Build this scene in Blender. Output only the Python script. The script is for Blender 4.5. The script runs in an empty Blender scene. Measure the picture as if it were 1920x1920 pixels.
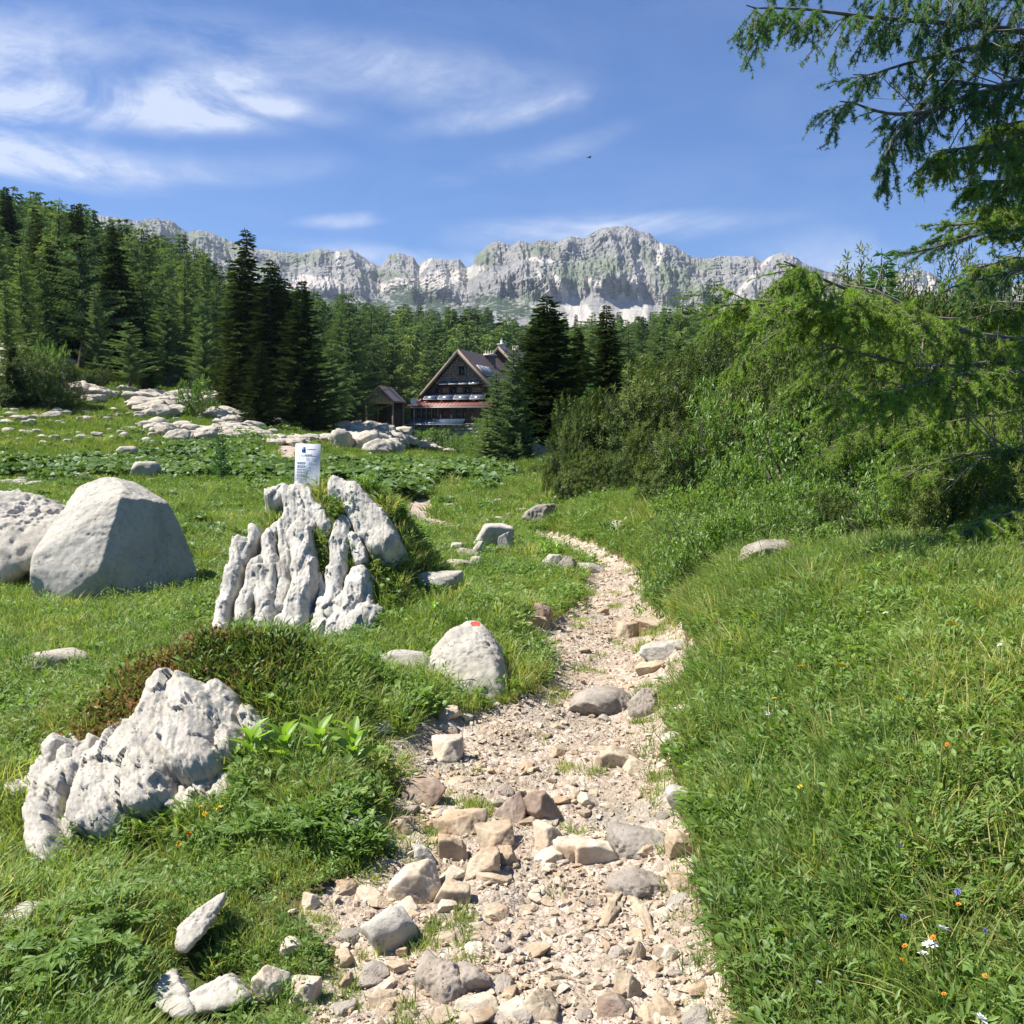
import bpy, bmesh, math, random
import numpy as np
from mathutils import Vector, Matrix

# ------------------------------------------------------------------ camera, sky, sun, exposure
scene = bpy.context.scene
COL = scene.collection
FOC = 1884.0                       # focal length in photograph pixels (1920 wide)
EYE = 1.6
PITCH = math.atan(160.0 / FOC)
cam_data = bpy.data.cameras.new("camera")
cam = bpy.data.objects.new("camera", cam_data)
COL.objects.link(cam)
cam_data.angle = 2 * math.atan(960.0 / FOC)
cam_data.clip_start = 0.05
cam_data.clip_end = 12000
cam.location = (0, 0, EYE)
cam.rotation_euler = (math.radians(90) - PITCH, 0, 0)
scene.camera = cam

SUN_EL = math.radians(55)
SUN_DIR = Vector((-0.95, 0.05, 0)).normalized() * math.cos(SUN_EL) + Vector((0, 0, math.sin(SUN_EL)))
scene.view_settings.view_transform = 'Standard'
scene.view_settings.look = 'None'
scene.view_settings.gamma = 1
scene.view_settings.use_curve_mapping = False
scene.view_settings.exposure = 1.08
scene.cycles.max_bounces = 7
scene.cycles.diffuse_bounces = 3
scene.cycles.glossy_bounces = 2
scene.cycles.transmission_bounces = 4
scene.cycles.transparent_max_bounces = 8
scene.cycles.volume_bounces = 0
scene.cycles.use_denoising = True

sun_data = bpy.data.lights.new("sun", 'SUN')
sun_data.energy = 4.6
sun_data.angle = math.radians(0.5)
sun_data.color = (1.0, 0.94, 0.84)
sun = bpy.data.objects.new("sun", sun_data)
COL.objects.link(sun)
sun.rotation_euler = SUN_DIR.to_track_quat('Z', 'Y').to_euler()
sun.location = SUN_DIR * 50


def sv(px, py):
    """direction of the view ray through a photograph pixel (not normalised, forward component 1)"""
    rx = (px - 960.0) / FOC
    ry = (960.0 - py) / FOC
    c, s = math.cos(PITCH), math.sin(PITCH)
    return Vector((rx, c + ry * s, -s + ry * c))


world = bpy.data.worlds.new("World")
scene.world = world
world.use_nodes = True
wt = world.node_tree
wt.nodes.clear()


def N(t, typ, **kw):
    n = t.nodes.new(typ)
    for k, v in kw.items():
        setattr(n, k, v)
    return n


def setup_world():
    t = wt
    L = t.links.new
    sky = N(t, 'ShaderNodeTexSky', sky_type='NISHITA')
    sky.sun_disc = False
    sky.sun_elevation = SUN_EL
    sky.sun_rotation = math.atan2(SUN_DIR.x, SUN_DIR.y)
    sky.altitude = 1700
    sky.air_density = 1.0
    sky.dust_density = 0.6
    sky.ozone_density = 2.5
    tint = N(t, 'ShaderNodeMix', data_type='RGBA', blend_type='MULTIPLY')
    tint.inputs[0].default_value = 1
    tint.inputs[7].default_value = (SKY_TINT[0], SKY_TINT[1], SKY_TINT[2], 1)
    L(sky.outputs[0], tint.inputs[6])
    tc = N(t, 'ShaderNodeTexCoord')
    # warped, horizontally stretched cirrus noise on the direction
    mp = N(t, 'ShaderNodeMapping')
    mp.inputs['Scale'].default_value = (3.4, 3.4, 9.0)
    mp.inputs['Rotation'].default_value = (0.0, math.radians(7), 0.0)
    L(tc.outputs['Generated'], mp.inputs[0])
    nz = N(t, 'ShaderNodeTexNoise')
    nz.inputs['Scale'].default_value = 1.6
    nz.inputs['Detail'].default_value = 9
    nz.inputs['Roughness'].default_value = 0.62
    nz.inputs['Distortion'].default_value = 0.9
    L(mp.outputs[0], nz.inputs[0])
    nz2 = N(t, 'ShaderNodeTexNoise')
    nz2.inputs['Scale'].default_value = 3.0
    nz2.inputs['Detail'].default_value = 5
    L(tc.outputs['Generated'], nz2.inputs[0])
    # faint veil everywhere
    veil = N(t, 'ShaderNodeMapRange')
    veil.inputs[1].default_value = 0.42
    veil.inputs[2].default_value = 0.85
    veil.inputs[3].default_value = 0.0
    veil.inputs[4].default_value = 0.10
    L(nz.outputs[0], veil.inputs[0])
    acc = veil.outputs[0]
    # direction with a little swirl so that cloud borders are ragged
    wsub = N(t, 'ShaderNodeVectorMath', operation='SUBTRACT')
    L(nz2.outputs[1], wsub.inputs[0])
    wsub.inputs[1].default_value = (0.5, 0.5, 0.5)
    wmul = N(t, 'ShaderNodeVectorMath', operation='MULTIPLY')
    L(wsub.outputs[0], wmul.inputs[0])
    wmul.inputs[1].default_value = (0.10, 0.0, 0.055)
    wadd = N(t, 'ShaderNodeVectorMath', operation='ADD')
    L(tc.outputs['Generated'], wadd.inputs[0])
    L(wmul.outputs[0], wadd.inputs[1])
    ragged = N(t, 'ShaderNodeMapRange')
    ragged.inputs[1].default_value = 0.36
    ragged.inputs[2].default_value = 0.60
    ragged.inputs[3].default_value = 0.10
    ragged.inputs[4].default_value = 1.0
    L(nz.outputs[0], ragged.inputs[0])
    nf = N(t, 'ShaderNodeTexNoise')
    nf.inputs['Scale'].default_value = 9.0
    nf.inputs['Detail'].default_value = 8
    nf.inputs['Roughness'].default_value = 0.7
    nf.inputs['Distortion'].default_value = 0.4
    L(mp.outputs[0], nf.inputs[0])
    nfr = N(t, 'ShaderNodeMapRange')
    nfr.inputs[1].default_value = 0.3
    nfr.inputs[2].default_value = 0.7
    nfr.inputs[3].default_value = 0.55
    nfr.inputs[4].default_value = 1.25
    L(nf.outputs[0], nfr.inputs[0])
    rg2 = N(t, 'ShaderNodeMath', operation='MULTIPLY')
    L(ragged.outputs[0], rg2.inputs[0])
    L(nfr.outputs[0], rg2.inputs[1])
    for (px, py, wx, wy, rot, st) in CLOUDS:
        d = sv(px, py).normalized()
        sub = N(t, 'ShaderNodeVectorMath', operation='SUBTRACT')
        L(wadd.outputs[0], sub.inputs[0])
        sub.inputs[1].default_value = d
        rt = N(t, 'ShaderNodeVectorRotate', rotation_type='Y_AXIS')
        rt.inputs['Angle'].default_value = math.radians(rot)
        L(sub.outputs[0], rt.inputs[0])
        sc = N(t, 'ShaderNodeVectorMath', operation='MULTIPLY')
        L(rt.outputs[0], sc.inputs[0])
        sc.inputs[1].default_value = (FOC / wx, 1.2, FOC / wy)
        ln = N(t, 'ShaderNodeVectorMath', operation='LENGTH')
        L(sc.outputs[0], ln.inputs[0])
        mr = N(t, 'ShaderNodeMapRange', interpolation_type='SMOOTHSTEP')
        mr.inputs[1].default_value = 1.25
        mr.inputs[2].default_value = 0.15
        mr.inputs[3].default_value = 0
        mr.inputs[4].default_value = st
        L(ln.outputs[1], mr.inputs[0])
        ml = N(t, 'ShaderNodeMath', operation='MULTIPLY')
        L(mr.outputs[0], ml.inputs[0])
        L(rg2.outputs[0], ml.inputs[1])
        ad = N(t, 'ShaderNodeMath', operation='ADD')
        L(acc, ad.inputs[0])
        L(ml.outputs[0], ad.inputs[1])
        acc = ad.outputs[0]
    clampn = N(t, 'ShaderNodeClamp')
    clampn.inputs[2].default_value = 0.80
    L(acc, clampn.inputs[0])
    mx = N(t, 'ShaderNodeMix', data_type='RGBA')
    L(clampn.outputs[0], mx.inputs[0])
    L(tint.outputs[2], mx.inputs[6])
    mx.inputs[7].default_value = (CLOUD_COL[0], CLOUD_COL[1], CLOUD_COL[2], 1)
    bg = N(t, 'ShaderNodeBackground')
    bg.inputs[1].default_value = 0.070
    L(mx.outputs[2], bg.inputs[0])
    out = N(t, 'ShaderNodeOutputWorld')
    L(bg.outputs[0], out.inputs[0])


SKY_TINT = (0.36, 0.635, 0.98)
CLOUD_COL = (5.6, 6.1, 7.3)
CLOUDS = [  # px, py, half width, half height, tilt, strength
    (10, 140, 200, 105, 0, 1.0), (200, 200, 360, 34, 2, 1.0), (395, 175, 120, 46, 10, 1.0), (490, 208, 95, 24, 14, .7),
    (60, 285, 220, 46, -6, 1.0), (300, 310, 330, 30, 4, .35), (930, 205, 200, 24, 10, .5), (650, 125, 460, 55, -4, .5),
    (1010, 275, 260, 22, 12, .25), (1010, 425, 200, 34, 0, .6), (1220, 425, 230, 26, 0, .6), (800, 475, 260, 24, -4, .6), (640, 402, 80, 14, 4, .5),
    (1600, 500, 420, 60, 0, .35), (1300, 560, 1300, 50, 0, .3)]
setup_world()

rng = np.random.default_rng(7)
random.seed(7)

# ------------------------------------------------------------------ numeric helpers
_perm = np.random.default_rng(3).permutation(256).astype(np.int32)
_perm = np.concatenate([_perm, _perm])
_g = np.random.default_rng(4).normal(size=(256, 3))
_g /= np.linalg.norm(_g, axis=1)[:, None]


def perlin(p):
    """p (n,3) -> noise in about -0.7..0.7"""
    p = np.asarray(p, dtype=np.float64)
    pi = np.floor(p).astype(np.int64)
    pf = p - pi
    pi &= 255
    u = pf * pf * pf * (pf * (pf * 6 - 15) + 10)
    out = np.zeros(len(p))
    for dx in (0, 1):
        wx = u[:, 0] if dx else 1 - u[:, 0]
        ix = _perm[(pi[:, 0] + dx) & 255]
        for dy in (0, 1):
            wy = u[:, 1] if dy else 1 - u[:, 1]
            iy = _perm[(ix + pi[:, 1] + dy) & 255]
            for dz in (0, 1):
                wz = u[:, 2] if dz else 1 - u[:, 2]
                g = _g[_perm[(iy + pi[:, 2] + dz) & 255]]
                d = g[:, 0] * (pf[:, 0] - dx) + g[:, 1] * (pf[:, 1] - dy) + g[:, 2] * (pf[:, 2] - dz)
                out += wx * wy * wz * d
    return out


def fbm(p, octaves=4, gain=0.5, lac=2.03, ridged=False):
    p = np.asarray(p, dtype=np.float64)
    a, s = 1.0, np.zeros(len(p))
    for _ in range(octaves):
        n = perlin(p)
        s += a * ((0.35 - np.abs(n)) if ridged else n)
        p = p * lac + 17.3
        a *= gain
    return s


def v3(x, y, z):
    x, y, z = np.broadcast_arrays(x, y, z)
    return np.stack([x.ravel(), y.ravel(), z.ravel()], 1).astype(np.float64)


def sstep(a, b, x):
    t = np.clip((x - a) / (b - a), 0, 1)
    return t * t * (3 - 2 * t)


def at(px, py, d):
    """world point seen at a photograph pixel at forward distance d"""
    v = sv(px, py)
    return Vector((0, 0, EYE)) + v * (d / v.y)


def proj(x, y, z):
    c, s = math.cos(PITCH), math.sin(PITCH)
    zz = z - EYE
    f = y * c - zz * s
    u = y * s + zz * c
    f = np.maximum(f, 0.05)
    return 960 + FOC * x / f, 960 - FOC * u / f


# ------------------------------------------------------------------ mesh helpers
def mesh_np(name, V, F, mats=(), smooth=False, attrs=None, midx=None):
    V = np.ascontiguousarray(V, dtype=np.float32)
    me = bpy.data.meshes.new(name)
    me.vertices.add(len(V))
    me.vertices.foreach_set('co', V.ravel())
    if isinstance(F, (list, tuple)) and np.ndim(F[0]) == 2:
        blocks = [np.asarray(f, dtype=np.int32) for f in F if len(f)]
    else:
        blocks = [np.asarray(F, dtype=np.int32)]
    idx = np.concatenate([b.ravel() for b in blocks])
    tot = np.concatenate([np.full(len(b), b.shape[1], dtype=np.int32) for b in blocks])
    start = np.concatenate([[0], np.cumsum(tot)[:-1]]).astype(np.int32)
    me.loops.add(len(idx))
    me.loops.foreach_set('vertex_index', idx)
    me.polygons.add(len(tot))
    me.polygons.foreach_set('loop_start', start)
    me.polygons.foreach_set('loop_total', tot)
    if smooth:
        me.polygons.foreach_set('use_smooth', np.ones(len(tot), dtype=bool))
    for m in mats:
        me.materials.append(m)
    if midx is not None:
        me.polygons.foreach_set('material_index', np.asarray(midx, dtype=np.int32))
    for k, a in (attrs or {}).items():
        at_ = me.attributes.new(k, 'FLOAT', 'POINT')
        at_.data.foreach_set('value', np.ascontiguousarray(a, dtype=np.float32))
    me.update(calc_edges=True)
    return me


def obj(name, me, parent=None, loc=None, rot=None, scale=None, kind=None, label=None, cat=None, group=None):
    o = bpy.data.objects.new(name, me)
    COL.objects.link(o)
    if parent is not None:
        o.parent = parent
    if loc is not None:
        o.location = loc
    if rot is not None:
        o.rotation_euler = rot
    if scale is not None:
        o.scale = scale if hasattr(scale, '__len__') else (scale,) * 3
    if kind:
        o['kind'] = kind
    if label:
        o['label'] = label
    if cat:
        o['category'] = cat
    if group:
        o['group'] = group
    return o


def frames(D, roll):
    """orthonormal frames whose Y axis is D"""
    D = D / np.maximum(np.linalg.norm(D, axis=1), 1e-9)[:, None]
    ref = np.where(np.abs(D[:, 2:3]) > 0.95, np.array([[1.0, 0, 0]]), np.array([[0, 0, 1.0]]))
    X = np.cross(D, ref)
    X /= np.linalg.norm(X, axis=1)[:, None]
    Z = np.cross(X, D)
    c, s = np.cos(roll)[:, None], np.sin(roll)[:, None]
    X2 = X * c + Z * s
    Z2 = -X * s + Z * c
    return np.stack([X2, D, Z2], 2)       # columns


def batch(TV, TF, P, R, S):
    """copies of a template; S (n,) or (n,3)"""
    TV = np.asarray(TV, float)
    S = np.asarray(S, float)
    if S.ndim == 1:
        S = np.repeat(S[:, None], 3, 1)
    n, m = len(P), len(TV)
    V = np.einsum('nij,nmj->nmi', R, TV[None] * S[:, None, :]) + P[:, None, :]
    F = (np.asarray(TF)[None] + (np.arange(n) * m)[:, None, None]).reshape(-1, len(TF[0]))
    return V.reshape(-1, 3), F


class Acc:
    def __init__(s):
        s.V, s.F, s.n, s.A, s.M = [], {}, 0, [], {}

    def add(s, V, F, a=None, mat=0):
        V = np.asarray(V, float)
        F = np.asarray(F)
        s.V.append(V)
        s.F.setdefault(F.shape[1], []).append(F + s.n)
        s.M.setdefault(F.shape[1], []).append(np.full(len(F), mat))
        s.A.append(np.zeros(len(V)) if a is None else np.broadcast_to(a, (len(V),)))
        s.n += len(V)

    def mesh(s, name, mats, smooth=False):
        ks = sorted(s.F)
        return mesh_np(name, np.concatenate(s.V), [np.concatenate(s.F[k]) for k in ks], mats, smooth,
                       {'v': np.concatenate(s.A)}, np.concatenate([np.concatenate(s.M[k]) for k in ks]))


def tube(P, R, k=5):
    """tapered tube along points P with radii R"""
    P = np.asarray(P, float)
    T = np.gradient(P, axis=0)
    fr = frames(T, np.zeros(len(P)))
    a = np.linspace(0, 2 * np.pi, k, endpoint=False)
    ring = np.cos(a)[None, :, None] * fr[:, None, :, 0] + np.sin(a)[None, :, None] * fr[:, None, :, 2]
    V = (P[:, None, :] + ring * np.asarray(R)[:, None, None]).reshape(-1, 3)
    F = []
    for i in range(len(P) - 1):
        for j in range(k):
            F.append((i * k + j, i * k + (j + 1) % k, (i + 1) * k + (j + 1) % k, (i + 1) * k + j))
    return V, np.array(F)


def box(x0, x1, y0, y1, z0, z1):
    V = np.array([(x, y, z) for x in (x0, x1) for y in (y0, y1) for z in (z0, z1)], float)
    F = np.array([(0, 1, 3, 2), (4, 6, 7, 5), (0, 4, 5, 1), (2, 3, 7, 6), (0, 2, 6, 4), (1, 5, 7, 3)])
    return V, F


# ------------------------------------------------------------------ materials
def mat(name):
    m = bpy.data.materials.new(name)
    m.use_nodes = True
    t = m.node_tree
    t.nodes.clear()
    out = N(t, 'ShaderNodeOutputMaterial')
    return m, t, out


def ramp(t, src, stops):
    r = N(t, 'ShaderNodeValToRGB')
    e = r.color_ramp.elements
    while len(e) < len(stops):
        e.new(0.5)
    for i, (p, c) in enumerate(stops):
        e[i].position = p
        e[i].color = (c[0], c[1], c[2], 1)
    t.links.new(src, r.inputs[0])
    return r.outputs[0]


def noise(t, scale, detail=4, rough=0.55, vec=None, dist=0.0):
    n = N(t, 'ShaderNodeTexNoise')
    n.inputs['Scale'].default_value = scale
    n.inputs['Detail'].default_value = detail
    n.inputs['Roughness'].default_value = rough
    n.inputs['Distortion'].default_value = dist
    if vec is not None:
        t.links.new(vec, n.inputs[0])
    return n.outputs[0]


def posvec(t, scale=None, obj_space=False):
    if obj_space:
        v = N(t, 'ShaderNodeTexCoord').outputs['Object']
    else:
        v = N(t, 'ShaderNodeNewGeometry').outputs['Position']
    if scale:
        m = N(t, 'ShaderNodeVectorMath', operation='MULTIPLY')
        m.inputs[1].default_value = scale
        t.links.new(v, m.inputs[0])
        v = m.outputs[0]
    return v


def mixc(t, fac, a, b, blend='MIX'):
    m = N(t, 'ShaderNodeMix', data_type='RGBA', blend_type=blend)
    for i, s in ((0, fac), (6, a), (7, b)):
        if isinstance(s, (int, float)):
            m.inputs[i].default_value = s
        elif isinstance(s, (tuple, list)):
            m.inputs[i].default_value = (s[0], s[1], s[2], 1)
        else:
            t.links.new(s, m.inputs[i])
    return m.outputs[2]


def mathn(t, op, a, b=None, c=None):
    m = N(t, 'ShaderNodeMath', operation=op)
    for i, s in enumerate((a, b, c)):
        if s is None:
            continue
        if isinstance(s, (int, float)):
            m.inputs[i].default_value = s
        else:
            t.links.new(s, m.inputs[i])
    return m.outputs[0]


def attr(t, name):
    a = N(t, 'ShaderNodeAttribute')
    a.attribute_name = name
    return a.outputs['Fac']


def ramp_mr(t, src, a, b):
    r = N(t, 'ShaderNodeMapRange')
    r.inputs[1].default_value = a
    r.inputs[2].default_value = b
    t.links.new(src, r.inputs[0])
    return r.outputs[0]


def bump(t, h, strength, dist):
    b = N(t, 'ShaderNodeBump')
    b.inputs['Strength'].default_value = strength
    b.inputs['Distance'].default_value = dist
    t.links.new(h, b.inputs['Height'])
    return b.outputs[0]


def principled(t, out, color, rough=0.9, normal=None, metallic=0.0, spec=0.3):
    p = N(t, 'ShaderNodeBsdfPrincipled')
    if isinstance(color, (tuple, list)):
        p.inputs['Base Color'].default_value = (color[0], color[1], color[2], 1)
    else:
        t.links.new(color, p.inputs['Base Color'])
    p.inputs['Roughness'].default_value = rough
    p.inputs['Metallic'].default_value = metallic
    p.inputs['Specular IOR Level'].default_value = spec
    if normal is not None:
        t.links.new(normal, p.inputs['Normal'])
    t.links.new(p.outputs[0], out.inputs[0])
    return p


def leafmat(name, stops, trans=0.35, gloss=0.06, patch=0.4, usev=0.5, inst=0.35):
    """foliage: colour from a mix of the clump value, instance random and a world-space patch noise"""
    m, t, out = mat(name)
    oi = N(t, 'ShaderNodeObjectInfo').outputs['Random']
    pn = noise(t, patch, 3, 0.6, posvec(t))
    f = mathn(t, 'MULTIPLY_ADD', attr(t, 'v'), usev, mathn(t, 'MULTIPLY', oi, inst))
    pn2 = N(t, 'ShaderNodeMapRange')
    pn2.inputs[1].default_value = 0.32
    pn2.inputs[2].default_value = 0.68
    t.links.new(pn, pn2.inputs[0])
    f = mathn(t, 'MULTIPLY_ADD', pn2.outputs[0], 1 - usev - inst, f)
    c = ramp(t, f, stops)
    d = N(t, 'ShaderNodeBsdfDiffuse')
    t.links.new(c, d.inputs[0])
    tr = N(t, 'ShaderNodeBsdfTranslucent')
    tc = mixc(t, 1.0, c, (1.25, 1.35, 0.55), 'MULTIPLY')
    t.links.new(tc, tr.inputs[0])
    mx = N(t, 'ShaderNodeMixShader')
    mx.inputs[0].default_value = trans
    t.links.new(d.outputs[0], mx.inputs[1])
    t.links.new(tr.outputs[0], mx.inputs[2])
    g = N(t, 'ShaderNodeBsdfGlossy')
    g.inputs['Roughness'].default_value = 0.5
    g.inputs[0].default_value = (0.9, 0.95, 1, 1)
    mg = N(t, 'ShaderNodeMixShader')
    mg.inputs[0].default_value = gloss
    t.links.new(mx.outputs[0], mg.inputs[1])
    t.links.new(g.outputs[0], mg.inputs[2])
    t.links.new(mg.outputs[0], out.inputs[0])
    return m


def rockmat(name, light, dark, warm=(0.30, 0.26, 0.20), warmth=0.3, scale=1.0, streak=(1, 1, 1), bumpd=0.02, pits=True, usew=False):
    m, t, out = mat(name)
    pv = posvec(t, streak)
    n1 = noise(t, 3.0 * scale, 6, 0.65, pv)
    n2 = noise(t, 18.0 * scale, 5, 0.7, pv)
    n3 = noise(t, 1.1 * scale, 3, 0.6, pv, 0.6)
    base = ramp(t, n1, [(0.30, dark), (0.47, [a * .62 + b * .38 for a, b in zip(light, dark)]), (0.62, light)])
    sp = ramp(t, n2, [(0.30, (0.55, 0.55, 0.55)), (0.46, (0.97, 0.97, 0.97)), (0.7, (1.06, 1.06, 1.06))])
    base = mixc(t, 0.6, base, sp, 'MULTIPLY')
    st = noise(t, 1.6 * scale, 7, 0.72, posvec(t, (1.0, 1.0, .45)), 1.2)
    base = mixc(t, ramp(t, st, [(0.50, (0, 0, 0)), (0.62, (.38, .38, .38))]), base, mixc(t, 1.0, base, (0.50, 0.50, 0.48), 'MULTIPLY'))
    lich = noise(t, 34 * scale, 3, 0.6, pv)
    lm = mathn(t, 'MULTIPLY', ramp_mr(t, lich, .60, .66), ramp_mr(t, noise(t, 2.6 * scale, 3, .6, pv), .48, .60))
    base = mixc(t, mathn(t, 'MULTIPLY', lm, .8), base, (0.13, 0.13, 0.12))
    wf = ramp(t, n3, [(0.42, (0, 0, 0)), (0.66, (warmth, warmth, warmth))])
    base = mixc(t, wf, base, warm)
    if pits:
        vo = N(t, 'ShaderNodeTexVoronoi')
        vo.inputs['Scale'].default_value = 26 * scale
        vo.inputs['Randomness'].default_value = 1
        t.links.new(pv, vo.inputs[0])
        pit = ramp(t, vo.outputs[0], [(0.08, (0.16, 0.16, 0.15)), (0.2, (1, 1, 1))])
        pm = ramp(t, noise(t, 5 * scale, 2, 0.5, pv), [(0.50, (0, 0, 0)), (0.58, (1, 1, 1))])
        base = mixc(t, pm, base, mixc(t, 1.0, base, pit, 'MULTIPLY'))
    h = mathn(t, 'ADD', mathn(t, 'MULTIPLY', n1, 1.0), mathn(t, 'MULTIPLY', n2, 0.45))
    h = mathn(t, 'ADD', h, mathn(t, 'MULTIPLY', noise(t, 60 * scale, 5, 0.75, pv), 0.25))
    principled(t, out, base, 0.92, bump(t, h, 0.9, bumpd / scale), spec=0.2)
    return m


def plainmat(name, c, rough=0.7, var=0.25, scale=6.0, metallic=0.0, spec=0.4, bd=0.0, streak=None):
    m, t, out = mat(name)
    pv = posvec(t, streak) if streak else posvec(t)
    n = noise(t, scale, 5, 0.6, pv)
    col = ramp(t, n, [(0.3, [x * (1 - var) for x in c]), (0.7, [min(1, x * (1 + var)) for x in c])])
    principled(t, out, col, rough, bump(t, n, 0.6, bd) if bd else None, metallic, spec)
    return m


M = {}
M['limestone'] = rockmat('limestone', (0.512, 0.482, 0.420), (0.337, 0.316, 0.280), warmth=0.18, scale=1.3)
M['limestone_fluted'] = rockmat('limestone_fluted', (0.533, 0.492, 0.420), (0.272, 0.253, 0.220), warmth=0.22, scale=2.2, bumpd=0.03)
M['limestone_smooth'] = rockmat('limestone_smooth', (0.473, 0.445, 0.385), (0.394, 0.370, 0.323), warmth=0.22, scale=1.0, bumpd=0.012)
M['path_stone'] = rockmat('path_stone', (0.526, 0.440, 0.319), (0.252, 0.202, 0.140), warm=(0.378, 0.217, 0.116), warmth=0.5, scale=3.0, pits=False, bumpd=0.02)
M['pale_stone'] = rockmat('pale_stone', (0.632, 0.563, 0.450), (0.347, 0.291, 0.220), warm=(0.510, 0.332, 0.192), warmth=0.5, scale=3.0, pits=False, bumpd=0.02)
M['brown_stone'] = rockmat('brown_stone', (0.385, 0.321, 0.259), (0.187, 0.145, 0.110), warm=(0.312, 0.171, 0.110), warmth=0.45, scale=4.0, pits=False, bumpd=0.02)
M['meadow_stone'] = rockmat('meadow_stone', (0.576, 0.523, 0.429), (0.348, 0.316, 0.261), warmth=0.25, scale=0.55, bumpd=0.04)
M['bark'] = plainmat('bark', (0.10, 0.078, 0.06), 0.95, 0.5, 5, bd=0.03, streak=(3, 3, 0.6))
M['twig'] = plainmat('twig', (0.14, 0.115, 0.095), 0.95, 0.35, 20)
M['dead_twig'] = plainmat('dead_twig', (0.26, 0.225, 0.19), 0.95, 0.3, 20)
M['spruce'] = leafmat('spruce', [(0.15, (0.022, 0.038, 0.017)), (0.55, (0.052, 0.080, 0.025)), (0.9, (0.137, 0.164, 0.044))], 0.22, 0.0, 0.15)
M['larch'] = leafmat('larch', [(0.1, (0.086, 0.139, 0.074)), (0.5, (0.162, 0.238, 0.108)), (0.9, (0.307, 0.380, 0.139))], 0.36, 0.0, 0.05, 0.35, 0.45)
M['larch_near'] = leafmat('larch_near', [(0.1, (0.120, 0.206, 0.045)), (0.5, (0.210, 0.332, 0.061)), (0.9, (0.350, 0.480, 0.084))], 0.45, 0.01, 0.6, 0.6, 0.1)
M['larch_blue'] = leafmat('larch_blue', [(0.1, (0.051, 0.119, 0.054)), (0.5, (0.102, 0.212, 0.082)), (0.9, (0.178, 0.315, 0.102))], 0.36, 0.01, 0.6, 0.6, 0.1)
M['mugo'] = leafmat('mugo', [(0.12, (0.020, 0.039, 0.012)), (0.5, (0.061, 0.096, 0.021)), (0.9, (0.186, 0.215, 0.045))], 0.20, 0.01, 0.5, 0.65, 0.15)
M['willow'] = leafmat('willow', [(0.1, (0.086, 0.154, 0.036)), (0.5, (0.156, 0.260, 0.054)), (0.9, (0.282, 0.393, 0.097))], 0.38, 0.03, 0.5, 0.6, 0.15)
M['herb'] = leafmat('herb', [(0.1, (0.083, 0.152, 0.035)), (0.5, (0.151, 0.250, 0.053)), (0.9, (0.257, 0.373, 0.087))], 0.38, 0.02, 0.7, 0.35, 0.3)
M['butterbur'] = leafmat('butterbur', [(0.1, (0.077, 0.134, 0.046)), (0.5, (0.128, 0.207, 0.067)), (0.9, (0.205, 0.293, 0.104))], 0.3, 0.03, 0.4, 0.35, 0.3)
M['gentian'] = leafmat('gentian', [(0.1, (0.154, 0.256, 0.037)), (0.5, (0.231, 0.378, 0.055)), (0.9, (0.320, 0.476, 0.085))], 0.45, 0.03, 1.5)
M['grass'] = leafmat('grass', [(0.10, (0.078, 0.156, 0.050)), (0.36, (0.175, 0.263, 0.071)), (0.60, (0.340, 0.395, 0.114)), (0.86, (0.703, 0.595, 0.268))], 0.40, 0.012, 0.8, 0.30, 0.40)
M['grass_dry'] = leafmat('grass_dry', [(0.1, (0.170, 0.180, 0.050)), (0.5, (0.320, 0.290, 0.120)), (0.9, (0.500, 0.420, 0.240))], 0.35, 0.01, 0.8)
M['grass_far'] = leafmat('grass_far', [(0.1, (0.107, 0.161, 0.040)), (0.5, (0.188, 0.259, 0.063)), (0.9, (0.327, 0.345, 0.114))], 0.35, 0.0, 0.16, 0.2, 0.25)
M['heather'] = leafmat('heather', [(0.1, (0.077, 0.104, 0.027)), (0.5, (0.205, 0.152, 0.061)), (0.9, (0.461, 0.207, 0.122))], 0.3, 0.0, 2.0, 0.4, 0.4)

# ------------------------------------------------------------------ terrain height
def zc(py, d):
    return EYE - d * (py - 800.0) / FOC


_cp = []


def C(px, d, z):
    _cp.append(((px - 960.0) / FOC * d, d, z))


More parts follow.
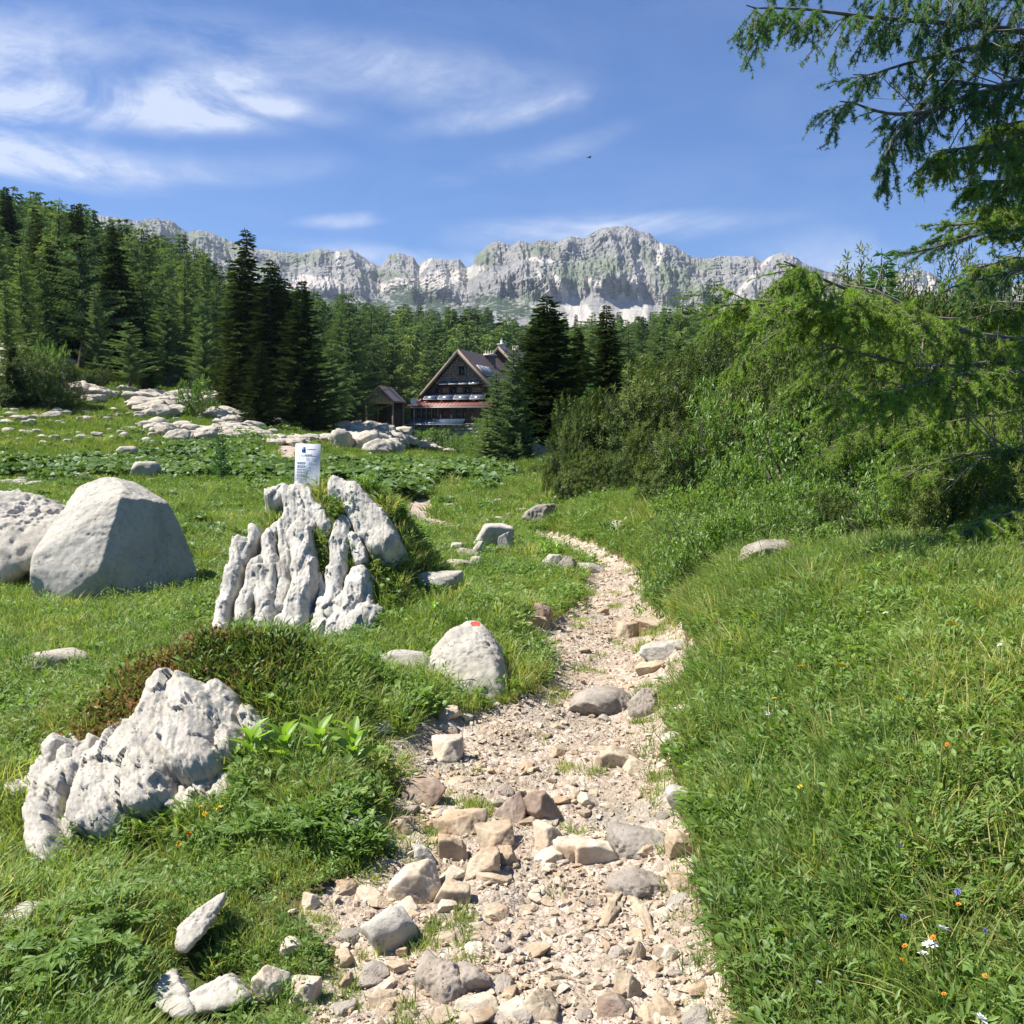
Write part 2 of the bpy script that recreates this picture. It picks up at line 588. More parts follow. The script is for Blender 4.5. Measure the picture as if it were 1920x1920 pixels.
for px, row in {
    -700: [(3, .1), (8, .1), (15, .1), (28, .6), (40, 2), (58, 6), (80, 13), (110, 24), (150, 38), (250, 66), (330, 80), (700, 90)],
    0: [(2.7, .0), (3.8, .0), (6, -.05), (9.5, -.06), (19, 0), (28, .12), (38, .8), (50, 2.0), (58, 3.3), (68, 5.2), (80, 8), (110, 14.5), (150, 23), (200, 35), (255, 47), (330, 52), (700, 60)],
    280: [(3, .0), (4.2, .02), (6.5, 0), (9, -.05), (15, -.05), (28, .15), (40, .6), (50, 1.3), (60, 2.6), (80, 5.3), (110, 10), (150, 18), (200, 27), (255, 37), (330, 43), (700, 60)],
    450: [(3, .0), (4.2, .08), (12, -.05), (28, .15), (38, .45), (50, 1.0), (65, 2.2), (80, 3.6), (110, 6.8), (150, 12), (200, 19), (300, 32), (400, 40), (700, 58)],
    620: [(3, 0), (4.2, .02), (10, .1), (14, .0), (28, .2), (40, .35), (55, .8), (70, .9), (90, 1.0), (110, 2.6), (150, 6.5), (250, 19), (350, 31), (700, 56)],
    820: [(2.7, 0), (5, 0), (9, .02), (14, .0), (18, .02), (24, .12), (30, .25), (45, -.05), (60, -.4), (75, -.9), (92, -1.1), (130, 0), (200, 9), (350, 30), (700, 54)],
    1000: [(3, 0), (6, .0), (10, .02), (15, 0.0), (20, .12), (30, .15), (42, .25), (60, 0), (95, 0), (150, 4), (250, 16), (350, 29), (700, 52)],
    1120: [(2.7, 0), (5, .0), (8, .0), (12, .12), (16, .4), (22, .7), (32, 1.0), (50, 1.2), (95, 1.5), (150, 5), (250, 17), (350, 29), (700, 52)],
    1240: [(4, .03), (6, .02), (8, .04), (10, .15), (15, .55), (20, 1.0), (30, 1.7), (45, 2.3), (80, 3), (150, 6.5), (250, 18), (350, 30), (700, 52)],
    1400: [(3, .08), (4, .17), (5, .32), (6, .50), (7, .60), (8.2, .52), (10, .50), (12, .62), (20, 1.5), (30, 2.5), (80, 5), (150, 9), (350, 32), (700, 52)],
    1550: [(3, .19), (4, .36), (5, .54), (6.2, .70), (7.2, .60), (9, .50), (12, .75), (20, 1.7), (30, 2.6)],
    1700: [(2.5, .14), (3, .33), (4, .55), (5, .70), (6, .80), (7, .72), (9, .60), (12, .80), (20, 1.8), (30, 2.8), (80, 6), (150, 11), (350, 34), (700, 54)],
    1920: [(2.5, .22), (3, .40), (4, .66), (5, .76), (6, .76), (8, .68), (12, .9), (20, 1.8), (30, 3.0), (80, 7), (350, 36), (700, 56)],
    2700: [(3, .8), (6, 1.2), (12, 1.5), (25, 3), (80, 10), (350, 40), (700, 60)],
}.items():
    for d, z in row:
        C(px, d, z)
_cp += [(-1.5, 0, 0), (0, 0, 0), (1.2, 0, .05), (2.5, 0, .5), (-6, 2, .1), (6, 1, 1.2), (0, -2.2, 0), (-1.5, -2, 0), (1.5, -2, .2), (12, 3, 2.0), (-12, 3, .2)]
_cp = np.array(_cp)


def _uv(x, y):
    yy = y + 3.0
    r = np.hypot(x, yy)
    return np.stack([np.arctan2(x, yy) * 2.2, np.log(np.maximum(r, .3))], -1)


_cuv = _uv(_cp[:, 0], _cp[:, 1])


def _phi(r2):
    return 0.5 * r2 * np.log(np.maximum(r2, 1e-12))


_n = len(_cp)
_zscale = 1.0 / (1.0 + _cp[:, 1].clip(0) * 0.12)      # fit z over distance so near and far are equally smooth
_A = np.zeros((_n + 3, _n + 3))
_d2 = ((_cuv[:, None] - _cuv[None]) ** 2).sum(-1)
_A[:_n, :_n] = _phi(_d2) + np.eye(_n) * 0.0006
_A[:_n, _n] = _A[_n, :_n] = 1
_A[:_n, _n + 1:] = _cuv
_A[_n + 1:, :_n] = _cuv.T
_w = np.linalg.solve(_A, np.concatenate([_cp[:, 2] * _zscale, [0, 0, 0]]))


def gauss(x, y, cx, cy, sx, sy, rot=0.0):
    c, s = math.cos(rot), math.sin(rot)
    u = ((x - cx) * c + (y - cy) * s) / sx
    v = (-(x - cx) * s + (y - cy) * c) / sy
    return u * u + v * v


PATH = np.array([  # py, left, right edge of the bare path in the photograph
    (2600, 600, 1420), (1920, 560, 1385), (1850, 575, 1375), (1790, 640, 1365), (1740, 570, 1350), (1690, 560, 1330), (1660, 640, 1325), (1600, 745, 1312), (1560, 725, 1300), (1500, 735, 1250),
    (1440, 745, 1238), (1400, 735, 1232), (1350, 790, 1238), (1322, 960, 1240), (1290, 1010, 1255), (1240, 1030, 1292), (1200, 1010, 1292), (1172, 1000, 1282), (1150, 1060, 1240), (1125, 1095, 1208),
    (1100, 1088, 1206), (1080, 1105, 1208), (1062, 1118, 1195), (1045, 1095, 1165), (1030, 1050, 1135), (1015, 1015, 1098), (1003, 988, 1060), (997, 985, 1030), (994, 1000, 1000)])
PATH2 = np.array([(996, 840, 860), (986, 780, 860), (976, 748, 825), (962, 744, 808), (948, 760, 815), (936, 780, 805)])
PATH3 = np.array([(900, 540, 548), (880, 530, 560), (858, 520, 560), (845, 515, 565), (828, 520, 570), (820, 560, 562)])


def pathmask(x, y, z):
    px, py = proj(x, y, z)
    n = perlin(v3(x * 2.2, y * 2.2, 0 * x)) * 1.0 + perlin(v3(x * 7, y * 7, 0 * x + 5)) * 0.5
    m = np.full(x.shape, -1.0).ravel()
    pxr, pyr, yr = px.ravel(), py.ravel(), y.ravel()
    for tab, y0, y1 in ((PATH, -9, 17.5), (PATH2, 14, 24), (PATH3, 36, 64)):
        t = tab[::-1]
        lo = np.interp(pyr, t[:, 0], t[:, 1])
        hi = np.interp(pyr, t[:, 0], t[:, 2])
        inside = np.minimum(pxr - lo, hi - pxr) / FOC * np.maximum(yr, 1.5)     # metres from the edge
        inside = np.where((pyr < t[0, 0]) | ((pyr > t[-1, 0]) & (t is not PATH[::-1]) & (t[-1, 0] < 2000)) | (yr < y0) | (yr > y1), -1, inside)
        inside = np.where((pyr > 2600) & (t[-1, 0] > 2000), np.where(np.abs(xr_ := x.ravel()) < .75, .3, -.5), inside)
        m = np.maximum(m, inside)
    return (m.reshape(x.shape) + n.reshape(x.shape) * 0.13)


def moss(x, y, px, py):
    """1 where low turf has closed over the rubble in the left half of the path"""
    n = fbm(v3(x * 3.1, y * 3.1, 0 * x + 1), 3).reshape(np.shape(x))
    left = (px < 900 - (1920 - py) * .12) & (py > 1380)
    mid = (py > 1130) & (px > 1185) & (py < 1420)
    return np.where(left, n > -.01, np.where(mid, n > .10, n > .34))


def H0(x, y):
    shp = np.shape(x)
    x = np.asarray(x, float).ravel()
    y = np.asarray(y, float).ravel()
    uv = _uv(x, y)
    out = np.zeros(len(x))
    for i in range(0, len(x), 40000):
        q = uv[i:i + 40000]
        d2 = ((q[:, None] - _cuv[None]) ** 2).sum(-1)
        out[i:i + 40000] = _phi(d2) @ _w[:_n] + _w[_n] + q @ _w[_n + 1:]
    z = out * (1.0 + y.clip(0) * 0.12)
    # the hummock carrying the karst fins, steep towards the viewer
    dd = gauss(x, y, -1.50, 8.45, 0.78, 0.95)
    front = sstep(7.0, 8.35, y + 0.0)
    z = z + 1.02 * np.exp(-dd ** 1.6 * 0.9) * np.where(y < 8.5, front ** 0.9, 1) 
    z = z + 1.3 * np.exp(-gauss(x, y, -10.5, 86, 7.5, 8))
    z = z + 0.38 * np.exp(-gauss(x, y, -1.45, 5.35, 0.75, 0.55))
    z = z + 0.20 * np.exp(-gauss(x, y, -0.30, 7.6, 0.8, 0.9))
    z = z + 0.08 * np.exp(-gauss(x, y, -0.75, 4.0, 0.3, 0.45))
    z = z - 0.17 * np.exp(-gauss(x, y, -1.6, 3.75, 0.8, 0.42)) - 0.13 * np.exp(-gauss(x, y, -.92, 2.85, 0.5, 0.42))
    z = z + fbm(v3(x * 2.6, y * 2.6, 0 * x + 6), 3) * 0.045 * (1 - sstep(12, 26, y))
    z = z + fbm(v3(x * .7, y * .55, 0 * x + 21), 3) * 0.16 * sstep(11, 18, y) * (1 - sstep(70, 110, y))
    z = z + fbm(v3(x * .35, y * .35, 0 * x), 4) * 0.10 * sstep(6, 20, y) + fbm(v3(x * 0.06, y * 0.06, 0 * x + 3), 3) * 1.3 * sstep(30, 120, y)
    return z.reshape(shp)


def H_exact(x, y):
    """ground height, fine relief included"""
    shp = np.shape(x)
    x = np.asarray(x, float).ravel()
    y = np.asarray(y, float).ravel()
    z = H0(x, y)
    pm = pathmask(x, y, z)
    k = sstep(-0.10, 0.14, pm)
    fine = fbm(v3(x * 5, y * 5, 0 * x + 9), 4) * 0.020 + np.abs(fbm(v3(x * 1.6, y * 1.6, 0 * x + 2), 3)) * 0.05
    far = sstep(14, 22, y)
    z = z - k * 0.045 * (1 - far) + fine * (0.55 + 0.45 * k) * (1 - far)
    return z.reshape(shp)


# terrain sheet: rows of a fan centred behind the viewer
_rs = [1.2]
while _rs[-1] < 3400:
    _r = _rs[-1]
    _rs.append(_r + (0.036 if _r < 12 else 0.036 + (_r - 12) * 0.0160))
T_R = np.array(_rs)
T_TH = np.linspace(-0.90, 0.90, 400)
_R, _T = np.meshgrid(T_R, T_TH, indexing='ij')
T_X = _R * np.sin(_T)
T_Y = _R * np.cos(_T) - 3.0
T_Z = H_exact(T_X, T_Y)
T_PM = pathmask(T_X, T_Y, T_Z)
_near = (_R < 14)                      # coarse lumps of trodden rubble in the near path
_xs, _ys = T_X[_near], T_Y[_near]
T_Z[_near] += sstep(0.0, 0.1, T_PM[_near]) * (np.abs(perlin(v3(_xs * 17, _ys * 17, 0 * _xs))) + 0.5 * np.abs(perlin(v3(_xs * 35, _ys * 35, 0 * _xs + 4)))) * 0.028


def H(x, y):
    """height of the terrain sheet (bilinear look-up in its own grid)"""
    x = np.asarray(x, float)
    y = np.asarray(y, float)
    r = np.hypot(x, y + 3.0)
    th = np.arctan2(x, y + 3.0)
    i = np.clip(np.searchsorted(T_R, r) - 1, 0, len(T_R) - 2)
    fr = np.clip((r - T_R[i]) / (T_R[i + 1] - T_R[i]), 0, 1)
    t = np.clip((th - T_TH[0]) / (T_TH[1] - T_TH[0]), 0, len(T_TH) - 1.001)
    j = t.astype(int)
    ft = t - j
    return (T_Z[i, j] * (1 - fr) * (1 - ft) + T_Z[i + 1, j] * fr * (1 - ft) + T_Z[i, j + 1] * (1 - fr) * ft + T_Z[i + 1, j + 1] * fr * ft)


def build_terrain():
    x, y, z, pm = T_X, T_Y, T_Z, T_PM
    n, m = x.shape
    idx = np.arange(n * m).reshape(n, m)
    F = np.stack([idx[:-1, :-1], idx[:-1, 1:], idx[1:, 1:], idx[1:, :-1]], -1).reshape(-1, 4)
    V = np.stack([x, y, z], -1).reshape(-1, 3)
    fm = (pm[:-1, :-1] + pm[1:, 1:]).ravel() / 2 > 0.0

    def sub(mask):
        f = F[mask]
        u, inv = np.unique(f.ravel(), return_inverse=True)
        return V[u], inv.reshape(-1, 4), u
    pmf = pm.ravel()
    v, f, u = sub(~fm)
    obj('ground', mesh_np('ground', v, f, [M['soil']], True, {'edge': pmf[u]}), kind='structure')
    v, f, u = sub(fm)
    obj('path', mesh_np('path', v, f, [M['pathdirt']], True, {'edge': pmf[u]}), kind='structure')


def hz(x, y):
    return float(H(np.array([x]), np.array([y]))[0])


def ground(px, py):
    """first hit of the view ray with the ground"""
    v = sv(px, py)
    d = np.concatenate([np.arange(1.5, 30, 0.04), np.arange(30, 420, 0.5)])
    X, Y, Z = v.x / v.y * d, d, EYE + v.z / v.y * d
    g = H(X, Y)
    hit = np.nonzero(Z <= g)[0]
    i = hit[0] if len(hit) else len(d) - 1
    return Vector((X[i], Y[i], g[i]))


def soilmat():
    m, t, out = mat('soil')
    pv = posvec(t)
    n1 = noise(t, 1.3, 5, 0.6, pv)
    n2 = noise(t, 25, 4, 0.7, pv)
    nf = noise(t, 0.10, 4, 0.6, pv)
    near = ramp(t, n1, [(0.35, (0.045, 0.060, 0.020)), (0.6, (0.075, 0.098, 0.028))])
    earth = ramp(t, n2, [(0.35, (0.09, 0.058, 0.036)), (0.65, (0.19, 0.13, 0.085))])
    g = ramp(t, n1, [(0.32, (0.075, 0.125, 0.026)), (0.55, (0.115, 0.170, 0.036)), (0.70, (0.165, 0.195, 0.052))])
    # grass tone takes over with the height of the far meadow; bare earth at the path's edge
    sx = N(t, 'ShaderNodeSeparateXYZ')
    t.links.new(pv, sx.inputs[0])
    far = N(t, 'ShaderNodeMapRange')
    far.inputs[1].default_value = 10
    far.inputs[2].default_value = 28
    t.links.new(sx.outputs[1], far.inputs[0])
    c = mixc(t, far.outputs[0], near, g)
    forest = N(t, 'ShaderNodeMapRange')
    forest.inputs[1].default_value = 95
    forest.inputs[2].default_value = 125
    t.links.new(sx.outputs[1], forest.inputs[0])
    c = mixc(t, forest.outputs[0], c, ramp(t, nf, [(0.4, (0.035, 0.055, 0.02)), (0.7, (0.07, 0.09, 0.035))]))
    e = N(t, 'ShaderNodeMapRange')
    e.inputs[1].default_value = -0.14
    e.inputs[2].default_value = -0.02
    t.links.new(attr(t, 'edge'), e.inputs[0])
    en = mathn(t, 'MULTIPLY', e.outputs[0], ramp_f(t, noise(t, 6, 4, 0.6, pv), 0.40, 0.52))
    c = mixc(t, en, c, earth)
    principled(t, out, c, 0.95, bump(t, n2, 0.8, 0.02), spec=0.1)
    return m


def ramp_f(t, src, a, b):
    r = N(t, 'ShaderNodeMapRange')
    r.inputs[1].default_value = a
    r.inputs[2].default_value = b
    t.links.new(src, r.inputs[0])
    return r.outputs[0]


def pathmat():
    m, t, out = mat('pathdirt')
    pv = posvec(t)
    vo = N(t, 'ShaderNodeTexVoronoi')
    vo.inputs['Scale'].default_value = 38
    t.links.new(pv, vo.inputs[0])
    vo2 = N(t, 'ShaderNodeTexVoronoi')
    vo2.inputs['Scale'].default_value = 85
    t.links.new(pv, vo2.inputs[0])
    sep = N(t, 'ShaderNodeSeparateColor')
    t.links.new(vo.outputs[1], sep.inputs[0])
    grit = ramp(t, sep.outputs[0], [(0.1, (0.36, 0.285, 0.22)), (0.5, (0.48, 0.395, 0.315)), (0.9, (0.59, 0.50, 0.41))])
    earth = ramp(t, noise(t, 30, 4, 0.7, pv), [(0.3, (0.27, 0.21, 0.15)), (0.7, (0.43, 0.35, 0.265))])
    f = ramp_f(t, noise(t, 3.2, 5, 0.65, pv), 0.36, 0.54)
    c = mixc(t, f, earth, grit)
    rocky = ramp(t, noise(t, 9, 5, 0.7, pv), [(0.3, (0.25, 0.215, 0.17)), (0.7, (0.42, 0.375, 0.31))])
    c = mixc(t, ramp_f(t, noise(t, 1.4, 3, 0.6, pv), 0.55, 0.66), c, rocky)
    h = mathn(t, 'ADD', mathn(t, 'MULTIPLY', vo.outputs[0], -1.0), mathn(t, 'MULTIPLY', vo2.outputs[0], -0.5))
    h = mathn(t, 'ADD', h, noise(t, 60, 4, 0.7, pv))
    principled(t, out, c, 0.95, bump(t, h, 1.0, 0.012), spec=0.15)
    return m


M['soil'] = soilmat()
M['pathdirt'] = pathmat()
build_terrain()

# ------------------------------------------------------------------ rocks
_ico = {}


def ico(level):
    if level not in _ico:
        bm = bmesh.new()
        bmesh.ops.create_icosphere(bm, subdivisions=level, radius=1.0)
        V = np.array([v.co[:] for v in bm.verts])
        F = np.array([[v.index for v in f.verts] for f in bm.faces])
        bm.free()
        V /= np.linalg.norm(V, axis=1)[:, None]
        _ico[level] = (V, F)
    return _ico[level]


def poly_radius(D, Nn, dist, p=16):
    q = np.clip(D @ Nn.T, 0, None) / dist[None]
    return (q ** p).sum(1) ** (-1.0 / p)


def rock_np(level, Nn, dist, size=(1, 1, 1), p=16, amp=0.05, freq=2.0, seed=0, ridge=0.0, stretch=(1, 1, 1), flute=0.0, ncut=16):
    D, F = ico(level)
    D3, _ = ico(3)
    Nn, dist = add_cuts(D3, poly_radius(D3, Nn, dist, 30), Nn, dist, np.random.default_rng(int(seed) + 700), ncut, .84, .96)
    r = poly_radius(D, Nn, dist, p * 2.2)
    V = D * r[:, None]
    V = V / np.abs(V).max(0)                       # fills its box exactly
    V = V * np.asarray(size)
    s = max(size)
    q = V / s * np.asarray(stretch) * freq + seed * 13.7
    nrm = D / np.asarray(size)
    nrm /= np.linalg.norm(nrm, axis=1)[:, None]
    n = fbm(q, 5, 0.55)
    if ridge:
        n = n + ridge * np.minimum(0, fbm(q * 1.3 + 31, 3, 0.5, ridged=True) - 0.25) * 2 
    if flute:
        a = np.arctan2(V[:, 1], V[:, 0])
        n = n + flute * (fbm(v3(np.cos(a) * 3 + seed, np.sin(a) * 3, V[:, 2] / s * 0.7), 3) )
    return V + nrm * (n * amp * s)[:, None], F


def rand_planes(rs, n=14, lo=0.62, hi=1.0, flat=1.0):
    Nn = rs.normal(size=(n, 3))
    Nn /= np.linalg.norm(Nn, axis=1)[:, None]
    dist = rs.uniform(lo, hi, n)
    base = np.array([(1, 0, 0), (-1, 0, 0), (0, 1, 0), (0, -1, 0), (0, 0, 1), (0, 0, -1)], float)
    return np.concatenate([Nn, base]), np.concatenate([dist, np.full(6, 1.0)])


def hull_planes(P):
    P = np.asarray(P, float)
    c = P.mean(0)
    bm = bmesh.new()
    for p in P:
        bm.verts.new(p - c)
    bmesh.ops.convex_hull(bm, input=bm.verts)
    Nn, dd = [], []
    for f in bm.faces:
        f.normal_update()
        n = np.array(f.normal[:])
        if np.linalg.norm(n) < .5:
            continue
        d = n @ np.array(f.verts[0].co[:])
        if d < 0:
            n, d = -n, -d
        Nn.append(n)
        dd.append(max(d, 1e-3))
    bm.free()
    return c, np.array(Nn), np.array(dd)


def add_cuts(D, r, Nn, dd, rs, n=36, lo=.90, hi=.985):
    """more planes that slice thin chips off a shape given by radii r along directions D"""
    K = rs.normal(size=(n, 3))
    K /= np.linalg.norm(K, axis=1)[:, None]
    sup = ((D * r[:, None]) @ K.T).max(0)
    return np.concatenate([Nn, K]), np.concatenate([dd, sup * rs.uniform(lo, hi, n)])


def hull_rock(name, pts, m, parent=None, level=6, p=14, amp=0.03, freq=2.5, seed=1, ridge=0.4, stretch=(1, 1, 1), grow=1.02, cuts=40, lo=.90, **kw):
    """rock from hand-placed corner points (x,y,z in metres)"""
    c, Nn, dd = hull_planes(pts)
    D, F = ico(level)
    s = float(np.median(dd))
    D3, _ = ico(4)
    Nn, dd = add_cuts(D3, poly_radius(D3, Nn, dd, 30), Nn, dd, np.random.default_rng(seed + 900), cuts, lo)
    V = D * (poly_radius(D, Nn, dd, p * 2.5) * grow)[:, None]
    q = (V / s) * np.asarray(stretch) * freq + seed * 13.7
    n = fbm(q, 7, 0.62) * .8 + (np.abs(perlin(q * .9 + 5)) + .5 * np.abs(perlin(q * 2.1 + 9)) + .3 * np.abs(perlin(q * 4.7 + 2)) - .3) * 1.1
    if ridge:
        n = n + ridge * np.minimum(0, fbm(q * 1.2 + 31, 5, 0.55, ridged=True) - 0.20) * 2.2
    V = V + D * (n * amp)[:, None]
    me = mesh_np(name, V, F, [m], True)
    o = obj(name, me, parent, loc=c if parent is None else Vector(c) - parent.location, **kw)
    return o


_gr_meshes = {}
M['bedrock'] = rockmat('bedrock', (0.37, 0.33, 0.28), (0.19, 0.17, 0.15), warm=(.30, .22, .16), warmth=.35, scale=2.2, bumpd=.02)


def generic_rock_mesh(kind, k):
    """a small library of stone shapes shared by many stones"""
    key = (kind, k)
    if key not in _gr_meshes:
        smooth = kind not in ('slab', 'meadow')
        rs = np.random.default_rng(100 + k * 7 + len(kind))
        lvl = 4 if kind == 'path' else (5 if kind == 'big' else 3)
        if kind == 'slab':
            Nn, dd = rand_planes(rs, 12, 0.6, 1.0)
            V, F = rock_np(4, Nn, dd, (1, .75, .36), 22, 0.085, 3.6, k, 2.2, (1, 1, 2.0))
            m = M['meadow_stone']
        elif kind == 'meadow':
            Nn, dd = rand_planes(rs, 10, 0.72, 1.0)
            V, F = rock_np(4, Nn, dd, (1, .85, .72), 16, 0.055, 3.4, k, 1.2)
            m = M['meadow_stone']
        elif kind == 'path':
            Nn, dd = rand_planes(rs, 11, 0.55, 0.95)
            V, F = rock_np(5, Nn, dd, (1, .8, .6), 45, 0.055, 3.6, k, 0.9, ncut=3)
            m = M['path_stone']
        elif kind == 'pale':
            Nn, dd = rand_planes(rs, 11, 0.6, 0.95)
            V, F = rock_np(5, Nn, dd, (1, .8, .6), 40, 0.050, 3.2, k, 0.8, ncut=4)
            m = M['pale_stone']
        elif kind == 'brown':
            Nn, dd = rand_planes(rs, 11, 0.55, 0.95)
            V, F = rock_np(5, Nn, dd, (1, .8, .6), 40, 0.045, 3.5, k, 0.8, ncut=5)
            m = M['brown_stone']
        elif kind == 'grey':
            Nn, dd = rand_planes(rs, 12, 0.62, 0.95)
            V, F = rock_np(5, Nn, dd, (1, .8, .65), 14, 0.05, 3, k, 0.7)
            m = M['limestone']
        elif kind == 'ridged':
            Nn, dd = rand_planes(rs, 12, 0.6, 0.95)
            V, F = rock_np(5, Nn, dd, (1, .8, .65), 14, 0.085, 3.4, k, 1.0, (2.6, 2.6, 0.8))
            m = M['bedrock']
        _gr_meshes[key] = mesh_np('stone_shape', V, F, [m], smooth)
    return _gr_meshes[key]


def stone(name, kind, k, px, py, w, h, label, group=None, rot=None, depth=None, sink=0.30, cat='stone', tilt=(0, 0), parent=None, onpt=None):
    """stone whose middle is seen at (px,py), w x h photograph pixels large, standing on the ground there"""
    base = ground(px, py + h * 0.45) if onpt is None else onpt
    d = base.y
    sx = w / FOC * d / 2
    sz = h / FOC * d / 2 * 1.15
    sz = max(sz, sx * 0.22)
    sy = depth if depth else min(sx, sz * 1.9) * 0.95
    # the library shapes are 1 x .8 x .6
    me = generic_rock_mesh(kind, k)
    asp = {'slab': (1, .75, .36), 'meadow': (1, .85, .72), 'grey': (1, .8, .65), 'ridged': (1, .8, .65)}.get(kind, (1, .8, .6))
    rz = rng.uniform(-.35, .35) if rot is None else rot
    loc = Vector((base.x, base.y + sy * 0.3, hz(base.x, base.y + sy * .3) + sz * (1 - sink) - sz * .12))
    if parent is not None:
        loc = loc - parent.location
    o = obj(name, me, parent, loc=loc, rot=(tilt[0], tilt[1], rz), scale=(sx / asp[0] * 1.05, sy / asp[1], sz / asp[2]))
    if label:
        o['label'] = label
        o['category'] = cat
    if group:
        o['group'] = group
    return o


def empty(name, loc, label, cat, group=None):
    return obj(name, None, loc=loc, label=label, cat=cat, group=group)


def PT(px, py, d):
    return tuple(at(px, py, d))


# --- large split boulder at the left
b = hull_rock('boulder', [
    PT(86, 1150, 9.0), PT(46, 1078, 9.1), PT(54, 1048, 9.2), PT(128, 970, 9.6), PT(149, 912, 9.9), PT(195, 897, 10.1), PT(238, 900, 10.0),
    PT(226, 935, 9.55), PT(186, 1070, 9.15), PT(170, 1130, 9.15), PT(314, 943, 10.0), PT(344, 1009, 10.0), PT(366, 1066, 10.0), PT(360, 1150, 9.95), PT(290, 1140, 9.55),
    PT(250, 905, 10.9), PT(340, 1000, 11.0), PT(160, 930, 10.8), PT(100, 1080, 10.4), PT(355, 1120, 10.9)],
    M['limestone_smooth'], level=7, p=60, amp=0.022, freq=2.6, seed=2, ridge=1.2, cuts=16, lo=.93,
    label='huge pale boulder with one smooth tilted face and a dark shaded right end', cat='boulder')
b = hull_rock('boulder', [
    PT(-70, 930, 10.6), PT(30, 918, 10.9), PT(92, 935, 10.9), PT(128, 958, 10.7), PT(135, 985, 10.5), PT(112, 1020, 10.2), PT(55, 1062, 9.9), PT(0, 1108, 9.7), PT(-80, 1120, 9.8), PT(-30, 1000, 10.0),
    PT(-70, 940, 12.0), PT(110, 950, 12.0), PT(100, 1060, 11.6)],
    M['limestone'], level=6, p=14, amp=0.085, freq=2.0, seed=5, ridge=1.2, label='rough cracked grey boulder cut by the left edge behind the huge smooth boulder', cat='boulder')

# --- boulder with the red paint mark beside the path
mark_rock = hull_rock('boulder', [
    PT(800, 1275, 5.95), PT(804, 1225, 6.05), PT(830, 1186, 6.15), PT(878, 1164, 6.3), PT(906, 1168, 6.3), PT(936, 1202, 6.2), PT(943, 1244, 6.05), PT(962, 1290, 5.85), PT(966, 1316, 5.8),
    PT(948, 1330, 5.75), PT(900, 1330, 5.75), PT(838, 1310, 5.8), PT(860, 1215, 5.98), PT(910, 1215, 5.95), PT(935, 1260, 5.8), PT(880, 1172, 6.6), PT(930, 1230, 6.7), PT(820, 1240, 6.6), PT(950, 1310, 6.4), PT(830, 1310, 6.4)],
    M['limestone_smooth'], level=6, p=16, amp=0.022, freq=2.2, seed=8, ridge=1.0,
    label='waist low grey white boulder with a red paint mark on its top beside the path', cat='boulder')


def paint_mark(rock, target, rad, m):
    me = rock.data
    V = np.array([v.co[:] for v in me.vertices]) + np.array(rock.location)
    Fs = np.array([p.vertices[:] for p in me.polygons])
    cen = V[Fs].mean(1)
    nn = fbm(cen * 40, 2) * 0.02
    a, b2 = proj(cen[:, 0], cen[:, 1], cen[:, 2])
    front = np.array([p.normal.y for p in me.polygons]) < 0.25
    sel = (np.hypot((a - target[0]) / rad[0], (b2 - target[1]) / rad[1]) + nn * 10 < 1) & front
    F = Fs[sel]
    if not len(F):
        return
    u, inv = np.unique(F.ravel(), return_inverse=True)
    Nv = np.array([me.vertices[i].normal[:] for i in u])
    v = V[u] + Nv * 0.002 - np.array(rock.location)
    obj('paint_mark', mesh_np('paint_mark', v, inv.reshape(-1, 3), [m], True), rock)


M['red_paint'] = plainmat('red_paint', (0.62, 0.075, 0.05), 0.6, 0.25, 40)
paint_mark(mark_rock, (891, 1170), (9, 4.5), M['red_paint'])

def dof(py):
    return 7.15 + (1205 - py) / 300.0 * 1.15


